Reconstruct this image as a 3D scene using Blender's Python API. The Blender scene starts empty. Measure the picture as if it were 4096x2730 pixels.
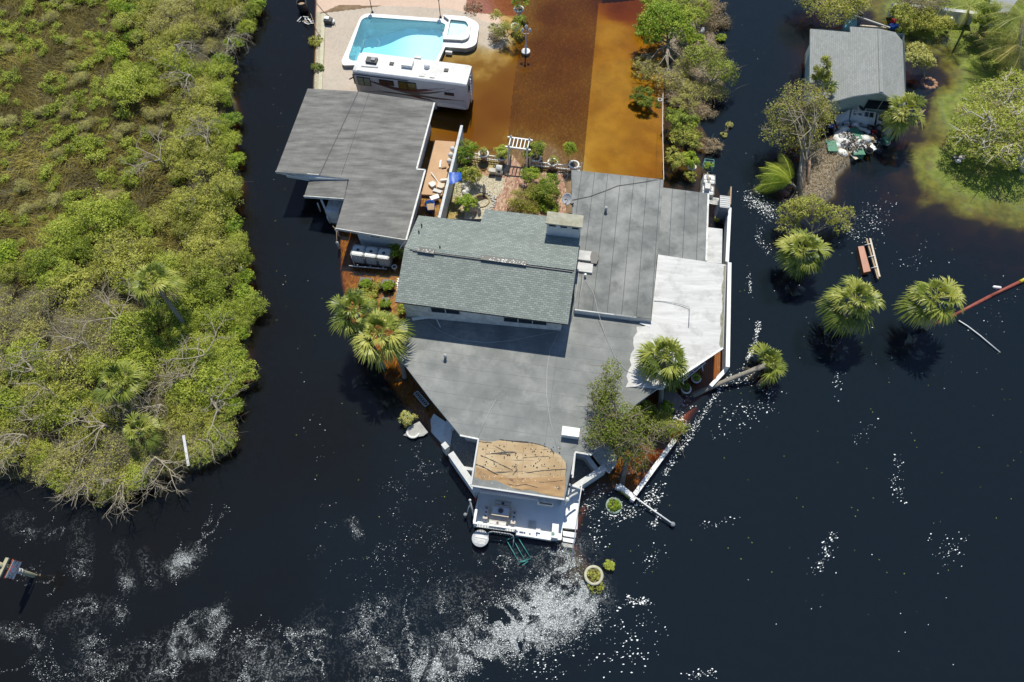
import bpy, math, random
import numpy as np
from mathutils import Vector, Matrix, noise as mnoise
from mathutils.geometry import tessellate_polygon
R = math.radians
SC = bpy.context.scene; COL = SC.collection
# ------------------------------------------------------------------ camera
TH, HC, FP = R(27.0), 45.0, 2731.0        # pitch off straight down, height, focal length in photo pixels
cam = bpy.data.cameras.new('camera'); co = bpy.data.objects.new('camera', cam); COL.objects.link(co)
co.location = (0, 0, HC); co.rotation_euler = (TH, 0, 0)
cam.sensor_width = 36; cam.lens = 36*FP/4096; cam.clip_end = 1500; SC.camera = co
# ------------------------------------------------------------------ sky, sun, exposure
SUND = Vector((.035, .57, 1)).normalized()
w = bpy.data.worlds.new('World'); SC.world = w; w.use_nodes = True
nt = w.node_tree; nt.nodes.clear()
sky = nt.nodes.new('ShaderNodeTexSky'); sky.sky_type = 'NISHITA'; sky.sun_disc = False
sky.ozone_density = 6.0; sky.dust_density = .4; sky.sun_elevation = math.asin(SUND.z); sky.sun_rotation = math.atan2(SUND.x, SUND.y)
bg = nt.nodes.new('ShaderNodeBackground'); bg.inputs[1].default_value = .12
wo = nt.nodes.new('ShaderNodeOutputWorld'); nt.links.new(sky.outputs[0], bg.inputs[0]); nt.links.new(bg.outputs[0], wo.inputs[0])
sl = bpy.data.lights.new('sun', 'SUN'); sl.energy = 4.9; sl.angle = R(.53); sl.color = (1, .955, .83)
so = bpy.data.objects.new('sun', sl); COL.objects.link(so); so.rotation_euler = SUND.to_track_quat('Z', 'Y').to_euler(); so.location = (0, 30, 60)
SC.view_settings.view_transform = 'Standard'; SC.view_settings.look = 'None'; SC.view_settings.exposure = 0; SC.view_settings.gamma = 1
SC.render.engine = 'CYCLES'; SC.cycles.transparent_max_bounces = 24; SC.cycles.max_bounces = 8
SC.cycles.caustics_reflective = False; SC.cycles.caustics_refractive = False
rng = np.random.default_rng(7); random.seed(7)
# ------------------------------------------------------------------ helpers
_F = Vector((0, math.sin(TH), -math.cos(TH))); _U = Vector((0, math.cos(TH), math.sin(TH))); _R = Vector((1, 0, 0)); _C = Vector((0, 0, HC))
def P(u, v, z=0.):
    r = _F*FP + _R*(u-2048) + _U*(1365-v)
    return _C + r*((z-HC)/r.z)
def PL(pts, z=None): return [P(*p) if len(p) == 3 else P(p[0], p[1], z) for p in pts]
AX = R(-8.6)
AU = Vector((math.cos(AX), math.sin(AX), 0)); AV = Vector((-math.sin(AX), math.cos(AX), 0))
class MB:
    def __init__(s, udir=None): s.v = []; s.f = []; s.m = []; s.uv = []; s.mats = []; s.sm = []; s.ud = udir or AU
    def mi(s, mat):
        if mat is None: return 0
        if mat not in s.mats: s.mats.append(mat)
        return s.mats.index(mat)
    def face(s, pts, mat=None, ud=None, smooth=False):
        pts = [Vector(p) for p in pts]
        b = len(s.v); s.v += pts; s.f.append(list(range(b, b+len(pts)))); s.m.append(s.mi(mat)); s.sm.append(smooth)
        n = Vector((0, 0, 0))
        for i in range(len(pts)):
            a, c = pts[i], pts[(i+1) % len(pts)]
            n += Vector(((a.y-c.y)*(a.z+c.z), (a.z-c.z)*(a.x+c.x), (a.x-c.x)*(a.y+c.y)))
        n = n.normalized() if n.length > 1e-9 else Vector((0, 0, 1))
        u = Vector(ud or s.ud); u = u-n*u.dot(n)
        if u.length < .2: u = AV-n*AV.dot(n)
        u.normalize(); w_ = n.cross(u)
        s.uv += [(p.dot(u), p.dot(w_)) for p in pts]
        return s
    def prism(s, top, h=None, zb=None, mat=None, smat=None, ud=None):   # top polygon, dropped by h or down to zb
        top = [Vector(p) for p in top]
        a = sum((top[i].x*top[(i+1) % len(top)].y-top[(i+1) % len(top)].x*top[i].y) for i in range(len(top)))
        if a < 0: top.reverse()
        bot = [Vector((p.x, p.y, p.z-h if h is not None else zb)) for p in top]
        s.face(top, mat, ud); s.face(bot[::-1], smat or mat, ud)
        for i in range(len(top)):
            j = (i+1) % len(top); s.face([bot[i], bot[j], top[j], top[i]], smat or mat, top[j]-top[i])
        return s
    def box(s, c, d, rz=0, mat=None, M=None):
        c = Vector(c); hx, hy, hz = d[0]/2, d[1]/2, d[2]/2
        M = M or Matrix.Rotation(rz, 3, 'Z')
        q = [c+M@Vector((x*hx, y*hy, z*hz)) for z in (-1, 1) for y in (-1, 1) for x in (-1, 1)]
        for f in ((0, 2, 3, 1), (4, 5, 7, 6), (0, 1, 5, 4), (2, 6, 7, 3), (0, 4, 6, 2), (1, 3, 7, 5)):
            s.face([q[i] for i in f], mat, M@Vector((1, 0, 0)))
        return s
    def bar(s, a, b, wd, ht=None, mat=None):   # rectangular bar from a to b
        a = Vector(a); b = Vector(b); x = (b-a); L = x.length; x = x/L
        y = Vector((0, 0, 1)).cross(x); y = y.normalized() if y.length > 1e-4 else Vector((0, 1, 0)); z = x.cross(y)
        return s.box((a+b)/2, (L, wd, ht or wd), mat=mat, M=Matrix((x, y, z)).transposed())
    def tube(s, pts, rad, n=8, mat=None, cap=True):
        pts = [Vector(p) for p in pts]; rad = rad if hasattr(rad, '__len__') else [rad]*len(pts)
        prev = None; rings = []
        for i, p in enumerate(pts):
            t = (pts[min(i+1, len(pts)-1)]-pts[max(i-1, 0)]).normalized()
            x = Vector((0, 0, 1)).cross(t) if prev is None else prev-t*prev.dot(t)
            if x.length < 1e-3: x = Vector((1, 0, 0))
            x.normalize(); prev = x; y = t.cross(x)
            rings.append([p+(x*math.cos(2*math.pi*k/n)+y*math.sin(2*math.pi*k/n))*rad[i] for k in range(n)])
        for i in range(len(rings)-1):
            for k in range(n):
                l = (k+1) % n; s.face([rings[i][k], rings[i][l], rings[i+1][l], rings[i+1][k]], mat, smooth=True)
        if cap: s.face(rings[0][::-1], mat); s.face(rings[-1], mat)
        return s
    def lathe(s, c, prof, n=20, mat=None, M=None, cap=False):
        c = Vector(c); M = M or Matrix.Identity(3)
        rg = [[c+M@Vector((r*math.cos(2*math.pi*k/n), r*math.sin(2*math.pi*k/n), z)) for k in range(n)] for r, z in prof]
        for i in range(len(rg)-1):
            for k in range(n):
                l = (k+1) % n; s.face([rg[i][k], rg[i][l], rg[i+1][l], rg[i+1][k]], mat, smooth=True)
        if cap: s.face(rg[-1], mat)
        return s
    def build(s, name, mat=None, parent=None, origin=None):
        me = bpy.data.meshes.new(name)
        if parent is not None: o0 = rootloc(parent)
        elif origin is not None: o0 = Vector(origin)
        else:
            xs = [p.x for p in s.v]; ys = [p.y for p in s.v]; zs = [p.z for p in s.v]
            o0 = Vector(((min(xs)+max(xs))/2, (min(ys)+max(ys))/2, min(zs)))
        me.from_pydata([p-o0 for p in s.v], [], s.f)
        for m in (s.mats if not mat else [mat]): me.materials.append(m)
        uvl = me.uv_layers.new(name='UVMap'); uvl.data.foreach_set('uv', np.array(s.uv, 'f').ravel())
        if not mat: me.polygons.foreach_set('material_index', s.m)
        me.polygons.foreach_set('use_smooth', s.sm); 
        o = bpy.data.objects.new(name, me); COL.objects.link(o)
        if parent is not None: o.parent = parent
        else: o.location = o0
        if any(s.sm):
            import bmesh
            b = bmesh.new(); b.from_mesh(me); bmesh.ops.remove_doubles(b, verts=b.verts, dist=1e-5); b.to_mesh(me); b.free()
        return o
def rootloc(o):
    while o.parent: o = o.parent
    return Vector(o.location)
def tag(o, label=None, cat=None, group=None, kind=None):
    if label: o['label'] = label
    if cat: o['category'] = cat
    if group: o['group'] = group
    if kind: o['kind'] = kind
    return o
def thing(name, label, cat, loc=(0, 0, 0), group=None):
    o = bpy.data.objects.new(name, None); COL.objects.link(o); o.location = loc; o.empty_display_size = .2
    return tag(o, label, cat, group)
def copytree(o, parent=None):
    c = o.copy(); COL.objects.link(c); c.parent = parent
    for ch in list(o.children): copytree(ch, c)
    return c
def offs(poly, d):     # inset (d>0) a polygon in plan
    n = len(poly); a = sum(poly[i].x*poly[(i+1) % n].y-poly[(i+1) % n].x*poly[i].y for i in range(n)); sg = 1 if a > 0 else -1
    out = []
    for i in range(n):
        p0, p, p1 = poly[i-1], poly[i], poly[(i+1) % n]
        e0 = (p-p0).to_2d().normalized(); e1 = (p1-p).to_2d().normalized()
        n0 = Vector((-e0.y, e0.x))*sg; n1 = Vector((-e1.y, e1.x))*sg
        b = (n0+n1); k = d/max(.35, b.dot(n0)); out.append(Vector((p.x+b.x*k, p.y+b.y*k, p.z)))
    return out
# ------------------------------------------------------------------ numpy value noise
_T = np.random.default_rng(3).random((256, 256))
def vn(x, y):
    xi = np.floor(x).astype(int); yi = np.floor(y).astype(int); fx = x-xi; fy = y-yi
    fx = fx*fx*(3-2*fx); fy = fy*fy*(3-2*fy); a = _T[xi & 255, yi & 255]; b = _T[(xi+1) & 255, yi & 255]; c = _T[xi & 255, (yi+1) & 255]; d = _T[(xi+1) & 255, (yi+1) & 255]
    return (a*(1-fx)+b*fx)*(1-fy)+(c*(1-fx)+d*fx)*fy
def fbm(x, y, o=4):
    s = 0; a = .5
    for i in range(o): s = s+a*vn(x*2**i+17*i, y*2**i+31*i); a *= .5
    return s/(1-.5**o)
def sdist(x, y, poly):      # signed distance, positive inside
    d = np.full(x.shape, 1e9); ins = np.zeros(x.shape, bool); n = len(poly)
    for i in range(n):
        ax, ay = poly[i][0], poly[i][1]; bx, by = poly[(i+1) % n][0], poly[(i+1) % n][1]
        ex, ey = bx-ax, by-ay; t = np.clip(((x-ax)*ex+(y-ay)*ey)/(ex*ex+ey*ey+1e-12), 0, 1)
        d = np.minimum(d, np.hypot(x-ax-t*ex, y-ay-t*ey))
        c = ((ay > y) != (by > y)) & (x < (bx-ax)*(y-ay)/(by-ay+1e-12)+ax); ins ^= c
    return np.where(ins, d, -d)
def ss(a, b, t): t = np.clip((t-a)/(b-a), 0, 1); return t*t*(3-2*t)
# ------------------------------------------------------------------ materials
def srgb(r, g, b): return tuple((c/255/12.92 if c <= 10 else ((c/255+.055)/1.055)**2.4) for c in (r, g, b))
def newmat(name):
    m = bpy.data.materials.new(name); m.use_nodes = True; return m, m.node_tree, m.node_tree.nodes['Principled BSDF']
def M(name, c1, c2=None, scale=2., rough=.8, stretch=(1, 1, 1), c3=None, s3=.3, f3=(.45, .6), bump=0., detail=6, metal=0., coord='Object', f2=(.35, .65), spec=None):
    m, nt, b = newmat(name); N = nt.nodes; L = nt.links
    b.inputs['Roughness'].default_value = rough; b.inputs['Metallic'].default_value = metal
    if spec is not None: b.inputs['Specular IOR Level'].default_value = spec
    if c2 is None and not bump: b.inputs['Base Color'].default_value = (*c1, 1); return m
    tc = N.new('ShaderNodeTexCoord'); mp = N.new('ShaderNodeMapping'); mp.inputs['Scale'].default_value = stretch
    L.new(tc.outputs[coord], mp.inputs[0]); n = N.new('ShaderNodeTexNoise'); n.inputs['Scale'].default_value = scale; n.inputs['Detail'].default_value = detail; n.inputs['Roughness'].default_value = .62
    L.new(mp.outputs[0], n.inputs[0])
    if c2 is not None:
        r = N.new('ShaderNodeValToRGB'); r.color_ramp.elements[0].position = f2[0]; r.color_ramp.elements[1].position = f2[1]
        r.color_ramp.elements[0].color = (*c1, 1); r.color_ramp.elements[1].color = (*c2, 1); L.new(n.outputs[0], r.inputs[0]); out = r.outputs[0]
        if c3 is not None:
            n2 = N.new('ShaderNodeTexNoise'); n2.inputs['Scale'].default_value = s3; n2.inputs['Detail'].default_value = 7; n2.inputs['Roughness'].default_value = .68
            L.new(tc.outputs[coord], n2.inputs[0]); r2 = N.new('ShaderNodeValToRGB'); r2.color_ramp.elements[0].position = f3[0]; r2.color_ramp.elements[1].position = f3[1]
            L.new(n2.outputs[0], r2.inputs[0]); mx = N.new('ShaderNodeMix'); mx.data_type = 'RGBA'; L.new(r2.outputs[0], mx.inputs[0]); L.new(out, mx.inputs[6]); mx.inputs[7].default_value = (*c3, 1); out = mx.outputs[2]
        L.new(out, b.inputs['Base Color']); m['_out'] = 1
    else: b.inputs['Base Color'].default_value = (*c1, 1)
    if bump:
        bp = N.new('ShaderNodeBump'); bp.inputs['Strength'].default_value = bump; bp.inputs['Distance'].default_value = .05; L.new(n.outputs[0], bp.inputs['Height']); L.new(bp.outputs[0], b.inputs['Normal'])
    return m
def overbrick(m, bw, bh, mortar, col, fac=1., offset=.5, ms=.02, tint=None, tf=.5, bump=.0):
    """multiply brick pattern (UV in metres) over a material's base colour: joints of colour col, per-brick tint"""
    nt = m.node_tree; N = nt.nodes; L = nt.links; b = N['Principled BSDF']; tc = N.new('ShaderNodeTexCoord')
    br = N.new('ShaderNodeTexBrick'); br.inputs['Scale'].default_value = 1; br.inputs['Brick Width'].default_value = bw; br.inputs['Row Height'].default_value = bh
    br.inputs['Mortar Size'].default_value = mortar; br.inputs['Mortar Smooth'].default_value = ms; br.offset = offset; L.new(tc.outputs['UV'], br.inputs[0])
    br.inputs['Color1'].default_value = (0, 0, 0, 1); br.inputs['Color2'].default_value = (1, 1, 1, 1); br.inputs['Mortar'].default_value = (.5, .5, .5, 1)
    ln = b.inputs['Base Color'].links
    src = ln[0].from_socket if ln else None
    if tint:
        mx = N.new('ShaderNodeMix'); mx.data_type = 'RGBA'; r = N.new('ShaderNodeValToRGB'); r.color_ramp.interpolation = 'LINEAR'
        els = r.color_ramp.elements
        while len(els) < len(tint): els.new(.5)
        for i, c in enumerate(tint): els[i].position = i/(len(tint)-1); els[i].color = (*c, 1)
        L.new(br.outputs[0], r.inputs[0]); mx.inputs[0].default_value = tf
        if src: L.new(src, mx.inputs[6])
        L.new(r.outputs[0], mx.inputs[7]); src = mx.outputs[2]
    mx = N.new('ShaderNodeMix'); mx.data_type = 'RGBA'; mth = N.new('ShaderNodeMath'); mth.operation = 'MULTIPLY'; mth.inputs[1].default_value = fac
    L.new(br.outputs['Fac'], mth.inputs[0]); L.new(mth.outputs[0], mx.inputs[0])
    if src: L.new(src, mx.inputs[6])
    mx.inputs[7].default_value = (*col, 1); L.new(mx.outputs[2], b.inputs['Base Color'])
    if bump:
        bp = N.new('ShaderNodeBump'); bp.inputs['Strength'].default_value = bump; bp.inputs['Distance'].default_value = .03; bp.invert = True; L.new(br.outputs['Fac'], bp.inputs['Height']); L.new(bp.outputs[0], b.inputs['Normal'])
    return m
def leafmat(name, cols, trans=.36, rough=.55):
    m = bpy.data.materials.new(name); m.use_nodes = True; nt = m.node_tree; N = nt.nodes; L = nt.links; b = N['Principled BSDF']
    at = N.new('ShaderNodeAttribute'); at.attribute_name = 'rnd'; oi = N.new('ShaderNodeObjectInfo')
    ad = N.new('ShaderNodeMath'); ad.operation = 'MULTIPLY_ADD'; ad.inputs[1].default_value = .3; L.new(oi.outputs['Random'], ad.inputs[0])
    a2 = N.new('ShaderNodeMath'); a2.operation = 'MULTIPLY'; a2.inputs[1].default_value = .78; L.new(at.outputs['Fac'], a2.inputs[0]); L.new(a2.outputs[0], ad.inputs[2])
    r = N.new('ShaderNodeValToRGB'); els = r.color_ramp.elements
    while len(els) < len(cols): els.new(.5)
    cols = [(min(.55, c[0]*2.45), min(.55, c[1]*2.15), c[2]*1.6) for c in cols]
    for i, c in enumerate(cols): els[i].position = i/(len(cols)-1); els[i].color = (*c, 1)
    L.new(ad.outputs[0], r.inputs[0]); L.new(r.outputs[0], b.inputs['Base Color']); b.inputs['Roughness'].default_value = rough; b.inputs['Specular IOR Level'].default_value = .3
    t = N.new('ShaderNodeBsdfTranslucent'); hs = N.new('ShaderNodeMix'); hs.data_type = 'RGBA'; hs.blend_type = 'MULTIPLY'; hs.inputs[0].default_value = 1; L.new(r.outputs[0], hs.inputs[6]); hs.inputs[7].default_value = (1.3, 1.25, .5, 1)
    L.new(hs.outputs[2], t.inputs[0]); mx = N.new('ShaderNodeMixShader'); mx.inputs[0].default_value = trans
    L.new(b.outputs[0], mx.inputs[1]); L.new(t.outputs[0], mx.inputs[2]); L.new(mx.outputs[0], N['Material Output'].inputs[0])
    return m
m_white = M('white_paint', (.78, .78, .76), (.66, .66, .64), 3, .5)
m_white2 = M('weathered_white_paint', (.72, .72, .69), (.5, .5, .46), 2.5, .6, c3=(.36, .36, .33), s3=1.2, f3=(.6, .75))
m_wall = M('pale_stucco', (.62, .64, .64), (.52, .54, .54), 3, .85)
m_wallgreen = M('pale_green_siding', (.42, .5, .44), (.36, .44, .38), 3, .8)
m_membrane = M('grey_roof_membrane', (0.115, 0.123, 0.119), (0.215, 0.224, 0.214), .8, .8, c3=(0.275, 0.28, 0.268), s3=.42, f3=(.47, .68), detail=9, bump=.15)
overbrick(m_membrane, 1.02, 60, .02, (0.043, 0.046, 0.046), .8, offset=0)
m_membrane2 = M('pale_roof_membrane', (0.14, 0.15, 0.146), (0.23, 0.238, 0.228), .7, .8, c3=(0.30, 0.305, 0.29), s3=.45, f3=(.5, .72), detail=10, f2=(.3, .7), bump=.1)
overbrick(m_membrane2, 40, .98, .014, (0.101, 0.105, 0.101), .6, offset=0)
m_roofL = M('weathered_grey_roofing', (0.105, 0.101, 0.094), (0.222, 0.215, 0.200), 1.6, .85, stretch=(.3, 1.5, 1), detail=10, c3=(0.086, 0.086, 0.086), s3=.35, f3=(.5, .9), f2=(.34, .66))
overbrick(m_roofL, 1.0, 60, .01, (0.099, 0.099, 0.099), .6, offset=0)
m_shingle = M('green_grey_shingles', (0.215, 0.240, 0.217), (0.285, 0.305, 0.278), .8, .9, detail=8)
overbrick(m_shingle, .31, .145, .016, (0.119, 0.143, 0.128), .75, tint=[(0.154, 0.185, 0.167), (0.216, 0.247, 0.223), (0.299, 0.334, 0.306)], tf=.6, bump=.6)
m_shingle2 = M('light_grey_shingles', (0.223, 0.236, 0.223), (0.273, 0.282, 0.273), .6, .9, detail=8)
overbrick(m_shingle2, .36, .17, .016, (0.161, 0.174, 0.161), .6, tint=[(0.205, 0.217, 0.205), (0.260, 0.273, 0.260), (0.310, 0.322, 0.310)], tf=.5, bump=.5)
m_whiteroof = M('white_roof_coating', (0.60, 0.595, 0.58), (0.46, 0.455, 0.44), 1.2, .7, stretch=(.35, 2.2, 1), c3=(0.25, 0.25, 0.235), s3=.7, f3=(.5, .8), detail=10)
overbrick(m_whiteroof, 60, 1.85, .008, (0.265, 0.265, 0.256), .5, offset=0)
m_grey = M('grey_metal', (.3, .31, .32), (.24, .25, .26), 4, .5)
m_dark = M('dark_metal', (.03, .032, .035), (.05, .05, .055), 5, .5)
m_glass = M('dark_glass', (.02, .028, .035), rough=.08)
m_bark = M('tree_bark', (.16, .13, .095), (.3, .25, .19), 6, .9, stretch=(1, 1, .3), bump=.4)
m_twig = M('bare_twigs', (.27, .235, .17), (.40, .35, .26), 3, .9)
m_palmbark = M('palm_bark', (.17, .155, .125), (.30, .275, .225), 9, .9, stretch=(1, 1, 2.2), bump=.5)
m_soil = M('planter_soil', (.10, .07, .045), (.2, .15, .09), 12, .95)
m_urn = M('terracotta', (.42, .24, .14), (.32, .17, .1), 6, .8)
m_stone = M('pale_stone', (.55, .52, .46), (.4, .37, .31), 7, .85, bump=.4)
m_sand = M('tan_patio_concrete', (.47, .30, .175), (.53, .35, .21), 1.2, .85)
m_blue = M('blue_tarp', (.01, .11, .5), (.01, .07, .36), 3, .45)
m_teal = M('teal_metal', (.06, .3, .27), (.04, .22, .2), 4, .45)
m_pvc = M('grey_plastic', (.42, .43, .43), (.5, .5, .5), 4, .45)
m_wood = M('bare_wood', (.42, .3, .18), (.3, .21, .13), 4, .8, stretch=(.3, 3, 1))
m_black = M('black_plastic', (.015, .015, .017), rough=.5)
m_yellow = M('yellow_plastic', (.6, .5, .03), rough=.4)
m_red = M('red_plastic', (.5, .03, .025), rough=.45)
m_green = M('green_plastic', (.05, .17, .10), (.09, .26, .17), 5, .45)
m_tank = M('translucent_tank_plastic', (.66, .68, .66), (.52, .54, .5), 2, .35)
# ------------------------------------------------------------------ ground and water
PROP = PL([(1262, -160), (1262, 0), (1252, 360), (1300, 640), (1345, 900), (1362, 1120), (1400, 1290), (1495, 1440), (1600, 1590), (1700, 1700), (1790, 1830), (1890, 2020), (1892, 2400), (2190, 2360),
   (2395, 2330), (2300, 2165), (2335, 2060), (2360, 2000), (2470, 1950), (2540, 1990), (2700, 1765), (2780, 1640), (2900, 1490), (2912, 1060), (2918, 840), (2860, 700), (2810, 650), (2850, 560), (2800, 470), (2900, 330), (2880, 200), (2850, 80), (2860, -160)], 0)
PROP = [(p.x, p.y) for p in PROP]
def PG(pts): return [(p.x, p.y) for p in PL(pts, 0)]
MARSH = PG([(-900, -400), (1060, -400), (1040, 0), (1010, 110), (935, 190), (930, 330), (955, 430), (925, 520), (965, 660), (975, 720), (950, 880), (980, 980), (1000, 1100), (1025, 1230), (1005, 1340), (995, 1490), (960, 1570), (955, 1700), (915, 1830), (800, 1890), (700, 1905), (560, 1965), (520, 1990), (300, 2000), (200, 1950), (60, 1930), (-900, 1900)])
LAWN = PG([(3560, -300), (3560, 90), (3600, 120), (3700, 130), (3810, 190), (3880, 300), (3840, 380), (3820, 500), (3760, 620), (3790, 740), (3900, 810), (4000, 840), (4130, 860), (4700, 1000), (4700, -300)])
MOUND = PG([(3300, 560), (3370, 540), (3480, 600), (3400, 640), (3340, 700), (3325, 780), (3250, 830), (3190, 790), (3200, 690), (3240, 600)])
SHEDYARD = PG([(3180, 60), (3240, 20), (3560, -100), (3700, 60), (3680, 400), (3600, 560), (3500, 640), (3250, 640), (3220, 420)])
POOL_OUT = [(p.x, p.y) for p in PL([(1441, 61), (1766, 82), (1800, 72), (1866, 79), (1882, 100), (1866, 150), (1778, 156), (1778, 188), (1747, 254), (1378, 252)], .5)]
CTRL = [(1330, 100, .16), (1600, 20, .16), (1850, 60, .14), (1960, 110, .10), (1985, 170, .04), (1990, 230, -.1), (1930, 290, -.13), (1890, 360, -.2), (2020, 320, -.24), (1960, 400, -.28), (1600, 300, .12), (1330, 330, .15), (1700, 450, -.2), (2080, 20, -.12), (2060, 90, -.08), (2110, 110, -.16),
   (2120, 220, -.28), (2200, 60, -.34), (2230, 300, -.3), (2180, 180, -.32), (2280, 200, -.32), (2300, 420, -.27), (2000, 450, -.3), (1900, 520, -.28), (1980, 560, -.2), (2150, 480, -.26), (2080, 570, -.1), (2270, 560, -.2), (2090, 610, .0), (2085, 650, .05), (2200, 615, .0), (2290, 650, -.05), (2200, 665, -.02), (1900, 640, -.05),
   (1850, 560, -.28), (2100, 740, .12), (1850, 720, .1), (2260, 860, .12), (1950, 850, .1), (2260, 720, .08), (1740, 860, -.1), (1730, 820, -.12),
   (2500, 30, -.55), (2560, 180, -.26), (2450, 120, -.19), (2430, 330, -.17), (2520, 500, -.22), (2400, 640, -.23), (2500, 300, -.18), (2620, 690, -.3), (2640, 400, -.25), (2420, 480, -.19), (2600, 560, -.24), (2760, 300, .08), (2740, 150, .06), (2760, 620, -.2), (2840, 200, .0), (2850, 900, -.5), (2870, 1050, -.5),
   (1330, 1000, -.3), (1370, 1080, -.32), (1520, 1180, -.12), (1420, 1350, -.3), (1560, 1520, -.28), (1680, 1680, -.25), (2880, 1400, -.28), (2760, 1640, -.5), (2620, 1750, -.5), (2460, 1900, -.25), (2340, 2150, -.45), (2330, 2280, -.05), (2385, 2320, .05), (2200, 2200, -.8), (1950, 2250, -1.7), (2050, 2300, -1.9), (2150, 2280, -1.8), (1290, 450, -.1), (1270, 200, .02), (1262, 100, .1), (1285, 700, -.9)]
CX = np.array([P(a, b, 0).x for a, b, c in CTRL]); CY = np.array([P(a, b, 0).y for a, b, c in CTRL]); CZ = np.array([c for a, b, c in CTRL])
def hground(x, y):
    z = np.full(x.shape, -2.3)
    sp = sdist(x, y, PROP); near = sp > -1.2
    hp = np.zeros(x.shape)
    if near.any():
        xn, yn = x[near], y[near]; wt = 1/(((xn[:, None]-CX)**2+(yn[:, None]-CY)**2)+.25)**1.6
        hp[near] = (wt*CZ).sum(1)/wt.sum(1)
    t = ss(-1.0, .25, sp); z = z*(1-t)+hp*t
    sm = sdist(x, y, MARSH); t = ss(-.5, .3, sm); zm = .05+.25*fbm(x*.3, y*.3); z = np.maximum(z, z*(1-t)+zm*t)
    sl_ = sdist(x, y, LAWN); sl_ = sl_+2.2*(fbm(x*.28+3, y*.28+8)-.5)*2+.9*(fbm(x*1.1, y*1.1+8)-.5)*2; zl = np.where(sl_ > 0, np.minimum(.06*sl_, .5), np.maximum(np.where(sl_ > -2.2, .06*sl_, -.132+.4*(sl_+2.2)), -2.3))+.12*(fbm(x*.35+9, y*.35)-.5); z = np.maximum(z, zl)
    s2 = sdist(x, y, MOUND); z = np.maximum(z, np.clip(s2*.8+.1+.25*(fbm(x*.9, y*.9)-.5), -2.3, .45))
    s3 = sdist(x, y, SHEDYARD); z = np.maximum(z, np.clip(s3*.5-.9, -2.3, -.75+.25*fbm(x*.4, y*.4)))
    return z+.03*(fbm(x*1.3, y*1.3)-.5)
def hz(x, y): return float(hground(np.array([x]), np.array([y]))[0])
def submerge(m, col, z0, z1, nsc=.8):
    # below the water line the surface is coated with silt
    nt = m.node_tree; N = nt.nodes; L = nt.links; b = N['Principled BSDF']; g = N.new('ShaderNodeNewGeometry'); s = N.new('ShaderNodeSeparateXYZ'); L.new(g.outputs['Position'], s.inputs[0]); n = N.new('ShaderNodeTexNoise'); n.inputs['Scale'].default_value = nsc; L.new(g.outputs['Position'], n.inputs[0])
    a = N.new('ShaderNodeMath'); a.operation = 'MULTIPLY_ADD'; a.inputs[1].default_value = .3; L.new(n.outputs[0], a.inputs[0]); L.new(s.outputs[2], a.inputs[2]); r = N.new('ShaderNodeMapRange'); r.inputs[1].default_value = z0+.15; r.inputs[2].default_value = z1+.15; L.new(a.outputs[0], r.inputs[0])
    mx = N.new('ShaderNodeMix'); mx.data_type = 'RGBA'; L.new(r.outputs[0], mx.inputs[0]); mx.inputs[6].default_value = (*col, 1); L.new(b.inputs['Base Color'].links[0].from_socket, mx.inputs[7]); L.new(mx.outputs[2], b.inputs['Base Color']); return m
m_mud = M('canal_mud', (.03, .022, .012), (.05, .038, .02), .4, .95)
m_lawn = M('lawn_turf', (.095, .13, .018), (.20, .235, .04), 1.6, .95, c3=(.14, .12, .045), s3=.6, f3=(.5, .7), detail=10, bump=.5)
m_silt = M('olive_silt', (.035, .045, .012), (.085, .095, .025), .5, .95)
submerge(m_lawn, (.032, .034, .014), -.30, -.06)
m_marshg = M('marsh_soil', (.045, .04, .018), (.10, .085, .04), .8, .95, detail=10)
m_conc = M('driveway_concrete', (.36, .26, .10), (.50, .37, .15), .5, .85, c3=(.24, .15, .06), s3=.3, f3=(.5, .8), detail=9)
m_brick = M('red_brick_pavers', (.30, .17, .12), (.44, .28, .2), .8, .9)
overbrick(m_brick, .24, .12, .008, (.12, .08, .06), .6, tint=[(.20, .085, .06), (.36, .17, .12), (.44, .30, .2), (.55, .43, .25)], tf=.75)
m_brickd = M('driveway_brick_pavers', (.13, .078, .028), (.20, .12, .042), .35, .9, c3=(.10, .05, .02), s3=.25, f3=(.5, .75))
overbrick(m_brickd, .22, .12, .008, (.14, .07, .05), .5, tint=[(.10, .05, .02), (.14, .075, .03), (.17, .10, .04), (.30, .22, .09)], tf=.45)
m_paver = M('beige_patio_pavers', (.43, .36, .285), (.52, .44, .36), .7, .9, c3=(.42, .39, .31), s3=.25, f3=(.45, .7))
overbrick(m_paver, .24, .16, .007, (.28, .23, .18), .5, tint=[(.40, .33, .27), (.50, .42, .34), (.55, .44, .35)], tf=.4)
submerge(m_paver, (.24, .15, .05), -.16, .0); m_pink = M('pink_patio_pavers', (.56, .40, .30), (.62, .46, .35), .9, .9); overbrick(m_pink, .24, .16, .007, (.4, .28, .2), .4, tint=[(.52, .36, .27), (.6, .46, .36)], tf=.4)
m_gravel = M('cream_gravel', (.22, .18, .11), (.62, .56, .42), 9, .95, bump=.8, detail=8)
m_debrisg = M('dead_plant_litter', (.14, .115, .085), (.33, .28, .215), 3, .95, bump=.8, detail=9)
submerge(m_debrisg, (.035, .028, .015), -.25, .02); m_yard = M('yard_soil', (.14, .09, .05), (.24, .16, .09), 1.5, .95)
m_mulch = M('red_mulch', (.19, .06, .04), (.3, .12, .08), 5, .95)
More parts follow.
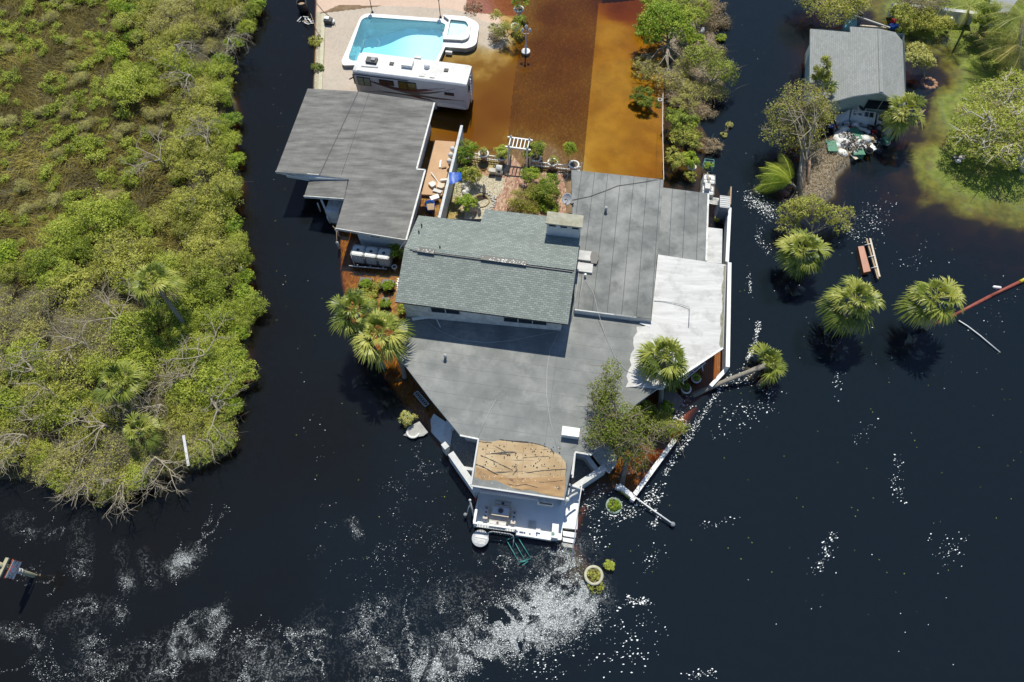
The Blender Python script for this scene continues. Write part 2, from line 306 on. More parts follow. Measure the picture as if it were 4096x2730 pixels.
REG = [  # name, material, polygon in photo pixels on the ground
  ('driveway_concrete', m_conc, PG([(2396, 0), (2668, -30), (2660, 300), (2652, 740), (2330, 700), (2337, 640)])),
  ('driveway_brick', m_brickd, PG([(2055, -150), (2400, -150), (2396, 0), (2330, 700), (2100, 690), (2036, 601), (2030, 560), (2055, 330), (2090, 120)])),
  ('mulch_bed', m_mulch, PG([(1866, -20), (2120, -20), (2120, 40), (2115, 62), (2010, 62), (1864, 52)])),
  ('patio_border', m_pink, PG([(1230, -150), (2055, -150), (1870, -20), (1864, 52), (2010, 62), (2105, 84), (2090, 108), (1945, 92), (1880, 60), (1790, 38), (1360, 24), (1300, 52), (1240, 52)])),
  ('patio_paving', m_paver, PG([(1285, 60), (2100, -40), (2120, 120), (2055, 330), (2030, 560), (2036, 590), (1842, 590), (1780, 700), (1282, 700)])),
  ('bank_gravel', m_gravel, PG([(1225, 52), (1285, 52), (1282, 380), (1240, 380)])),
  ('garden_path', m_brick, PG([(2036, 585), (2108, 596), (2190, 596), (2230, 625), (2106, 660), (2110, 690), (2250, 700), (2262, 760), (2262, 870), (1960, 870), (1980, 800), (2010, 768), (2020, 715), (1860, 690), (1850, 660), (2032, 685)])),
  ('garden_gravel', m_gravel, PG([(1845, 590), (2040, 660), (2025, 715), (2008, 768), (1980, 800), (1960, 880), (1740, 900), (1790, 730)])),
  ('garden_gravel', m_gravel, PG([(2100, 660), (2330, 670), (2330, 700), (2100, 700)])),
  ('side_path', m_brick, PG([(1250, 400), (1345, 900), (1360, 1120), (1400, 1300), (1600, 1600), (1790, 1830), (1890, 2020), (1950, 1900), (1700, 1500), (1640, 1200), (1650, 960), (1750, 860), (1780, 700), (1282, 700)])),
  ('terrace_boards', None, PG([(2560, 1560), (2880, 1380), (2920, 1380), (2905, 1490), (2700, 1765), (2540, 1990), (2460, 1950), (2380, 1800)])),
]
m_deckb = M('orange_boards', (.42, .22, .1), (.5, .28, .14), 1, .85); overbrick(m_deckb, 12, .14, .012, (.12, .06, .03), .8, offset=.0)
REG[-1] = (REG[-1][0], m_deckb, REG[-1][2])
def gridsheet(x0, x1, y0, y1, st, regions, hole=None):
    nx = int(round((x1-x0)/st)); ny = int(round((y1-y0)/st))
    X, Y = np.meshgrid(np.linspace(x0, x1, nx+1), np.linspace(y0, y1, ny+1), indexing='ij')
    if regions:   # let the grid follow the long straight joint between brick and concrete exactly
        ja, jb = P(2396, 0, 0), P(2330, 700, 0); lx_ = ja.x+(jb.x-ja.x)*(Y-ja.y)/(jb.y-ja.y); X = np.where((np.abs(X-lx_) <= st/2) & (Y > jb.y-.5), lx_, X)
    Z = hground(X.ravel(), Y.ravel())
    V = np.stack([X.ravel(), Y.ravel(), Z], 1); idx = np.arange((nx+1)*(ny+1)).reshape(nx+1, ny+1)
    F = np.stack([idx[:-1, :-1], idx[1:, :-1], idx[1:, 1:], idx[:-1, 1:]], -1).reshape(-1, 4)
    c = V[F].mean(1); reg = np.full(len(F), -1)
    if regions:
        for k, (nm, mt, pg) in enumerate(regions):
            s = sdist(c[:, 0], c[:, 1], pg) > 0; reg[(reg < 0) & s] = k
    keep = np.ones(len(F), bool)
    if hole is not None: keep &= ~((c[:, 0] > hole[0]) & (c[:, 0] < hole[1]) & (c[:, 1] > hole[2]) & (c[:, 1] < hole[3]))
    keep &= sdist(c[:, 0], c[:, 1], POOL_OUT) < .15
    return V, F, c, reg, keep
def addmesh(name, V, F, mat, uvrot=True, smooth=False, parent=None, rnd=None, origin=None):
    used = np.unique(F); mp = np.full(len(V), -1); mp[used] = np.arange(len(used)); V2 = V[used]; F2 = mp[F]
    me = bpy.data.meshes.new(name); me.vertices.add(len(V2)); me.loops.add(F2.size); me.polygons.add(len(F2))
    o0 = rootloc(parent) if parent is not None else Vector(origin or (0, 0, 0)); V2 = V2-np.array(o0)
    me.vertices.foreach_set('co', V2.astype('f').ravel()); me.loops.foreach_set('vertex_index', F2.astype('i').ravel())
    k = F2.shape[1]; me.polygons.foreach_set('loop_start', np.arange(0, F2.size, k, dtype='i')); me.polygons.foreach_set('loop_total', np.full(len(F2), k, 'i'))
    if uvrot:
        l = V2[F2.ravel()]; ca, sa = AU.x, AU.y
        uv = me.uv_layers.new(name='UVMap'); uv.data.foreach_set('uv', np.stack([l[:, 1]*ca-l[:, 0]*sa, l[:, 0]*ca+l[:, 1]*sa], 1).astype('f').ravel())
    if rnd is not None: a = me.attributes.new('rnd', 'FLOAT', 'FACE'); a.data.foreach_set('value', rnd.astype('f'))
    me.update(calc_edges=True)
    if smooth: me.polygons.foreach_set('use_smooth', np.ones(len(F2), bool))
    if mat: me.materials.append(mat)
    o = bpy.data.objects.new(name, me); COL.objects.link(o)
    if parent is not None: o.parent = parent
    elif origin: o.location = origin
    return o
FINE = (-20.5, 21.5, 8, 64)
V, F, c, reg, keep = gridsheet(-80, 80, -22, 106, .32, None, FINE)
ml = keep & (sdist(c[:, 0], c[:, 1], MARSH) > -1); lw = keep & ~ml & (sdist(c[:, 0], c[:, 1], LAWN) > -7); st_ = lw & (sdist(c[:, 0], c[:, 1], LAWN) < -4.6); lw = lw & ~st_; md = keep & ~ml & ~lw & ~st_ & (sdist(c[:, 0], c[:, 1], MOUND) > -1.5)
for nm, msk, mt in (('marsh_ground', ml, m_marshg), ('lawn', lw, m_lawn), ('lagoon_silt', st_, m_silt), ('debris_bank', md, m_debrisg), ('canal_bed', keep & ~ml & ~lw & ~md & ~st_, m_mud)):
    tag(addmesh(nm, V, F[msk], mt, smooth=True), kind='structure')
V, F, c, reg, keep = gridsheet(*FINE, .10, REG)
byname = {}
for k, (nm, mt, pg) in enumerate(REG): byname.setdefault((nm, mt), []).append(k)
for (nm, mt), ks in byname.items():
    m_ = keep & np.isin(reg, ks)
    if m_.any(): tag(addmesh(nm, V, F[m_], mt, smooth=True), kind='structure')
mr = keep & (reg < 0) & (sdist(c[:, 0], c[:, 1], MARSH) > -1); tag(addmesh('marsh_ground', V, F[mr], m_marshg, smooth=True), kind='structure')
un = keep & (reg < 0) & ~mr; pr = sdist(c[:, 0], c[:, 1], PROP) > -.05; east = c[:, 0] > 9
tag(addmesh('yard_ground', V, F[un & pr & ~east], m_yard, smooth=True), kind='structure')
tag(addmesh('yard_bank', V, F[un & pr & east], m_debrisg, smooth=True), kind='structure')
tag(addmesh('channel_bed', V, F[un & ~pr], m_mud, smooth=True), kind='structure')
big = MB(); Q_ = 420
for a in ((-Q_, -Q_, Q_, -21.5), (-Q_, 105.5, Q_, Q_), (-Q_, -21.5, -79.5, 105.5), (79.5, -21.5, Q_, 105.5)):
    big.face([(a[0], a[1], -2.35), (a[2], a[1], -2.35), (a[2], a[3], -2.35), (a[0], a[3], -2.35)])
tag(big.build('outer_canal_bed', m_mud), kind='structure')
# water: one closed body, pierced by the pool, coloured by real absorption of tannin-brown water
wm = bpy.data.materials.new('brown_flood_water'); wm.use_nodes = True; nt = wm.node_tree; N = nt.nodes; L = nt.links; N.remove(N['Principled BSDF'])
tr = N.new('ShaderNodeBsdfTransparent'); gl = N.new('ShaderNodeBsdfGlossy'); gl.inputs['Roughness'].default_value = .03
df = N.new('ShaderNodeBsdfDiffuse'); ps_ = N.new('ShaderNodeNewGeometry'); sx_ = N.new('ShaderNodeSeparateXYZ'); L.new(ps_.outputs['Position'], sx_.inputs[0])
def _st(sock, a, b):
    r = N.new('ShaderNodeMapRange'); r.interpolation_type = 'SMOOTHSTEP'; r.inputs[1].default_value = a; r.inputs[2].default_value = b; L.new(sock, r.inputs[0]); return r.outputs[0]
def _mu(a, b): m = N.new('ShaderNodeMath'); m.operation = 'MULTIPLY'; L.new(a, m.inputs[0]); L.new(b, m.inputs[1]); return m.outputs[0]
cl_ = _mu(_mu(_st(sx_.outputs[0], -19, -15), _st(sx_.outputs[0], 16, 12)), _st(sx_.outputs[1], 34, 38)); cm_ = N.new('ShaderNodeMix'); cm_.data_type = 'RGBA'; L.new(cl_, cm_.inputs[0]); 
w0_ = N.new('ShaderNodeTexNoise'); w0_.inputs['Scale'].default_value = .09; w0_.inputs['Detail'].default_value = 4; L.new(ps_.outputs['Position'], w0_.inputs[0]); w1_ = N.new('ShaderNodeMath'); w1_.operation = 'MULTIPLY_ADD'; w1_.inputs[1].default_value = 1.3; L.new(w0_.outputs[0], w1_.inputs[0]); L.new(_st(sx_.outputs[0], -34, 22), w1_.inputs[2])
wr_ = N.new('ShaderNodeMapRange'); wr_.inputs[1].default_value = .75; wr_.inputs[2].default_value = 1.35; L.new(w1_.outputs[0], wr_.inputs[0]); wx_ = N.new('ShaderNodeMix'); wx_.data_type = 'RGBA'; wx_.inputs[6].default_value = (.0072, .0080, .0082, 1); wx_.inputs[7].default_value = (.0068, .0120, .0172, 1); L.new(wr_.outputs[0], wx_.inputs[0]); L.new(wx_.outputs[2], cm_.inputs[6]); cm_.inputs[7].default_value = (.002, .0018, .0008, 1); L.new(cm_.outputs[2], df.inputs[0]); ad = N.new('ShaderNodeAddShader'); L.new(tr.outputs[0], ad.inputs[0]); L.new(df.outputs[0], ad.inputs[1])
fr = N.new('ShaderNodeFresnel'); fr.inputs[0].default_value = 1.33; mx = N.new('ShaderNodeMixShader'); L.new(fr.outputs[0], mx.inputs[0]); L.new(ad.outputs[0], mx.inputs[1]); L.new(gl.outputs[0], mx.inputs[2]); L.new(mx.outputs[0], N['Material Output'].inputs[0])
tc = N.new('ShaderNodeTexCoord'); nz = N.new('ShaderNodeTexNoise'); nz.inputs['Scale'].default_value = 1.6; nz.inputs['Detail'].default_value = 5; mp = N.new('ShaderNodeMapping'); mp.inputs['Scale'].default_value = (1, 2, 1); mp.inputs['Rotation'].default_value = (0, 0, .5)
bp = N.new('ShaderNodeBump'); bp.inputs['Strength'].default_value = .4; bp.inputs['Distance'].default_value = .05; L.new(tc.outputs['Object'], mp.inputs[0]); L.new(mp.outputs[0], nz.inputs[0]); L.new(nz.outputs[0], bp.inputs['Height']); L.new(bp.outputs[0], gl.inputs['Normal'])
va = N.new('ShaderNodeVolumeAbsorption'); va.inputs[0].default_value = (.905, .81, .42, 1); va.inputs[1].default_value = 9.5; L.new(va.outputs[0], N['Material Output'].inputs[1])
def holed(name, outer, hole, z0, z1, mat):
    v2 = outer+hole; tris = tessellate_polygon([[Vector((*p, 0)) for p in outer], [Vector((*p, 0)) for p in hole]])
    vs = [(*p, z1) for p in v2]+[(*p, z0) for p in v2]; n = len(v2); fs = []
    for t in tris: fs.append(tuple(t)); fs.append(tuple(n+i for i in reversed(t)))
    no = len(outer)
    for i in range(no): j = (i+1) % no; fs.append((n+i, n+j, j, i))
    for i in range(len(hole)): j = (i+1) % len(hole); a, b_ = no+i, no+j; fs.append((a, b_, n+b_, n+a))
    me = bpy.data.meshes.new(name); me.from_pydata(vs, [], fs); me.materials.append(mat)
    import bmesh
    bm = bmesh.new(); bm.from_mesh(me); bmesh.ops.recalc_face_normals(bm, faces=bm.faces); bm.to_mesh(me); bm.free()
    o = bpy.data.objects.new(name, me); COL.objects.link(o); return o
tag(holed('canal_water', [(-Q_, -Q_), (Q_, -Q_), (Q_, Q_), (-Q_, Q_)], POOL_OUT, -2.9, 0, wm), kind='structure')
# ------------------------------------------------------------------ buildings
def slab(name, pts, h, mat, parent, smat=None, ud=None):
    return MB(ud).prism(PL(pts), h=h, mat=mat, smat=smat or m_white2).build(name, None, parent)
def walls(name, poly, zb, mat, parent, inset=.35, dz=.12):
    q = offs(poly, inset); q = [Vector((p.x, p.y, p.z-dz)) for p in q]
    a = sum(q[i].x*q[(i+1) % len(q)].y-q[(i+1) % len(q)].x*q[i].y for i in range(len(q)))
    if a < 0: q.reverse()
    m = MB()
    for i in range(len(q)):
        j = (i+1) % len(q); m.face([(q[i].x, q[i].y, zb), (q[j].x, q[j].y, zb), q[j], q[i]], mat, q[j]-q[i])
    return m.build(name, None, parent), q
def window(parent, a, b, z0, z1, panes=2, frame=m_white, out=.03, name='window'):
    """framed window on a vertical wall, a->b are its lower corners in plan seen from outside left to right"""
    a = Vector((a[0], a[1], 0)); b = Vector((b[0], b[1], 0)); x = (b-a).normalized(); n = Vector((x.y, -x.x, 0)); L = (b-a).length; zc = (z0+z1)/2
    c = (a+b)/2+n*out; Mx = Matrix((x, n, Vector((0, 0, 1)))).transposed(); t = .06; f = MB()
    f.box(c+Vector((0, 0, z0+t/2)), (L, .07, t), mat=frame, M=Mx); f.box(c+Vector((0, 0, z1-t/2)), (L, .07, t), mat=frame, M=Mx)
    for k in range(panes+1): f.box(c+x*(-L/2+t/2+(L-t)*k/panes)+Vector((0, 0, zc)), (t, .066, z1-z0-2*t), mat=frame, M=Mx)
    w_ = f.build(name, None, parent); MB().box(c+Vector((0, 0, zc)), (L-.02, .02, z1-z0-.02), mat=m_glass, M=Mx).build('pane', None, w_); return w_
# --- left outbuilding with weathered grey roof
tl = thing('garage_building', 'outbuilding with streaky weathered grey low pitched roof standing at the left canal edge', 'building', P(1480, 700, 0))
east = [(1432, 367, 3.15), (1737, 411, 2.7), (1666, 677, 2.7), (1700, 679, 2.65), (1622, 961, 2.65), (1342, 915, 2.75), (1377, 797, 2.8), (1396, 717, 3.0), (1355, 712, 3.04), (1277, 701, 3.1)]
r1 = slab('main_roof', east, .16, m_roofL, tl)
r2 = slab('raised_wing_roof', [(1231, 355, 3.2), (1432, 367, 3.155), (1277, 701, 3.105), (1103, 688, 3.35)], .2, m_roofL, tl)
slab('lean_to_roof', [(1238, 719, 2.62), (1392, 718, 2.9), (1376, 797, 2.78), (1216, 786, 2.5)], .16, m_roofL, tl)
MB().prism(PL([(1277, 703, 3.08), (1390, 719, 2.98), (1250, 712, 2.9), (1140, 693, 2.95)]), h=.5, mat=m_wall).build('gable_end', None, tl)
m_seam = M('roof_seam_tar', (.11, .11, .11), rough=.9)
sm = MB(); sm.bar(P(1432, 368, 3.17), P(1278, 700, 3.12), .06, .03, m_seam); sm.bar(P(1475, 376, 3.10), P(1365, 700, 3.06), .025, .02, m_seam); sm.build('ridge_seam', None, r1)
wp = PL([(1737, 411, 2.7), (1666, 677, 2.7), (1700, 679, 2.65), (1622, 961, 2.65), (1392, 925, 2.75), (1480, 560, 2.9), (1540, 390, 3.)])
_, q = walls('wall', wp, -.35, m_wall, tl, .45)
s_ = sorted(q, key=lambda p: p.y)[:2]; s_.sort(key=lambda p: p.x); d = (s_[1]-s_[0]); window(tl, s_[0]+d*.28, s_[0]+d*.52, 1.75, 2.25, 1)
wv = sorted(q, key=lambda p: -p.y)[:2]
MB().box(P(1345, 850, .6), (1.1, 1.3, 1.7), AX, m_white2).build('storage_cabinet', None, tl)
g = MB(); z_ = 2.66
g.bar(P(1738, 413, z_), P(1667, 678, z_), .13, .12, m_white2); g.bar(P(1667, 679, z_), P(1701, 682, z_), .13, .12, m_white2); g.bar(P(1701, 682, z_), P(1625, 962, z_), .13, .12, m_white2); g.tube([P(1625, 962, 2.6), P(1606, 985, 2.0), P(1598, 1000, 1.2)], .05, 8, m_white)
g.build('gutter', None, tl)
for a, b_ in (((1103, 690, 3.22), (1277, 703, 3.0)), ((1216, 788, 2.42), (1375, 799, 2.68)), ((1342, 917, 2.66), (1620, 963, 2.56))): MB().bar(P(*a), P(*b_), .05, .23, m_white2).build('fascia', None, tl)
for a, b in (((1285, 799, 2.3), (1317, 873, .1)), ((1270, 813, 1.6), (1282, 846, .2)), ((1308, 868, 1.2), (1324, 900, -.3)), ((1120, 694, 3.0), (1238, 719, 2.5))):
    MB().tube([P(*a), P(*b)], .09 if a[0] == 1285 else .06, 8, m_white2).build('post', None, tl)
# --- leaning dock piles by the outbuilding
for (a, b, lb) in (((1344, 920, 1.1), (1360, 951, -.3), 'short white pile leaning under the corner of the weathered grey roof'), ((1348, 971, 1.1), (1361, 1003, -.4), 'white capped pile standing in brown water left of the three liquid tanks')):
    m = MB(); p0, p1 = P(*b), P(*a); m.tube([p0, p1], .085, 10, m_pvc); m.lathe(p1, [(.1, -.03), (.11, .0), (.02, .09)], 10, m_white); tag(m.build('dock_pile', None), lb, 'pile', 'leaning dock piles')
m = MB(); m.tube([P(1331, 905, 1.2), P(1346, 921, 1.12), P(1347, 972, 1.12), P(1370, 1008, .02)], .022, 6, m_wood); tag(m.build('mooring_rope', None), 'tan rope strung between the white dock piles beside the grey roof', 'rope')
# --- main house
th = thing('main_house', 'large flooded house with grey flat roofs and a green shingled upper storey in the centre', 'house', P(2050, 1250, 0))
low = [(1628, 1250, 3.0), (1581, 1412, 3.0), (1724, 1600, 3.0), (1840, 1741, 3.0), (1914, 1756, 3.0), (2300, 1808, 3.0), (2367, 1819, 3.0), (2545, 1617, 3.0), (2640, 1548, 3.0), (2620, 1260, 3.0), (2310, 1190, 3.0)]
fl = slab('flat_roof', low, .22, m_membrane2, th); LW = PL(low); walls('lower_wall', LW, -.4, m_wall, th, .5)
up = [(2286, 680, 3.45), (2655, 719, 3.45), (2606, 1281, 3.45), (2298, 1242, 3.45)]
ur = slab('raised_flat_roof', up, .5, m_membrane, th, smat=m_wall); walls('lower_wall', PL([(2286, 680, 3.), (2655, 719, 3.), (2606, 1281, 3.), (2298, 1242, 3.)]), -.4, m_wall, th, .3)
an = [(2650, 751, 2.95), (2831, 774, 2.9), (2820, 1046, 2.9), (2625, 1020, 2.95)]
slab('annex_roof', an, .25, m_membrane, th); walls('lower_wall', PL(an), -.4, m_wall, th, .35)
wr = [(2632, 1019, 3.02), (2903, 1059, 2.9), (2891, 1393, 2.9), (2645, 1556, 2.98), (2539, 1548, 3.1), (2583, 1305, 3.1), (2606, 1279, 3.1)]
wr_ = slab('white_roof', wr, .2, m_whiteroof, th); walls('lower_wall', PL([(2640, 1040, 2.9), (2890, 1075, 2.9), (2878, 1385, 2.9), (2700, 1500, 2.9), (2600, 1530, 2.9)]), -.5, m_wall, th, .5)
e = MB(); e.bar(P(2891, 1394, 2.93), P(2646, 1557, 3.), .12, .14, m_white); e.bar(P(2903, 1061, 2.93), P(2891, 1392, 2.93), .06, .12, m_grey); e.build('roof_edge_trim', None, wr_)
slab('side_roof', [(2831, 910, 2.35), (2890, 917, 2.3), (2887, 1055, 2.3), (2820, 1048, 2.35)], .14, m_whiteroof, th)
# stained edge of the white roof
m_moss = M('mossy_roof_edge', (.16, .15, .10), (.3, .29, .22), 4, .95)
e = MB(); random.seed(4); pts = []
for k in range(26): t = k/25; a = P(2900-12*t, 1064+328*t, 2.924); pts.append(a+Vector((-.05-.16*random.random(), 0, 0)))
for k in range(25): e.face([pts[k], pts[k+1], P(2901.5-12*(k+1)/25, 1064+328*(k+1)/25, 2.924), P(2901.5-12*k/25, 1064+328*k/25, 2.924)][::-1], m_moss)
e.build('moss_edge', None, wr_)
e = MB(); random.seed(9); tp = [P(2583+7*math.sin(k)*(.4 if k % 2 else 1)-k*1.9, 1305+k*11, 3.104) for k in range(23)]
for k in range(22): e.face([tp[k]+Vector((-.62, 0, -.098)), tp[k]+Vector((-.62, 0, -.098))+(tp[k+1]-tp[k]), tp[k+1]+Vector((.1, 0, .003)), tp[k]+Vector((.1, 0, .003))][::-1], m_whiteroof)
e.build('white_coating_edge', None, wr_)
# pipe and conduit on the white roof
MB().tube([P(2616, 1204, 3.12), P(2660, 1207, 3.1), P(2720, 1218, 3.1), P(2756, 1229, 3.12), P(2758, 1240, 3.12), P(2755, 1306, 3.1)], .022, 6, m_grey).build('roof_conduit', None, wr_)
# gable storey
ga = thing  # readability only
E0, E1 = (1580, 1208), (2272, 1298); R0, R1 = (1618, 992), (2304, 1080)
ZE, ZR, ZB = 5.35, 6.25, 5.55
gf = MB().prism(PL([(*E0, ZE), (*E1, ZE), (*R1, ZR), (*R0, ZR)]), h=.16, mat=m_shingle, smat=m_dark).build('front_roof_slope', None, th)
back = [(1618, 991, ZR), (2304, 1079, ZR), (2331, 865, ZB), (2195, 866, ZB+.02), (1940, 838, ZB-.05), (1922, 889, ZB+.14), (1674, 863, ZB+.1)]
gb = MB().prism(PL(back), h=.16, mat=m_shingle, smat=m_dark).build('back_roof_slope', None, th)
W0, W1 = P(1627, 1267, 3.0), P(2243, 1324, 3.0); wd = (W1-W0).normalized()
up0 = W0.copy(); up1 = W1.copy()
bk1 = P(2331, 868, ZB)-AU*.35-AV*.2; bk0 = P(1674, 866, ZB)+AU*.5-AV*.2
def gz(p): # underside of the gable roof above a plan point
    a = P(*E0, ZE); r = P(*R0, ZR); v_ = (r-a); v2 = Vector((v_.x, v_.y)); n_ = AV.to_2d(); t = (p.to_2d()-a.to_2d()).dot(n_)/v2.dot(n_); 
    return ZE+(ZR-ZE)*t-.17 if t <= 1 else ZR-(ZR-ZB)*min(1.2, (t-1)*.75)-.17
m = MB()
for a, b, k in ((up0, up1, 1), (up1, bk1, 8), (bk1, bk0, 1), (bk0, up0, 8)):
    for i in range(k):
        p = a.lerp(b, i/k); q_ = a.lerp(b, (i+1)/k); m.face([(p.x, p.y, 2.9), (q_.x, q_.y, 2.9), (q_.x, q_.y, gz(q_)), (p.x, p.y, gz(p))], m_white2, b-a)
m.build('upper_wall', None, th)
window(th, up0.lerp(up1, .17), up0.lerp(up1, .36), 4.05, 4.75, 2, m_pvc); window(th, up0.lerp(up1, .63), up0.lerp(up1, .91), 3.65, 4.35, 3, m_pvc)
# ridge caps and ridge vents
rc = MB(); rc.bar(P(1640, 990, ZR+.04), P(2298, 1074, ZR+.04), .34, .04, m_shingle); rc.bar(P(1650, 1003, ZR+.03), P(2290, 1088, ZR+.01), .05, .05, m_dark); rc.build('ridge_cap', None, gf)
m_sparkle = M('torn_foil_vent', (.03, .03, .035), (.7, .7, .7), 14, .35, f2=(.62, .72), detail=3)
for a, b in (((1671, 999), (1738, 1009)), ((1924, 1031), (2106, 1055))): 
    rvt = MB(); rvt.bar(P(*a, ZR+.1), P(*b, ZR+.1), .36, .07, m_black); random.seed(a[0]); q0, q1 = P(*a, ZR+.145), P(*b, ZR+.145)
    for k in range(int((q1-q0).length*16)): p = q0.lerp(q1, random.random())+Vector((0, random.uniform(-.13, .13), 0)); rvt.box(p, (random.uniform(.03, .1), random.uniform(.02, .06), .02), random.random()*3, m_white)
    rvt.build('ridge_vent', None, gf)
for u, v in ((1687, 904), (1676, 931), (1760, 992)):
    p = P(u, v, 5.75+.4*(v-870)/110); MB().tube([p-Vector((0, 0, .2)), p+Vector((0, 0, .28))], .05, 8, m_dark).build('vent_pipe', None, gb)
# chimney box
def ori(pc, dx, dy, z0, z1, mat, name, par, smat=None): # oriented box by its top centre
    c = Vector((pc.x, pc.y, 0)); top = [c+AU*sx*dx/2+AV*sy*dy/2+Vector((0, 0, z1)) for sx, sy in ((-1, -1), (1, -1), (1, 1), (-1, 1))]
    return MB().prism(top, zb=z0, mat=mat, smat=smat or mat).build(name, None, par)
m_capst = M('mossy_chimney_cap', (.30, .29, .21), (.40, .385, .31), 2.5, .9, c3=(.22, .2, .12), s3=1., f3=(.5, .75))
cc = P(2259, 878, 7.25); ori(cc, 2.5, 1.02, 7.13, 7.25, m_capst, 'chimney_cap', th); ch = ori(cc-AU*0, 2.32, .84, 5.1, 7.13, m_wall, 'chimney', th)
for k in (-.78, 0, .8): p = cc+AU*k-AV*.425; MB().box((p.x, p.y, 6.93), (.46, .03, .14), AX, m_glass).build('chimney_vent', None, ch)
# skylight box
ps = P(2283, 1727, 3.55); sb = ori(ps, 1.06, .55, 3.0, 3.5, m_white, 'skylight_box', th)
MB().prism([ps+AU*sx*.56+AV*sy*.3 for sx, sy in ((-1, -1), (1, -1), (1, 1), (-1, 1))], h=.05, mat=m_white).build('skylight_lid', None, sb)
m_splash = M('white_caulking', (.6, .6, .58), rough=.8)
# vents, small flat units, patch
for u, v, z in ((2422, 847, 3.45), (1782, 1434, 3.0)):
    p = P(u, v, z); m = MB(); m.lathe(p, [(.34, .003), (.3, .02), (.12, .05)], 14, m_membrane, cap=True); m.tube([p, p+Vector((0, 0, .42))], .09, 10, m_grey); m.lathe(p+Vector((0, 0, .4)), [(.12, 0), (.12, .08), (.02, .14)], 10, m_pvc); m.build('roof_vent', None, fl if z < 3.2 else ur)
p = P(2340, 1108, 3.45); MB().tube([p, p+Vector((0, 0, .35))], .08, 10, m_white).build('roof_vent', None, ur)
for a, dx, dy, mt in (((2340, 1023), 1.2, .82, m_whiteroof), ((2340, 1071), 1.1, .75, m_whiteroof)): ori(P(*a, 3.6), dx, dy, 3.45, 3.62, mt, 'patched_curb', ur)
p = P(2379, 1030, 3.66); t = MB(); t.prism([p+Vector(a) for a in ((-.3, -.5, 0), (.1, -.55, 0), (.28, -.1, 0), (.2, .45, 0), (-.2, .5, 0), (-.32, .1, 0))], h=.03, mat=m_black); t.build('torn_membrane_flap', None, ur)
# lower roof step trim
e = MB(); e.bar(P(2298, 1243, 3.3), P(2606, 1282, 3.3), .08, .3, m_wall); e.build('step_fascia', None, ur)
e = MB(); e.bar(P(2562, 1284, 3.06), P(2604, 1300, 3.06), .5, .12, m_pvc); e.build('step_flashing', None, ur)
# gutter line at east edge of annex
e = MB(); e.bar(P(2833, 776, 2.85), P(2824, 1045, 2.85), .13, .12, m_white2); e.build('gutter', None, th)
# loose siding strip under the eave
e = MB(); e.prism(PL([(1645, 1272, 3.12), (1740, 1262, 3.25), (1742, 1270, 3.2), (1650, 1283, 3.05)]), h=.03, mat=m_white); e.bar(P(1740, 1265, 3.2), P(1762, 1310, 3.03), .06, .03, m_white); e.bar(P(1640, 1255, 3.3), P(1840, 1273, 3.1), .05, .05, m_dark); e.build('torn_soffit_strip', None, th)
# roof cables
cb = [([(1706, 1275), (1712, 1292), (1760, 1325), (1850, 1362), (1950, 1372), (2050, 1362), (2150, 1342), (2237, 1325)], 3.03), ([(2237, 1325), (2200, 1400), (2188, 1480), (2186, 1580), (2200, 1680), (2232, 1810)], 3.03), ([(2316, 1000), (2318, 1060), (2310, 1140), (2296, 1230), (2280, 1300)], 3.48), ([(2318, 1000), (2335, 1060), (2330, 1130), (2318, 1200), (2296, 1262)], 3.48),
      ([(2340, 1120), (2375, 1175), (2390, 1240), (2420, 1340), (2460, 1430), (2500, 1478), (2542, 1506)], 3.48), ([(1983, 1600), (1940, 1680), (1912, 1750)], 3.03)]
for pts, z in cb:
    vs = [P(a, b, z if b < 1262 or z < 3.2 else 3.04) for a, b in pts]; MB().tube(vs, .014, 5, m_pvc).build('roof_cable', None, th)
MB().tube([P(2280, 803, 3.5), P(2360, 786, 3.49), P(2420, 764, 3.5), P(2470, 744, 3.49), P(2530, 735, 3.5), P(2580, 728, 3.49), P(2648, 713, 3.55)], .02, 6, m_dark).build('roof_cable', None, th)
# satellite dish
td = thing('satellite_dish', 'grey oval satellite dish on a short mast at the left edge of the flat roof', 'dish', P(2287, 815, 3.45))
n_ = Vector((-.55, -.45, .7)).normalized(); Mq = n_.to_track_quat('Z', 'Y').to_matrix(); pc = P(2269, 797, 3.95)
MB().lathe(pc, [(0.001, -.06), (.2, -.045), (.36, .0), (.44, .04), (.45, .03), (.36, -.015), (.2, -.06), (0.001, -.08)], 24, m_pvc, Mq).build('dish', None, td)
m = MB(); m.tube([P(2287, 815, 3.45), pc-n_*.12], .04, 8, m_grey); m.tube([pc-n_*.1+Vector((.2, 0, -.1)), pc+n_*.42+Vector((.1, .1, -.2))], .02, 6, m_grey); m.box(P(2287, 812, 3.62), (.22, .26, .2), .4, m_dark); m.box(pc+n_*.42+Vector((.1, .1, -.2)), (.14, .1, .12), .4, m_dark); m.build('mount', None, td)
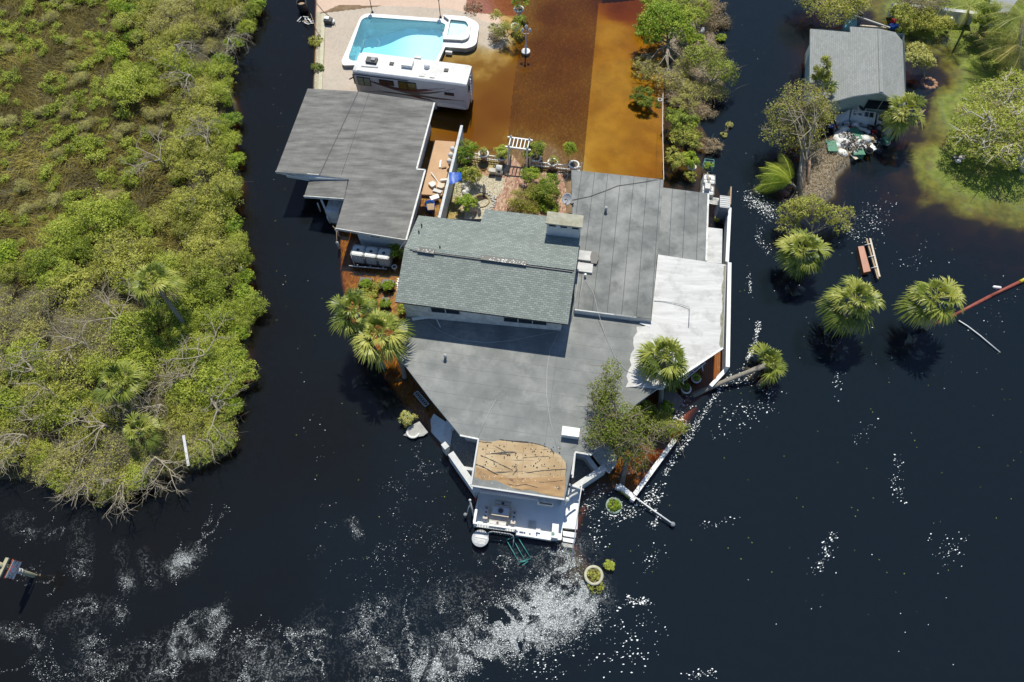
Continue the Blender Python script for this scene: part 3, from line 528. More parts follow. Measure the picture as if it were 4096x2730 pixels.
# --- east low wall along the canal
m = MB(); m.bar(P(2913, 845, .75), P(2902, 1060, .75), .26, .9, m_white); m.bar(P(2911, 1065, .8), P(2903, 1480, .8), .28, 1.0, m_white); m.bar(P(2916, 830, .7), P(2919, 760, .7), .1, .8, m_wood)
tag(m.build('canal_wall', None), 'long straight white capped seawall standing along the right side of the house', 'wall')
m = MB(); m.bar(P(2895, 1490, .45), P(2838, 1552, .45), .26, .7, m_white); tag(m.build('canal_wall', None), 'short white wall piece at the fallen palm trunk, continuing the straight seawall', 'wall')
m = MB(); m.bar(P(2697, 1763, .35), P(2536, 1983, .35), .3, .6, m_white); tag(m.build('canal_wall', None), 'diagonal white wall cap below the big leaning conifer, dappled with shade', 'wall')
m = MB(); m.bar(P(2473, 1944, .3), P(2533, 1993, .3), .3, .55, m_white); m.bar(P(2473, 1944, .28), P(2468, 1958, .28), .3, .5, m_white); m.bar(P(2533, 1993, .28), P(2526, 2004, .28), .3, .5, m_white); m.bar(P(2480, 1962, .1), P(2520, 1994, .1), .12, .3, m_yellow); tag(m.build('dock_bench', None), 'stubby white landing wall with a yellow board at the end of the diagonal cap', 'landing')
m = MB(); a, b = P(2534, 1985, .5), P(2686, 2093, .35); m.tube([a, a.lerp(b, .5)+Vector((0, 0, -.05)), b], .055, 8, m_white); tp_ = thing('fallen_lamp_post', 'thin white lamp post fallen across the water below the conifer', 'lamp post', a)
m.build('post', None, tp_); MB().lathe(P(2691, 2098, .25), [(.02, -.16), (.12, -.1), (.17, 0), (.12, .1), (.02, .15)], 14, m_grey).build('globe', None, tp_)
# ------------------------------------------------------------------ pool
def arcpts(c, r, a0, a1, n): return [(c[0]+r*math.cos(a0+(a1-a0)*k/n), c[1]+r*math.sin(a0+(a1-a0)*k/n)) for k in range(n+1)]
PO = P(1408, 150, 0); PO2 = Vector((PO.x, PO.y))
def roundpoly(pts, rads, n=6):
    out = []; k = len(pts); pts = [Vector(p) for p in pts]
    for i in range(k):
        p, a, b = pts[i], pts[i-1], pts[(i+1) % k]; r = rads[i]
        if r < .01: out.append(p); continue
        e0 = (a-p).normalized(); e1 = (b-p).normalized(); ang = e0.angle(e1); d = r/math.tan(ang/2); p0 = p+e0*d; p1 = p+e1*d
        for t in range(n+1):
            s = t/n; out.append(p0*(1-s)**2+p*2*s*(1-s)+p1*s*s)
    return out
ZP = .50
def pw(l, z=ZP): return [P(a, b, z).to_2d() for a, b in l]
outer = roundpoly(pw([(1448, 52), (1770, 76), (1772, 60), (1860, 66), (1918, 92), (1905, 185), (1862, 194), (1781, 188), (1752, 252), (1372, 262), (1366, 245)]), [1.1, .01, .01, .9, 1.2, 1.1, .9, .05, .05, .3, .3])
inner = roundpoly(pw([(1450, 66), (1762, 88), (1782, 98), (1779, 112), (1771, 150), (1771, 185), (1742, 246), (1388, 244)]), [.9, .1, .3, .01, .1, .1, .05, .7])
tpn = thing('swimming_pool', 'raised rectangular swimming pool with white coping and turquoise water behind the motorhome', 'pool', P(1580, 150, 0))
m_cop = M('white_pool_coping', (.80, .79, .77), (.7, .69, .66), 3, .6)
m_tile = M('pool_side_tiles', (.2, .2, .19), (.3, .3, .28), 3, .6); overbrick(m_tile, .1, .6, .012, (.42, .42, .4), .6, offset=0)
m_plas = M('pool_plaster', (.72, .80, .85), (.78, .86, .9), 1.5, .6, c3=(.5, .58, .52), s3=1.1, f3=(.66, .85))
def ring(name, o, i, z0, z1, mat, smat, parent):
    tris = tessellate_polygon([[Vector((*p, 0)) for p in o], [Vector((*p, 0)) for p in i]]); vs = list(o)+list(i); m = MB()
    for t in tris:
        a = [Vector((*vs[k], z1)) for k in t]
        if (a[1]-a[0]).cross(a[2]-a[0]).z < 0: a.reverse()
        m.face(a, mat)
    for l, sg in ((o, 1), (i, -1)):
        ar = sum(l[k][0]*l[(k+1) % len(l)][1]-l[(k+1) % len(l)][0]*l[k][1] for k in range(len(l)))
        for k in range(len(l)):
            a, b = l[k], l[(k+1) % len(l)]
            if ar*sg < 0: a, b = b, a
            m.face([(*a, z0), (*b, z0), (*b, z1), (*a, z1)], smat, Vector((*b, 0))-Vector((*a, 0)))
    return m.build(name, None, parent)
ring('coping', outer, inner, ZP-.07, ZP, m_cop, m_cop, tpn); out2 = [p for p in offs([Vector((*p, 0)) for p in outer], .05)]; out2 = [p.to_2d() for p in out2]
ring('pool_wall', out2, inner, -.9, ZP-.072, m_tile, m_tile, tpn)
# shell: floor falls from the right (shallow) to the left (deep)
xs = [p.x for p in inner]; ys = [p.y for p in inner]; x0, x1, y0, y1 = min(xs), max(xs), min(ys), max(ys)
def pdepth(p): t = (p.x-x0)/(x1-x0); return -(.62+1.25*max(0, min(1, (.72-t)/.5))*(.5-.5*math.cos(math.pi*max(0, min(1, (.8-t)/.5)))) )
sh = MB(); NX, NY = 22, 12; ip = [(p.x, p.y) for p in inner]
def clampin(p):
    c = Vector(((x0+x1)/2, (y0+y1)/2)); 
    for k in range(60):
        if float(sdist(np.array([p.x]), np.array([p.y]), ip)[0]) > -.02: break
        p = p.lerp(c, .03)
    return p
gridp = [[None]*(NY+1) for _ in range(NX+1)]
for i in range(NX+1):
    for j in range(NY+1):
        p = Vector((x0+(x1-x0)*i/NX, y0+(y1-y0)*j/NY)); p = clampin(p); sd = float(sdist(np.array([p.x]), np.array([p.y]), ip)[0]); dz = pdepth(p)
        gridp[i][j] = Vector((p.x, p.y, dz+.25*(1-min(1, max(0, sd)/.5))**2))
for i in range(NX):
    for j in range(NY): sh.face([gridp[i][j], gridp[i+1][j], gridp[i+1][j+1], gridp[i][j+1]], m_plas, smooth=True)
for k in range(len(inner)):
    a, b = inner[k], inner[(k+1) % len(inner)]; sh.face([(*b, -2.1), (*a, -2.1), (*a, ZP-.06), (*b, ZP-.06)], m_plas)
sh.build('basin', None, tpn)
pwm = bpy.data.materials.new('pool_water_clear'); pwm.use_nodes = True; nt = pwm.node_tree; N = nt.nodes; L = nt.links; N.remove(N['Principled BSDF'])
tr = N.new('ShaderNodeBsdfTransparent'); gl = N.new('ShaderNodeBsdfGlossy'); gl.inputs['Roughness'].default_value = .05; fr = N.new('ShaderNodeFresnel'); fr.inputs[0].default_value = 1.33; mx = N.new('ShaderNodeMixShader'); pdf = N.new('ShaderNodeBsdfDiffuse'); pdf.inputs[0].default_value = (.065, .16, .20, 1); pad = N.new('ShaderNodeAddShader'); L.new(tr.outputs[0], pad.inputs[0]); L.new(pdf.outputs[0], pad.inputs[1])
L.new(fr.outputs[0], mx.inputs[0]); L.new(pad.outputs[0], mx.inputs[1]); L.new(gl.outputs[0], mx.inputs[2]); L.new(mx.outputs[0], N['Material Output'].inputs[0])
va = N.new('ShaderNodeVolumeAbsorption'); va.inputs[0].default_value = (.2, .92, .98, 1); va.inputs[1].default_value = .28; L.new(va.outputs[0], N['Material Output'].inputs[1])
inw = [p for p in inner]; wt = MB(); ar = sum(inw[k].x*inw[(k+1) % len(inw)].y-inw[(k+1) % len(inw)].x*inw[k].y for k in range(len(inw)))
wt.prism([Vector((*p, ZP-.09)) for p in inw], zb=-2.6, mat=pwm); wt.build('pool_water', None, tpn)
# spa, raised a little above the pool
ZS = .78
so_ = roundpoly(pw([(1771, 60), (1852, 66), (1884, 88), (1876, 158), (1850, 160), (1771, 156), (1771, 130), (1785, 118), (1788, 100), (1797, 80)], ZS), [.05, .7, .9, .9, .6, .1, .1, .1, .3, .3]); si_ = roundpoly(pw([(1802, 78), (1862, 84), (1873, 100), (1860, 142), (1789, 142), (1793, 120)], ZS), [.1, .4, .4, .5, .1, .1])
spa = thing('hot_tub', 'raised white rimmed spa with green water joined to the corner of the pool', 'spa', P(1830, 120, 0))
ring('rim', so_, si_, ZS-.07, ZS, m_cop, m_cop, spa); ring('spa_wall', so_, si_, .2, ZS-.072, m_tile, m_tile, spa)
b = MB(); b.face([(*p, -.25) for p in si_], m_plas)
for k in range(len(si_)): a, c_ = si_[k], si_[(k+1) % len(si_)]; b.face([(*c_, -.25), (*a, -.25), (*a, ZS-.06), (*c_, ZS-.06)], m_plas)
sc_ = [(Vector(p)*.0+Vector(p)) for p in si_]; cx_ = sum((Vector(p) for p in si_), Vector((0, 0)))/len(si_)
ring('seat', [tuple(p) for p in si_], [tuple(cx_+(Vector(p)-cx_)*.6) for p in si_], -.25, .22, m_plas, m_plas, spa); b.build('basin', None, spa)
spw = pwm.copy(); spw.name = 'spa_water'; spw.node_tree.nodes['Volume Absorption'].inputs[0].default_value = (.05, .9, .8, 1); spw.node_tree.nodes['Volume Absorption'].inputs[1].default_value = .9
MB().prism([Vector((*p, ZS-.14)) for p in si_], zb=-.3, mat=spw).build('spa_water', None, spa)
# pool cleaner hose
c_ = P(1485, 175, .34); h = MB(); h.tube([c_+Vector((.78*math.cos(t/24*5.2+2.2), .78*math.sin(t/24*5.2+2.2), .01)) for t in range(25)], .018, 5, m_grey); tag(h.build('pool_hose', None), 'thin curled cleaner hose floating in the turquoise pool', 'hose')
ori(P(1795, 206, .32), .62, .2, .0, .3, m_cop, 'pool_step', tpn)
# two lamp posts beyond the pool, leaves, junk on the patio
for (u, v, u2, v2, lb) in ((1490, 52, 1493, -4, 'dark garden lamp post behind the pool near its left corner'), (1762, 72, 1764, 14, 'dark garden lamp post behind the pool near the hot tub')):
    p = P(u, v, .12); t = thing('garden_lamp', lb, 'lamp', p, 'dark lamp posts behind the pool'); m = MB(); m.tube([p, p+Vector((0, 0, .12)), p+Vector((0, 0, .14)), p+Vector((0, 0, 1.9))], [.12, .12, .04, .035], 8, m_dark); m.build('pole', None, t)
    MB().lathe(p+Vector((0, 0, 1.9)), [(.03, 0), (.17, .1), (.2, .35), (.06, .5), (.01, .58)], 8, m_dark).build('lantern', None, t)
p = P(2103, 213, -.2); t = thing('street_lamp', 'white ornamental lamp post with three globes standing in the flooded driveway', 'lamp post', p)
m = MB(); h_ = 2.75; m.lathe(p, [(.42, 0), (.42, .24), (.36, .26), (.12, .3), (.09, .5), (.11, .8), (.06, .9), (.05, h_-.3), (.08, h_-.28), (.03, h_-.1)], 14, m_white)
for s in (-1, 1): m.tube([p+Vector((0, 0, h_-.6)), p+Vector((s*.25, 0, h_-.62)), p+Vector((s*.33, 0, h_-.45))], .03, 6, m_white)
m.build('pole', None, t)
for dx, dz in ((-.33, -.42), (0, -.08), (.33, -.42)): MB().lathe(p+Vector((dx, 0, h_+dz)), [(.06, 0), (.13, .1), (.15, .22), (.07, .36), (.01, .44)], 12, m_white).build('globe', None, t)
# sea wall strip left of the patio and bits on it
m = MB(); m.bar(P(1296, 60, .12), P(1281, 380, .12), .34, .25, M('yellow_stone_kerb', (.42, .40, .27), (.55, .52, .38), 4, .9)); tag(m.build('kerb', None), kind='structure')
p = P(1316, 95, .15); t = thing('pool_pump', 'white and grey pool pump box on the paving left of the pool', 'pump', p); m = MB(); m.box(p+Vector((0, 0, .25)), (.75, .55, .5), AX, m_dark); m.box(p+Vector((-.1, .06, .56)), (.5, .38, .14), AX, m_white2); m.build('housing', None, t); MB().tube([p+Vector((.45, -.2, .18)), p+Vector((.5, .2, .2))], .11, 10, m_white).build('filter', None, t)
m = MB(); m.tube([P(1252, -6, .2), P(1290, 42, .18), P(1322, 70, .17), P(1338, 88, .17), P(1342, 106, .17)], .02, 5, m_dark); tag(m.build('cable', None), 'thin dark cable lying across the paving at the top left of the pool', 'cable')
p = P(1214, 40, .1); t = thing('debris_barrel', 'dark barrel heaped with broken boards at the far end of the left seawall', 'barrel', p); m = MB(); m.lathe(p, [(.45, 0), (.5, .6), (.48, .9), (.42, .88), (.4, .6)], 16, m_black); m.lathe(p+Vector((0, 0, .6)), [(.01, .06), (.4, 0)], 12, m_wood); m.build('barrel', None, t)
m = MB(); random.seed(2)
for k in range(14): a = P(1200+random.random()*40, 60+random.random()*40, random.random()*.3); m.bar(a, a+Vector((random.uniform(-.5, .5), random.uniform(-.9, .2), random.uniform(-.2, .2))), .09, .03, random.choice((m_wood, m_pvc, m_white2)))
m.build('broken_boards', None, t)
m = MB(); m.tube([P(1242, 55, .2), P(1262, 110, .18), P(1275, 140, .15)], .02, 5, m_wood); m.box(P(1276, 145, .12), (.3, .35, .06), .5, m_black); tag(m.build('shovel', None), 'black bladed shovel lying on gravel beside the left seawall', 'shovel')
# ------------------------------------------------------------------ motorhome
rv = thing('motorhome', 'white motorhome with swooping grey and maroon stripes parked in shallow flood water', 'motorhome', P(1640, 400, 0))
A0 = P(1402, 283, 3.3); A1 = P(1865, 342, 3.3); ux = (A1-A0).normalized(); uy = Vector((-ux.y, ux.x, 0)); RL = (A1-A0).length; RW = 2.5
def rp(x, y, z): return Vector((A0.x, A0.y, 0))+ux*x+uy*y+Vector((0, 0, z))
MR = Matrix((ux, uy, Vector((0, 0, 1)))).transposed()
m_rv = M('motorhome_body', (.56, .57, .58), (.5, .51, .52), 1.2, .35); m_rvr = M('motorhome_roof', (.64, .63, .60), (.52, .51, .48), .9, .6, c3=(.78, .78, .76), s3=.5, f3=(.4, .65)); m_sil = M('silver_stripe', (.10, .10, .10), rough=.4); m_mar = M('maroon_stripe', (.16, .02, .025), rough=.4); m_gold = M('bronze_stripe', (.09, .07, .05), rough=.4)
# body by cross sections along x, nose rounded in plan and profile
sec = [(0, .30, .95, .35), (.12, .12, .62, .12), (.45, .02, .55, .02), (1.0, 0, .52, 0), (RL-.25, 0, .5, 0), (RL, .04, .62, .06)]
b = MB(ux); prof = []
for x, iy, zb, dt in sec:
    y0_, y1_ = iy, RW-iy; zt = 3.3-dt*.9
    prof.append([rp(x, y0_, zb), rp(x, y0_, zt-.12), rp(x, y0_+.1, zt), rp(x, y1_-.1, zt), rp(x, y1_, zt-.12), rp(x, y1_, zb)])
for i in range(len(prof)-1):
    for k in range(6):
        l = (k+1) % 6; b.face([prof[i][k], prof[i][l], prof[i+1][l], prof[i+1][k]][::-1], m_rv if k != 2 else m_rvr, ux)
b.face(prof[0], m_rv); b.face(prof[-1][::-1], m_rv); b.build('body', None, rv)
MB().box(rp(RL/2+.1, RW/2, 3.305), (RL-.9, RW-.26, .03), mat=m_rvr, M=MR).build('roof', None, rv)
# stripes drawn as thin bodies on the south side
def side(xz, th_, mat, name='stripe', off=.0):
    m = MB(ux); a = [rp(x, -.012-off, z) for x, z in xz]; n = len(a)//2; t_ = a[:n]; bt = a[n:][::-1]
    for i in range(n-1):
        q = [bt[i], bt[i+1], t_[i+1], t_[i]]; m.face(q, mat, ux); qq = [p+uy*.01 for p in q][::-1]; m.face(qq, mat, ux); m.face([t_[i], t_[i+1], t_[i+1]+uy*.01, t_[i]+uy*.01], mat, ux)
    return m.build(name, None, rv)
def swoosh(x0, x1, zc0, zc1, bow, w0, w1, mat, off=0, n=22):
    top = []; bot = []
    for k in range(n+1):
        t = k/n; x = x0+(x1-x0)*t; z = zc0+(zc1-zc0)*t-bow*math.sin(math.pi*t); w_ = w0+(w1-w0)*t; w_ *= max(.08, math.sin(math.pi*min(1, t*1.15+.02))**.5); top.append((x, z+w_/2)); bot.append((x, z-w_/2))
    side(top+bot[::-1], 0, mat, 'stripe', off)
swoosh(1.5, RL-.2, 2.35, 1.5, .42, .14, .3, m_sil, .0); swoosh(1.3, RL-1.0, 2.55, 2.75, .95, .14, .34, m_sil, .002); swoosh(1.45, RL-1.9, 2.5, 2.7, .72, .1, .3, m_mar, .004); swoosh(1.6, RL-2.5, 2.45, 2.6, .55, .09, .26, m_dark, .006)
swoosh(2.0, RL-.3, 1.45, 1.55, .1, .06, .18, m_gold, .003); swoosh(.8, 7.2, 1.15, .95, -.3, .05, .05, m_sil, .002); swoosh(4.6, 6.6, 1.35, 1.05, -.08, .05, .3, m_mar, .004); swoosh(5.8, 7.2, 1.2, .98, -.1, .04, .16, m_dark, .006)
side([(.1, 3.0), (.4, 3.02), (RL*.5, 3.02), (RL*.5, 2.94), (.4, 2.94), (.1, 2.92)], 0, m_dark, 'awning_rail', .03)
side([(7.4, .98), (8.3, 1.02), (9.3, .95), (RL-.2, .75), (RL-.2, .6), (9.3, .56), (8.3, .56), (7.4, .58)], 0, m_white, 'storage_panel', .01)
def rwin(x0, x1, z0, z1, n=2, lite=m_glass):
    c = rp((x0+x1)/2, -.02, (z0+z1)/2); w_ = MB().box(c, (x1-x0, .05, z1-z0), mat=m_black, M=MR).build('window', None, rv); m = MB()
    for k in range(n): m.box(rp(x0+(x1-x0)*(k+.5)/n, -.05, (z0+z1)/2), ((x1-x0)/n-.08, .02, z1-z0-.12), mat=lite, M=MR)
    m.build('pane', None, w_)
m_gglass = M('green_tinted_glass', (.13, .2, .16), (.22, .3, .25), 2, .12); m_yglass = M('amber_reflecting_glass', (.12, .11, .03), (.03, .03, .02), 3, .1)
rwin(.42, 1.6, 1.85, 2.75, 2, m_gglass); rwin(2.4, 3.7, 2.2, 2.75, 2); rwin(4.1, 5.7, 2.0, 2.85, 2, m_yglass); rwin(RL-2.0, RL-1.15, 1.95, 2.25, 1)
m = MB(); m.box(rp(RL+.02, RW/2, 2.35), (.06, 1.3, .8), mat=m_black, M=MR); m.build('rear_window', None, rv)
m = MB()
for k in range(8): m.bar(rp(RL+.16, .75, .8+k*.33), rp(RL+.16, 1.15, .8+k*.33), .04, .04, m_white)
for y in (.75, 1.15): m.bar(rp(RL+.16, y, .7), rp(RL+.16, y, 3.35), .05, .05, m_white)
m.build('ladder', None, rv)
m = MB(); m.box(rp(-.0, RW/2, 2.1), (.14, 2.0, 1.0), mat=m_glass, M=MR); m.build('windshield', None, rv)
for y in (.2, RW-.2): MB().bar(rp(.0, y, 2.4), rp(-.25, y+(-.35 if y < 1 else .35), 2.45), .07, .1, m_black).build('mirror', None, rv)
for x in (1.7, 7.1):
    w_ = MB(); Mz = Matrix.Rotation(math.pi/2, 3, 'X'); w_.lathe(rp(x, .14, .3), [(.24, -.1), (.46, -.12), (.48, 0), (.46, .12), (.3, .12), (.05, .08)], 18, m_black, MR@Mz, cap=True); wo_ = w_.build('wheel', None, rv); MB().lathe(rp(x, .1, .3), [(.24, .1), (.2, .14), (.05, .14)], 12, m_grey, MR@Mz, cap=True).build('rim', None, wo_)
    MB().lathe(rp(x, RW-.14, .3), [(.24, -.12), (.46, -.12), (.48, 0), (.46, .12), (.05, .12)], 18, m_black, MR@Mz).build('wheel', None, rv)
def rtop(u, v, dx, dy, dz, mat, name, z=3.32):
    p = P(u, v, z); return MB().box(p+Vector((0, 0, dz/2)), (dx, dy, dz), mat=mat, M=MR).build(name, None, rv)
a = rtop(1488, 247, .95, .62, .22, m_dark, 'air_conditioner'); rtop(1493, 240, .35, .3, .12, m_grey, 'fan_cover', 3.55)
rtop(1567, 257, .36, .34, .08, m_black, 'roof_vent'); rtop(1785, 283, .36, .34, .08, m_black, 'roof_vent'); ac = rtop(1631, 262, .95, .72, .3, m_white, 'air_conditioner'); rtop(1689, 299, .5, .5, .05, m_white2, 'hatch'); rtop(1730, 306, .42, .4, .08, m_white, 'hatch'); rtop(1672, 232, .62, .28, .1, m_white2, 'hatch')
MB().lathe(P(1708, 271, 3.3), [(.24, 0), (.25, .2), (.2, .3), (.02, .34)], 16, m_white).build('satellite_dome', None, rv)
MB().tube([P(1445, 265, 3.38), P(1512, 270, 3.38)], .035, 6, m_pvc).build('antenna', None, rv)
for k in range(5): p = rp(.35, .3+k*.45, 3.12); MB().box(p, (.1, .12, .06), mat=m_wood, M=MR).build('marker_light', None, rv)
# ------------------------------------------------------------------ tan slab, white wall, fence, arbor, planters
m = MB(); m.prism(PL([(1738, 562, .2), (1822, 568, .2), (1768, 782, .2), (1684, 778, .2)]), zb=-.4, mat=m_sand); tag(m.build('tan_terrace', None), kind='structure')
ZW = 1.9; wa = P(1847, 503, ZW); wb = P(1757, 872, ZW); m_stw = M('white_masonry', (.62, .63, .62), (.5, .51, .5), 3, .85, c3=(.34, .35, .33), s3=.9, f3=(.55, .8), bump=.4)
tw = thing('garden_wall', 'tall thin white masonry wall between the tan terrace and the garden', 'wall', (wa.x, wa.y, -.2)); m = MB(); m.bar(Vector((wa.x, wa.y, .85)), Vector((wb.x, wb.y, .85)), .16, 2.1, m_stw); m.build('wall', None, tw); m = MB()
m.bar(wa, wb, .22, .06, m_stw); m.build('coping', None, tw)
for k, (u, v) in enumerate(((1810, 597), (1803, 621), (1797, 645))):
    p = P(u, v, .9); tag(MB().lathe(p, [(.02, -.22), (.2, -.15), (.24, .05), (.1, .22), (.02, .25)], 12, m_white).build('globe_lamp', None), ['white ball on the terrace side of the garden wall, farthest from the house', 'middle of three white balls on the terrace side of the garden wall', 'white ball on the terrace side of the garden wall, nearest to the house'][k], 'ball', 'white balls along the garden wall')
def fence(a, b, lb, z0, nump, h=.72):
    t = thing('picket_fence', lb, 'fence', a, 'white picket fences beside the arbor'); A = Vector(a); B = Vector(b); r = MB()
    for z in (.18, h-.1): r.bar(A+Vector((0, 0, z0+z)), B+Vector((0, 0, z0+z)), .07, .08, m_white)
    r.build('rails', None, t); m = MB()
    for k in range(nump): p = A.lerp(B, (k+.5)/nump); m.box(p+Vector((0, -.05, z0+h/2)), (.05, .025, h), AX, m_white)
    m.build('pickets', None, t)
    for p in (A, B): q = MB(); q.box(p+Vector((0, 0, z0+.5)), (.1, .1, 1.2), AX, m_white); q.lathe(p+Vector((0, 0, z0+1.1)), [(.07, 0), (.07, .04), (.02, .12)], 8, m_white); q.build('post', None, t)
fence(P(1852, 628, 0), P(2014, 650, 0), 'white picket fence left of the garden arbor', -.05, 26); fence(P(2118, 664, 0), P(2322, 688, 0), 'white picket fence right of the garden arbor', -.05, 32)
ta = thing('garden_arbor', 'white timber garden arbor with ladder top over the brick path', 'arbor', P(2070, 660, 0)); c0 = P(2035, 661, 0); c1 = P(2107, 671, 0); dd = (c1-c0).normalized(); dn = Vector((-dd.y, dd.x, 0)); HA = 2.25
for c_ in (c0, c1):
    for k in (0, 1.05): q = MB(); q.box(c_+dn*k+Vector((0, 0, HA/2-.1)), (.13, .13, HA+.2), AX, m_white); q.lathe(c_+dn*k+Vector((0, 0, HA)), [(.09, 0), (.1, .06), (.03, .16), (.01, .2)], 8, m_white); q.build('post', None, ta)
m = MB()
for k in (0, 1.05): m.bar(c0+dn*k-dd*.28+Vector((0, 0, HA-.1)), c1+dn*k+dd*.28+Vector((0, 0, HA-.1)), .1, .14, m_white)
m.build('beam', None, ta)
for k in range(6): p = c0.lerp(c1, k/5); MB().bar(p+Vector((0, 0, HA-.06)), p+dn*1.05+Vector((0, 0, HA-.06)), .075, .08, m_white).build('rung', None, ta)
# ------------------------------------------------------------------ canal-side deck and its roof
dk = thing('waterfront_deck', 'white waterfront deck with stairs at the bottom tip of the house', 'deck', P(2080, 2080, 0))
ZD = .38
fp = [(1925, 1890), (1896, 2104), (2062, 2126), (2203, 2160), (2246, 2160), (2262, 1990), (2290, 1880)]
m_dfl = M('deck_floor_paint', (.72, .74, .74), (.78, .79, .78), 1.2, .6)
MB().prism(PL(fp, ZD), zb=-.5, mat=m_dfl, smat=m_white2).build('floor', None, dk)
MB().prism(PL([(2262, 1985), (2319, 1955), (2309, 2118), (2248, 2112)], ZD-.003), zb=-.4, mat=m_white, smat=m_white2).build('landing', None, dk)
for k, (z, v0, v1) in enumerate(((.26, 2124, 2146), (.12, 2149, 2168), (.0, 2171, 2188))):
    MB().prism(PL([(2251-k, v0, z), (2305-k*4, v0+8, z), (2302-k*4, v1+6, z), (2253-k, v1-2, z)]), zb=-.4, mat=m_white if k < 2 else m_white2).build('step', None, dk)
# roof over the deck, torn to bare sheathing
rf = [(1914, 1757, 3.02), (2300, 1808, 3.02), (2290, 1850, 3.0), (2258, 1997, 2.94), (1882, 1942, 2.94), (1890, 1880, 2.965)]
dr = slab('porch_roof', rf, .16, m_membrane2, dk)
m_ply, nt, b = newmat('weathered_roof_sheathing'); N = nt.nodes; L = nt.links; tc = N.new('ShaderNodeTexCoord'); b.inputs['Roughness'].default_value = .85
n1 = N.new('ShaderNodeTexNoise'); n1.inputs['Scale'].default_value = .7; n1.inputs['Detail'].default_value = 6; L.new(tc.outputs['Object'], n1.inputs[0])
r1_ = N.new('ShaderNodeValToRGB'); r1_.color_ramp.elements[0].color = (.36, .25, .13, 1); r1_.color_ramp.elements[1].color = (.50, .38, .23, 1); r1_.color_ramp.elements[0].position = .35; r1_.color_ramp.elements[1].position = .65; L.new(n1.outputs[0], r1_.inputs[0])
mp = N.new('ShaderNodeMapping'); mp.inputs['Scale'].default_value = (.55, 5, 5); mp.inputs['Rotation'].default_value = (0, 0, .35); L.new(tc.outputs['Object'], mp.inputs[0]); n2 = N.new('ShaderNodeTexNoise'); n2.inputs['Scale'].default_value = .75; n2.inputs['Detail'].default_value = 5; n2.inputs['Distortion'].default_value = .4; L.new(mp.outputs[0], n2.inputs[0])
r2 = N.new('ShaderNodeValToRGB'); r2.color_ramp.elements[0].position = .60; r2.color_ramp.elements[1].position = .66; L.new(n2.outputs[0], r2.inputs[0])
n3 = N.new('ShaderNodeTexVoronoi'); n3.inputs['Scale'].default_value = 2.6; L.new(tc.outputs['Object'], n3.inputs[0]); r3 = N.new('ShaderNodeValToRGB'); r3.color_ramp.elements[0].position = .09; r3.color_ramp.elements[0].color = (1, 1, 1, 1); r3.color_ramp.elements[1].position = .12; r3.color_ramp.elements[1].color = (0, 0, 0, 1); L.new(n3.outputs[0], r3.inputs[0])
mxx = N.new('ShaderNodeMath'); mxx.operation = 'MAXIMUM'; L.new(r2.outputs[0], mxx.inputs[0]); L.new(r3.outputs[0], mxx.inputs[1]); mx = N.new('ShaderNodeMix'); mx.data_type = 'RGBA'; L.new(mxx.outputs[0], mx.inputs[0]); L.new(r1_.outputs[0], mx.inputs[6]); mx.inputs[7].default_value = (.07, .065, .055, 1); L.new(mx.outputs[2], b.inputs['Base Color'])
overbrick(m_ply, 2.44, 1.22, .012, (.22, .15, .08), .8)
def onroof(u, v, lift=.008):
    t = (v-1757)/(1942-1757); t = (v-(1757+(u-1914)*.132))/187; return P(u, v, 3.02-.08*max(0, min(1, t))+lift)
pl = [(1916, 1762), (1950, 1768), (1972, 1768), (1985, 1764), (2000, 1762), (2090, 1772), (2140, 1776), (2180, 1786), (2205, 1803), (2240, 1822), (2262, 1850), (2264, 1870), (2258, 1920), (2262, 1930), (2255, 1992), (2225, 1988), (2200, 1983), (2165, 1975), (2140, 1966), (2110, 1960), (2090, 1963), (2055, 1956), (2020, 1940), (1985, 1923), (1965, 1922), (1940, 1924), (1898, 1910)]
MB().prism([onroof(*p) for p in pl], h=.012, mat=m_ply).build('bare_sheathing', None, dr)
e = MB(); 
for a, b_ in (((1914, 1757), (1884, 1940)), ((2300, 1812), (2287, 1900)), ((1884, 1944), (2258, 1999))): e.bar(onroof(*a, .02), onroof(*b_, .02), .1, .12, m_pvc)
e.bar(P(1840, 1743, 3.0), P(1914, 1758, 3.0), .1, .14, m_white2); e.bar(P(2300, 1810, 3.0), P(2366, 1821, 3.0), .1, .14, m_white2); e.bar(P(2300, 1812, 3.0), P(2290, 1912, 2.9), .1, .14, m_white2)
e.build('gutter', None, dr)
m = MB()
for k in range(46):
    random.seed(k); u = random.uniform(1925, 2245); v = random.uniform(1790, 1960)
    p = onroof(u, v, .02); m.box(p, (.035, .035, .02), mat=m_white)
m.build('roofing_nails', None, dr)
m_ply2 = M('darker_weathered_sheathing', (.30, .18, .085), (.42, .27, .13), 1.5, .85, stretch=(.5, 4, 1), c3=(.10, .08, .06), s3=.9, f3=(.56, .66), detail=8)
MB().prism([onroof(u, v, .016) for u, v in ((1905, 1868), (1960, 1885), (2040, 1912), (2120, 1912), (2262, 1906), (2262, 1930), (2255, 1990), (2225, 1986), (2200, 1981), (2165, 1973), (2140, 1964), (2110, 1958), (2090, 1961), (2055, 1954), (2020, 1938), (1985, 1921), (1965, 1920), (1940, 1922), (1899, 1908))], h=.008, mat=m_ply2).build('stained_sheathing', None, dr)
m_tar = M('black_roofing_tar', (.035, .035, .035), (.07, .065, .06), 3, .9); m = MB(); random.seed(14)
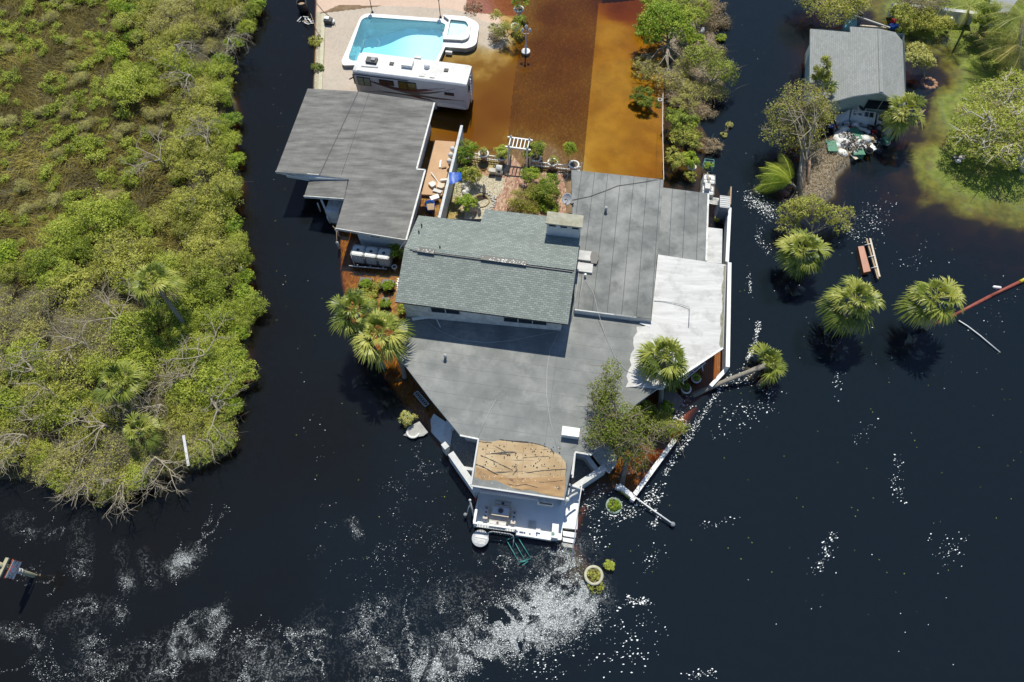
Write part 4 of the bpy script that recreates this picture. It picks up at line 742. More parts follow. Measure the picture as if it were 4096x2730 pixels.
for pts, w0 in ((((1923, 1823), (1960, 1838), (2010, 1862), (2050, 1881)), 3.2), (((1965, 1814), (2000, 1817), (2036, 1819)), 2.6), (((1974, 1783), (2000, 1795), (2032, 1814)), 1.6), (((2104, 1892), (2150, 1885), (2210, 1880), (2262, 1878)), 2.6), (((1903, 1858), (1935, 1870), (1992, 1900)), 4), (((2090, 1832), (2140, 1828), (2195, 1826)), 1.4), (((1997, 1760), (2040, 1764), (2100, 1768), (2150, 1776), (2185, 1788)), 3), (((2050, 1900), (2070, 1880), (2068, 1898)), 5), (((2205, 1800), (2216, 1812), (2212, 1826)), 7), (((2090, 1786), (2096, 1800), (2090, 1822)), 1.8), (((1912, 1766), (1940, 1770), (1968, 1772)), 2.4), (((2262, 1900), (2268, 1870), (2266, 1852)), 5), (((2030, 1935), (2060, 1945), (2100, 1938), (2150, 1950)), 2), (((2150, 1930), (2200, 1928), (2250, 1922)), 1.8)):
    n = len(pts)*5; sp = []
    for k in range(n+1):
        t = k/n*(len(pts)-1); i = min(int(t), len(pts)-2); f_ = t-i; sp.append((pts[i][0]*(1-f_)+pts[i+1][0]*f_, pts[i][1]*(1-f_)+pts[i+1][1]*f_))
    up1_ = [(u+random.uniform(-1, 1), v-w0*.7*random.uniform(.1, 1.2)) for u, v in sp]; dn1_ = [(u+random.uniform(-1, 1), v+w0*.7*random.uniform(.1, 1.2)) for u, v in sp]
    for k in range(n): m.face([onroof(*dn1_[k], .03), onroof(*dn1_[k+1], .03), onroof(*up1_[k+1], .03), onroof(*up1_[k], .03)], m_tar)
for k in range(70): u, v = random.uniform(1930, 2240), random.uniform(1775, 1880); p = onroof(u, v, .028); s_ = random.uniform(.02, .07); m.face([p+Vector((s_*math.cos(a)*random.uniform(.6, 1.2), s_*math.sin(a)*random.uniform(.6, 1.2), 0)) for a in (0, 1, 2, 3, 4, 5)], m_tar)
m.build('tar_patches', None, dr)
# back wall and side walls under the porch roof
q = PL([(1925, 1935, 2.6), (2250, 1990, 2.6), (2285, 1840, 2.6), (1935, 1775, 2.6)]); m = MB()
for i in (0, 1, 3):
    a, b_ = q[i], q[(i+1) % 4]
    if i == 0: a = a+AV*.55; b_ = b_+AV*.55
    m.face([(a.x, a.y, -.3), (b_.x, b_.y, -.3), (b_.x, b_.y, 2.7), (a.x, a.y, 2.7)], m_wall, b_-a)
m.build('porch_wall', None, dk)
m = MB(); a, b_ = P(1920, 1960, 2.62), P(2154, 1993, 2.62); m.tube([a, b_], .13, 10, M('pinkish_awning_fabric', (.6, .5, .46), (.5, .42, .39), 3, .8)); m.bar(a-AV*.12-Vector((0, 0, .1)), b_-AV*.12-Vector((0, 0, .1)), .05, .08, m_white); aw = m.build('rolled_awning', None, dk)
m = MB(); n = 20
for k in range(n): p = a.lerp(b_, k/n); r_ = a.lerp(b_, (k+1)/n); m.face([p-Vector((0, 0, .13)), r_-Vector((0, 0, .13)), r_-Vector((0, 0, .3+.05*math.sin(k+1))), p-Vector((0, 0, .3+.05*math.sin(k)))], m_white2)
m.build('valance', None, aw)
m = MB(); a = P(2182, 2010, 1.6); m.box(a, (1.0, .25, .9), AX, m_white2); m.box(a+Vector((0, -.14, .2)), (.8, .03, .3), AX, m_dark); m.build('hatch_cabinet', None, dk)
# railing along the front
m = MB(); RA, RB = P(1898, 2106, ZD), P(2064, 2127, ZD); zr = ZD+.95
ra = P(1899, 2074, ZD+.0); m.bar(P(1897, 2092, zr), P(2062, 2115, zr), .12, .07, m_white); m.bar(P(1898, 2105, ZD+.12), P(2064, 2128, ZD+.12), .06, .06, m_white); m.bar(P(1905, 2040, zr), P(1897, 2090, zr), .16, .08, m_white)
dr_ = m.build('rail', None, dk); A = P(1897, 2092, zr); B = P(2062, 2115, zr); m = MB()
for k in range(26): p = A.lerp(B, (k+.5)/26); m.box((p.x, p.y, zr-.45), (.04, .04, .86), AX, m_white)
m.build('balusters', None, dk)
for p in (A, B, P(1905, 2042, zr)): MB().box((p.x, p.y, zr-.5), (.13, .13, 1.1), AX, m_white).build('post', None, dk)
MB().prism(PL([(2062, 2118, .6), (2205, 2138, .6), (2205, 2162, .6), (2130, 2150, .6), (2062, 2140, .6)]), zb=.2, mat=m_white).build('bench_platform', None, dk)
MB().prism(PL([(2210, 2092, 1.1), (2236, 2095, 1.1), (2232, 2155, 1.1), (2206, 2150, 1.1)]), zb=.3, mat=m_white).build('cabinet', None, dk)
MB().box(P(2212, 2135, 1.13), (.16, .18, .05), .6, m_green).build('cabinet_hook', None, dk)
m = MB()
for a, b_ in (((2056, 2111), (2072, 2113)), ((2078, 2115), (2094, 2117)), ((2096, 2117), (2102, 2119)), ((2118, 2120), (2122, 2124)), ((2144, 2118), (2162, 2120)), ((2148, 2120), (2148, 2130))): m.bar(P(*a, .9), P(*b_, .9), .07, .1, m_white)
m.build('broken_rail_pieces', None, dk)
m_lat = m_white2
def lattice(cor, name, parent, n=14, wd=.035):
    a, b_, c_, d_ = [Vector(p) for p in cor]; m = MB()
    def q(s, t): return a.lerp(b_, s).lerp(d_.lerp(c_, s), t)
    for k in range(-n+1, n):
        s0, t0 = (k/n, 0) if k >= 0 else (0, -k/n); s1, t1 = (1, 1-k/n) if k >= 0 else (1+k/n, 1)
        m.bar(q(s0, t0), q(s1, t1), wd, .012, m_lat); m.bar(q(1-s0, t0)+Vector((0, 0, .013)), q(1-s1, t1)+Vector((0, 0, .013)), wd, .012, m_lat)
    for p, r_ in ((a, b_), (b_, c_), (c_, d_), (d_, a)): m.bar(p, r_, wd*1.5, .03, m_lat)
    return m.build(name, None, parent)
lattice(PL([(1901, 2040, .4), (1912, 1990, .4), (1914, 2000, 1.3), (1903, 2048, 1.3)]), 'lattice_panel', dk, 6, .03)
lattice(PL([(2115, 2082, ZD+.03), (2144, 2086, ZD+.03), (2142, 2118, ZD+.03), (2112, 2112, ZD+.03)]), 'fallen_lattice', dk, 5, .02)
# sun patterned table and benches
m_tt, nt, b = newmat('sun_patterned_tile_top'); N = nt.nodes; L = nt.links; tc = N.new('ShaderNodeTexCoord'); b.inputs['Roughness'].default_value = .4
w1 = N.new('ShaderNodeTexGradient'); w1.gradient_type = 'RADIAL'; L.new(tc.outputs['Object'], w1.inputs[0]); w1.location = (0, 0)
mt_ = N.new('ShaderNodeMath'); mt_.operation = 'MULTIPLY'; mt_.inputs[1].default_value = 22; L.new(w1.outputs['Fac'], mt_.inputs[0]); fr_ = N.new('ShaderNodeMath'); fr_.operation = 'FRACT'; L.new(mt_.outputs[0], fr_.inputs[0])
gt = N.new('ShaderNodeMath'); gt.operation = 'GREATER_THAN'; gt.inputs[1].default_value = .5; L.new(fr_.outputs[0], gt.inputs[0])
ln = N.new('ShaderNodeVectorMath'); ln.operation = 'LENGTH'; sp_ = N.new('ShaderNodeSeparateXYZ'); cb_ = N.new('ShaderNodeCombineXYZ'); L.new(tc.outputs['Object'], sp_.inputs[0]); L.new(sp_.outputs[0], cb_.inputs[0]); L.new(sp_.outputs[1], cb_.inputs[1]); L.new(cb_.outputs[0], ln.inputs[0])
lt = N.new('ShaderNodeMath'); lt.operation = 'LESS_THAN'; lt.inputs[1].default_value = .3; L.new(ln.outputs['Value'], lt.inputs[0]); l2 = N.new('ShaderNodeMath'); l2.operation = 'LESS_THAN'; l2.inputs[1].default_value = .1; L.new(ln.outputs['Value'], l2.inputs[0])
an_ = N.new('ShaderNodeMath'); an_.operation = 'MULTIPLY'; L.new(gt.outputs[0], an_.inputs[0]); L.new(lt.outputs[0], an_.inputs[1]); or_ = N.new('ShaderNodeMath'); or_.operation = 'MAXIMUM'; L.new(an_.outputs[0], or_.inputs[0]); L.new(l2.outputs[0], or_.inputs[1])
mx = N.new('ShaderNodeMix'); mx.data_type = 'RGBA'; L.new(or_.outputs[0], mx.inputs[0]); mx.inputs[6].default_value = (.62, .63, .63, 1); mx.inputs[7].default_value = (.07, .05, .06, 1); L.new(mx.outputs[2], b.inputs['Base Color'])
m_cr = M('cream_table_body', (.62, .54, .42), (.54, .46, .35), 3, .6)
def table(u, v, dx, dy, h, lb, cat, name, nrays=9, pat=True):
    c_ = P(u, v, ZD+h); t = thing(name, lb, cat, (c_.x, c_.y, ZD), None); base = Vector((c_.x, c_.y, ZD)); m = MB()
    m.box(base+Vector((0, 0, h-.03)), (dx, dy, .06), AX, m_cr); m.build('top', None, t)
    for s in (-1, 1): MB().box(base+AU*s*(dx/2-.08)+Vector((0, 0, (h-.06)/2)), (.1, dy*.85, h-.07), AX, m_cr).build('leg', None, t)
    tile = MB(); z = h+.004; n = max(1, round(dx/.3)); k2 = max(1, round(dy/.3)); m_dk = m_tdark
    if pat:
        tile.box(base+Vector((0, 0, z)), (dx*.9, dy*.86, .006), AX, m_twhite)
        big_ = dx > .9
        for ax_, spots in ((0, [(0, 0, min(dx, dy)*.40)] if big_ else [(s*(dx if dx > dy else 0)*.3, s*(dy if dy >= dx else 0)*.3, min(dx, dy)*.3) for s in (-1, 0, 1)]),):
            for sx, sy, rr in spots:
                cc_ = base+AU*sx+AV*sy+Vector((0, 0, z+.006)); pts = []
                for q_ in range(32): r_ = rr*(1 if q_ % 2 else .5); pts.append(cc_+AU*r_*math.cos(q_*math.pi/16)+AV*r_*math.sin(q_*math.pi/16))
                tile.face(pts, m_dk)
        nb = int(dx/.09)
        for s in (-1, 1):
            for q_ in range(nb): c2 = base+AU*(-dx*.44+dx*.88*(q_+.5)/nb)+AV*s*dy*.40+Vector((0, 0, z+.006)); tile.face([c2-AU*.035, c2+AU*.035, c2-AV*s*.06] if s > 0 else [c2-AU*.035, c2-AV*s*.06, c2+AU*.035][::-1], m_tbr)
        tile.build('tile_inlay', None, t)
    return t
m_twhite = M('glazed_white_tile', (.55, .55, .54), rough=.4); m_tdark = M('dark_painted_tile', (.06, .045, .055), rough=.5); m_tbr = M('brown_painted_tile', (.18, .09, .05), rough=.5)
table(2003, 2044, 1.12, .66, .74, 'square tile topped table with a dark sun pattern on the shaded white deck', 'table', 'patio_table')
table(2012, 2014, 1.1, .34, .45, 'tiled bench behind the sun patterned table, against the house wall', 'bench', 'patio_bench'); table(1944, 2049, .3, .85, .45, 'tiled bench left of the sun patterned table', 'bench', 'patio_bench'); table(2055, 2069, .3, .85, .45, 'tiled bench right of the sun patterned table', 'bench', 'patio_bench')
t = table(1990, 2093, 1.1, .3, .45, 'sunlit cream bench between the sun patterned table and the front railing', 'bench', 'patio_bench')
# round table, curved rail, teal frame, lamp posts and poles round the deck
c_ = P(1921, 2154, .55); t = thing('round_table', 'grey round tabletop with white slats hanging at the front left deck corner', 'table', (c_.x, c_.y, 0)); m = MB(); m.lathe((c_.x, c_.y, .5), [(.02, .05), (.52, .05), (.55, .02), (.53, 0), (.03, -.02), (.05, -.8)], 28, m_pvc); m.build('top', None, t)
m = MB()
m.box(c_+Vector((.08, .06, .02)), (.75, .1, .03), AX, m_white)
for r_ in range(4):
    for k in range(8): m.box(c_+AU*(-.3+k*.085+(r_ % 2)*.04)-AV*(.1+r_*.075)+Vector((0, 0, .02)), (.06, .045, .03), AX, m_white)
m.build('slats', None, t)
m = MB(); z = .55; pts = PL([(1953, 2150, z), (1953, 2136, z), (1958, 2129, z), (1972, 2127, z), (2040, 2137, z), (2052, 2143, z), (2055, 2155, z), (2052, 2190, .05)]); m.tube(pts, .035, 8, m_pvc)
for k in range(9): a = P(1970+k*9, 2128+k*1.3, z); m.tube([a, a+Vector((0, -.02, -.5))], .018, 6, m_pvc)
tag(m.build('dock_rail', None), 'curved pale tubular rail leaning on the front of the white deck', 'rail')
m = MB(); z = .25
for a, b_ in (((2026, 2161), (2049, 2152)), ((2026, 2161), (2075, 2248)), ((2055, 2163), (2100, 2243)), ((2072, 2151), (2122, 2232)), ((2049, 2152), (2072, 2151)), ((2075, 2250), (2122, 2236)), ((2088, 2262), (2112, 2248)), ((2078, 2250), (2112, 2245))): m.tube([P(*a, z), P(*b_, z-.1)], .025, 6, m_teal)
tag(m.build('teal_frame', None), 'teal tubular chair frame lying in foamy water before the deck', 'frame')
a = P(1898, 2078, .9); t = thing('dock_lamp', 'grey lamp post with a broken hanging arm at the left corner of the deck', 'lamp post', (a.x, a.y, 0)); m = MB(); m.tube([P(1900, 2085, .1), P(1880, 2004, 2.4)], .055, 8, m_pvc); m.lathe(P(1880, 2003, 2.4), [(.03, -.06), (.09, 0), (.08, .1), (.01, .16)], 10, m_white); m.build('post', None, t)
m = MB(); m.tube([P(1882, 2016, 2.2), P(1873, 2035, 1.5), P(1868, 2058, .6)], .03, 6, m_white); m.lathe(P(1861, 2059, .5), [(.01, .06), (.07, .03), (.13, -.04), (.11, -.08), (.02, -.02)], 14, m_grey); m.build('broken_arm', None, t)
p = P(2267, 2001, 1.9); t = thing('deck_lamp', 'white globe lamp with a long slanting arm at the right corner of the porch roof', 'lamp', (p.x, p.y, ZD)); m = MB(); m.tube([p-Vector((0, 0, 1.1)), p], .05, 8, m_white); m.tube([p-Vector((0, 0, .1)), P(2285, 1985, 1.8), P(2310, 1972, 1.7)], .07, 8, m_pvc); m.build('arm', None, t); MB().lathe(p, [(.05, -.1), (.14, -.02), (.17, .08), (.12, .2), (.02, .26)], 14, m_white).build('globe', None, t)
m = MB(); m.tube([P(2274, 1938, 1.6), P(2290, 1944, 1.62), P(2334, 1961, 1.35)], .08, 8, m_white); tag(m.build('downspout', None), 'thick white pipe lying across the right deck wall beside the torn roof', 'pipe')
m = MB(); m.tube([P(2330, 1926, 1.7), P(2318, 2000, 1.5), P(2287, 2236, .2)], .035, 6, m_white); tag(m.build('flag_pole', None), 'long thin white pole leaning along the right edge of the deck stairs', 'pole')
# flanking walls and gravel beds beside the porch
m = MB(); m.bar(P(1776, 1786, .75), P(1792, 1806, .75), .36, 1.4, m_stw); m.bar(P(1806, 1826, .75), P(1910, 1975, .75), .42, 1.5, m_stw); m.bar(P(1838, 1880, .78), P(1900, 1890, .78), .2, 1.3, m_stw); tag(m.build('flank_wall', None), 'low white wall running down to the left corner of the deck, gravel bed behind it', 'wall')
m = MB(); m.bar(P(2415, 1880, .7), P(2262, 1982, .7), .36, 1.5, m_stw); m.bar(P(2344, 1838, .7), P(2390, 1900, .7), .3, 1.3, m_stw); m.bar(P(2300, 1822, .7), P(2345, 1836, .7), .3, 1.3, m_stw); tag(m.build('flank_wall', None), 'low white wall running up from the deck to the lattice right of the porch', 'wall')
m_gg = M('wet_grey_gravel', (.06, .07, .07), (.33, .34, .33), 16, .9, bump=.8, detail=5)
m = MB(); m.prism(PL([(1800, 1690, .55), (1840, 1742, .55), (1914, 1757, .55), (1886, 1885, .55), (1838, 1878, .55), (1795, 1800, .55)]), zb=-.4, mat=m_gg); tag(m.build('gravel_bed', None), kind='structure')
m = MB(); m.prism(PL([(2298, 1810, .55), (2345, 1830, .55), (2395, 1890, .55), (2300, 1945, .55), (2282, 1930, .55)]), zb=-.4, mat=m_gg); tag(m.build('gravel_bed', None), kind='structure')
m = MB(); m.prism(PL([(1735, 1655, .05), (1785, 1690, .5), (1768, 1772, .5), (1725, 1730, .06), (1722, 1680, .04)]), zb=-.5, mat=m_wall); m.prism(PL([(1786, 1680, .62), (1812, 1710, .62), (1800, 1790, .62), (1768, 1768, .62)]), zb=-.4, mat=m_wall); tag(m.build('side_ramp', None), kind='structure')
m = MB(); m.box(P(1806, 1718, .85), (.28, .2, .25), .5, m_white); m.box(P(1806, 1718, .99), (.16, .1, .04), .5, m_pvc); tag(m.build('wall_lamp', None), 'small white square lamp box on the wall top beside the gravel bed', 'lamp')
lt_ = lattice(PL([(2368, 1818, .9), (2428, 1770, 1.1), (2468, 1832, .9), (2408, 1868, .8)]), 'lattice_sheet', None, 9, .05); tag(lt_, 'large white lattice panel lying under the edge of the leaning conifer', 'lattice', 'white lattice panels by the conifer')
l2_ = lattice(PL([(2405, 1868, .5), (2466, 1828, .6), (2462, 1860, .4), (2436, 1893, .2)]), 'lattice_sheet', None, 6, .05); tag(l2_, 'smaller sunlit white lattice panel dipping into orange water below the large lattice', 'lattice', 'white lattice panels by the conifer')
m = MB(); m.bar(P(2655, 719, 3.35), P(2650, 500, 2.9), .03, .03, m_white); m.bar(P(2650, 500, 2.9), P(2652, 375, 2.6), .03, .03, m_white); tag(m.build('overhead_wire', None), 'white service wire running from the flat roof corner up to the trees', 'wire')
# ------------------------------------------------------------------ liquid tanks
def tank(c, z0, lb, grp, h=1.1, s=1.0):
    t = thing('liquid_tank', lb, 'tank', (c.x, c.y, z0), grp); b0 = Vector((c.x, c.y, z0)); m = MB(); w2 = .47*s
    def rr(e, z): return [b0+AU*x+AV*y+Vector((0, 0, z)) for x, y in [(-e+.1, -e), (e-.1, -e), (e, -e+.1), (e, e-.1), (e-.1, e), (-e+.1, e), (-e, e-.1), (-e, -e+.1)]]
    m.prism(rr(w2-.04, h-.03), zb=z0+.14, mat=m_tank); m.prism(rr(w2-.1, h), zb=z0+h-.031, mat=m_tank); bt = m.build('bottle', None, t)
    MB().lathe(b0+Vector((0, 0, h)), [(.12, 0), (.12, .05), (.09, .06)], 14, m_dark, cap=True).build('cap', None, bt)
    g = MB(); e = w2
    for z in (.16, .38, .6, .82, h-.02):
        for a, b_ in (((-1, -1), (1, -1)), ((1, -1), (1, 1)), ((1, 1), (-1, 1)), ((-1, 1), (-1, -1))): g.bar(b0+AU*a[0]*e+AV*a[1]*e+Vector((0, 0, z)), b0+AU*b_[0]*e+AV*b_[1]*e+Vector((0, 0, z)), .02, .02, m_pvc)
    for k in range(5):
        f_ = -1+2*k/4
        for p in ((f_, -1), (f_, 1), (-1, f_), (1, f_)): g.bar(b0+AU*p[0]*e+AV*p[1]*e+Vector((0, 0, .12)), b0+AU*p[0]*e+AV*p[1]*e+Vector((0, 0, h)), .02, .02, m_pvc)
    g.bar(b0-AV*.1-AU*e+Vector((0, 0, h+.03)), b0-AV*.1+AU*e+Vector((0, 0, h+.03)), .03, .03, m_pvc); g.build('cage', None, t)
    m = MB(); m.box(b0+Vector((0, 0, .06)), (w2*2, w2*2, .12), AX, m_dark); m.build('pallet', None, t); return t
for k in range(3): tank(P(1432+k*51.5, 1001+k*6.5, 1.3), .1, ['left tank of the three caged liquid tanks below the grey outbuilding', 'middle tank of the three caged liquid tanks, streaked with yellow', 'right tank of the three caged liquid tanks, next to the green shingled roof'][k], 'caged liquid tanks below the outbuilding', 1.2, 1.04)
tank(P(2838, 716, .95), -.2, 'farther of two white caged tanks at the right corner of the annex roof', 'caged tanks by the annex roof', 1.15); tank(P(2833, 760, .95), -.2, 'nearer of two white caged tanks at the right corner of the annex roof', 'caged tanks by the annex roof', 1.15)
m = MB(); m.tube([P(1396, 1064, .3), P(1470, 1070, .3), P(1548, 1077, .3)], .05, 8, m_pvc); m.tube([P(1403, 1020, 1.1), P(1420, 1066, .3)], .03, 6, m_pvc)
for k in range(3): m.tube([P(1432+k*51, 1066+k*4, .3), P(1430+k*51, 1060+k*4, .55)], .04, 6, m_pvc)
tag(m.build('tank_pipe', None), 'pale pipework running along the foot of the three liquid tanks', 'pipe')
m = MB(); m.bar(P(2829, 690, 1.2), P(2845, 757, 1.15), .08, .05, m_wood); tag(m.build('board', None), 'tan board lying across the two white tanks by the annex', 'board')
m = MB(); m.box(P(2828, 752, 1.1), (.42, .55, .5), AX, m_pvc); tag(m.build('pump_box', None), 'grey box standing against the nearer tank at the annex corner', 'box')
t = thing('cage_basket', 'open wire cage holding leafy weeds above the two white tanks', 'basket', P(2830, 675, .2)); g = MB(); b0 = P(2830, 672, .3)
for z in (0, .3, .6):
    for a, b_ in (((-1, -1), (1, -1)), ((1, -1), (1, 1)), ((1, 1), (-1, 1)), ((-1, 1), (-1, -1))): g.bar(b0+AU*a[0]*.38+AV*a[1]*.4+Vector((0, 0, z)), b0+AU*b_[0]*.38+AV*b_[1]*.4+Vector((0, 0, z)), .03, .03, m_teal)
g.build('cage', None, t)
# grey locker by the seawall
c_ = P(2900, 808, 1.75); t = thing('storage_locker', 'tall grey plastic locker with ribbed lid at the right seawall', 'locker', (c_.x, c_.y, -.3)); ori(c_, .74, 1.1, -.3, 1.7, m_grey, 'body', t); l_ = ori(c_, .8, 1.18, 1.7, 1.76, m_pvc, 'lid', t); m = MB()
for k in range(6): p = c_+AV*(-.5+k*.2); m.bar((p-AU*.38).xy.to_3d()+Vector((0, 0, 1.77)), (p+AU*.38).xy.to_3d()+Vector((0, 0, 1.77)), .035, .03, m_grey)
m.build('ribs', None, l_)
p = P(2864, 884, -.1); m = MB(); m.lathe(p, [(.16, 0), (.2, .38), (.21, .4), (.02, .41)], 14, m_yellow); tag(m.build('bucket', None), 'yellow lidded bucket in orange water below the grey locker', 'bucket')
p = P(2888, 889, -.1); m = MB(); m.lathe(p, [(.16, 0), (.19, .36), (.17, .36), (.15, .1), (.01, .1)], 14, m_black); tag(m.build('bucket', None), 'black open bucket beside the yellow bucket', 'bucket')
lattice(PL([(2838, 790, .2), (2875, 795, .2), (2872, 820, .9), (2838, 815, .9)]), 'lattice_screen', None, 6, .03); tag(bpy.data.objects['lattice_screen'], 'small white lattice screen between the annex roof and the grey locker', 'lattice')
# ------------------------------------------------------------------ dish-shaped planters, tubs and rings
m_rim = M('planter_rim', (.74, .73, .7), (.62, .61, .57), 5, .75); m_leafy = None
def urn(u, v, zr, r, lb, grp=None, body=m_urn, soil=True, h=.85, cat='planter', z0=None, rim=None):
    p = P(u, v, zr); b0 = zr-h if z0 is None else z0; t = thing('planter', lb, cat, (p.x, p.y, b0), grp); H = zr-b0
    MB().lathe((p.x, p.y, b0), [(r*.5, 0), (r*.55, .05), (r*.32, .12*H), (r*.3, .3*H), (r*.75, .62*H), (r*.95, .93*H)], 22, body).build('bowl', None, t)
    MB().lathe((p.x, p.y, b0+H), [(r*.95, -.08), (r*1.05, -.05), (r*1.05, .03), (r*.76, .04), (r*.74, -.1)], 24, rim or m_rim).build('rim', None, t)
    MB().lathe((p.x, p.y, b0+H), [(r*.84, -.06), (.01, -.02)], 18, m_soil).build('soil', None, t); return p
PLT = []; m_ylr = M('lichen_stained_rim', (.50, .49, .38), (.38, .36, .24), 5, .8); m_grgr = M('algae_green_rim', (.2, .27, .22), (.3, .36, .3), 4, .7)
g_ = 'round planters along the picket fence'
for u, v, lb in ((1934, 615, 'round white rimmed planter with a wispy plant, second along the left fence'), (2007, 627, 'round planter with a bright bush touching the left arbor post'), (2143, 632, 'round planter under a bright spreading bush right of the arbor'), (2211, 650, 'round white rimmed planter with a dark wispy plant, middle of the right fence'), (2296, 659, 'round planter with a slender tree at the right end of the fence')): PLT.append(urn(u, v, .78, .44, lb, g_))
urn(1867, 622, .7, .4, 'round planter hidden under a bush beside the white garden wall', g_)
urn(2075, 36, .75, .48, 'white rimmed planter with a bright bush at the top of the flooded driveway', 'planters at the mulch bed', m_white2); urn(2062, 106, .6, .45, 'planter overgrown by wispy weeds near the ornamental lamp post', 'planters at the mulch bed', m_white2)
urn(2375, 2302, .3, .58, 'big white rimmed round planter with yellow weeds at the foamy tip below the deck', None, m_stone, z0=-.3, rim=m_ylr); urn(2456, 2023, .12, .52, 'half sunken green rimmed planter right of the deck among glints', None, m_pvc, z0=-.5, rim=m_grgr)
urn(1653, 1728, .25, .46, 'tipped white rimmed planter with flowering weeds at the left seawall', None, m_white2, z0=-.4); urn(2744, 1556, .45, .36, 'white tub with dark plant under the edge of the white roof', None, m_white, z0=-.3); urn(2664, 1638, .3, .36, 'white tub with a fern beside the brown board, under the trees', None, m_white, z0=-.4)
urn(2785, 1515, .2, .34, 'reddish planter in the shade near the fallen palm trunk', None, m_urn, z0=-.4); urn(2768, 668, .35, .36, 'tilted white pot with a round green bush at the right end of the driveway', None, m_white, z0=-.2); urn(2640, 400, .3, .2, 'small round white lamp-like pot at the edge of the driveway hedge', None, m_white, z0=-.3)
urn(1577, 1068, .35, .2, 'white bucket planter beside the right liquid tank', None, m_white, z0=-.2)
m = MB(); m.prism(PL([(1650, 1700, .42), (1678, 1686, .5), (1712, 1730, .3), (1694, 1744, .22), (1652, 1752, .2), (1612, 1742, .1), (1630, 1728, .3)]), h=.04, mat=M('grey_wet_cloth', (.36, .35, .32), (.5, .49, .45), 1.5, .9, bump=.5)); tag(m.build('grey_sheet', None), 'crumpled grey sheet draped over the tipped planter at the left seawall', 'sheet')
m = MB(); m.prism(PL([(2640, 1580, .35), (2684, 1546, .35), (2735, 1600, .33), (2708, 1648, .3), (2690, 1640, .3)]), h=.05, mat=M('brown_board', (.17, .13, .11), (.22, .175, .15), 1, .9, stretch=(6, 1, 1))); tag(m.build('brown_board', None), 'large flat brown board lying below the tip of the white roof', 'board')
# patterned mat, white pergola piece
m = MB(); m.prism(PL([(1652, 1575, .06), (1672, 1561, .06), (1720, 1617, .06), (1700, 1632, .06)]), h=.05, mat=m_black); md_ = m.build('door_mat', None); md_['label'] = 'narrow patterned panel of pale scrolls on black beside the left roof edge'; md_['category'] = 'panel'
m = MB(); a, b_, c_, d_ = PL([(1655, 1576, .07), (1671, 1565, .07), (1716, 1617, .07), (1700, 1628, .07)])
for p, q in ((a, b_), (b_, c_), (c_, d_), (d_, a)): m.bar(p, q, .05, .02, m_pvc)
for k in range(7):
    t = (k+.5)/7; x = a.lerp(b_, .5).lerp(d_.lerp(c_, .5), t); 
    m.tube([x+Vector((.1*math.cos(w_), .1*math.sin(w_), .01)) for w_ in [i*math.pi/4 for i in range(9)]], .018, 4, m_pvc)
m.build('scroll_pattern', None, md_)
m = MB(); z = 1.5; m.bar(P(2735, 1525, z), P(2823, 1452, z), .05, .07, m_white); m.bar(P(2730, 1518, z), P(2818, 1446, z), .05, .07, m_white)
for k in range(5): m.bar(P(2735+k*21, 1524-k*17, z), P(2730+k*21, 1516-k*17, z), .05, .05, m_white)
m.bar(P(2732, 1528, 1.5), P(2736, 1548, .2), .06, .06, m_white); m.bar(P(2808, 1462, 1.5), P(2812, 1485, .2), .06, .06, m_white); tag(m.build('trellis', None), 'small white trellis standing under the diagonal edge of the white roof', 'trellis')
# debris on the tan terrace
random.seed(11)
for k, (u, v, s, mt, lb, nm) in enumerate(((1762, 655, (.16, .9, .06), m_white, 'white board lying on the tan terrace, uppermost of the loose pieces', 'board'), (1776, 670, (.5, .14, .06), m_wood, 'short brown board next to the garden wall on the tan terrace', 'board'), (1740, 712, (.07, 1.5, .05), m_pvc, 'long pale pole pointing into the rubbish heap on the tan terrace', 'pole'), (1730, 740, (.5, .6, .3), m_white2, 'white torn foam lump left in the rubbish heap on the tan terrace', 'foam'),
    (1762, 745, (.6, .5, .25), m_cr, 'yellowish cushion in the rubbish heap against the garden wall', 'cushion'), (1750, 765, (.8, .35, .08), m_pvc, 'flat grey panel at the lower edge of the rubbish heap', 'panel'), (1738, 792, (.85, .42, .25), m_white, 'white rolled sheet lying below the tan terrace', 'roll'), (1722, 828, (.6, .7, .08), m_wood, 'brown square lid on the blue tub between wall and roofs', 'lid'), (1776, 722, (.7, .2, .2), m_white2, 'white pipe piece leaning on the garden wall by the blue tarp', 'pipe'))):
    p = P(u, v, .3 if nm != 'lid' else .75); m = MB(); Mr = Matrix.Rotation(random.uniform(-.6, .6), 3, 'Z')@Matrix.Rotation(random.uniform(-.15, .15), 3, 'X'); hx, hy, hz_ = [d/2 for d in s]
    top = [p+Mr@Vector((x*hx*random.uniform(.75, 1.1), y*hy*random.uniform(.75, 1.1), hz_)) for x, y in ((-1, -1), (0, -1.1), (1, -1), (1.1, 0), (1, 1), (0, 1.05), (-1, 1), (-1.1, 0))]
    m.prism(top if nm in ('foam', 'cushion', 'panel') else [top[i] for i in (0, 2, 4, 6)], h=s[2], mat=mt); tag(m.build(nm if nm != 'board' else 'loose_board', None), lb, nm)
p = P(1722, 838, -.1); m = MB(); m.lathe(p, [(.36, 0), (.42, .7), (.38, .7), (.34, .1), (.01, .1)], 16, m_blue); m.lathe(p+Vector((0, 0, .1)), [(.36, .4), (.01, .45)], 12, m_dark); tag(m.build('blue_tub', None), 'blue plastic tub of junk at the foot of the white garden wall', 'tub')
m = MB(); rows = 7; random.seed(5); g2 = [[P(1796+i*8.5, 690+j*7-(i-3)*3*(j/6), 2.12-.05*abs(i-2)-.12*(j/6)+.09*random.random()) for j in range(rows)] for i in range(7)]
for i in range(6):
    for j in range(rows-1): m.face([g2[i][j], g2[i+1][j], g2[i+1][j+1], g2[i][j+1]], m_blue, smooth=True)
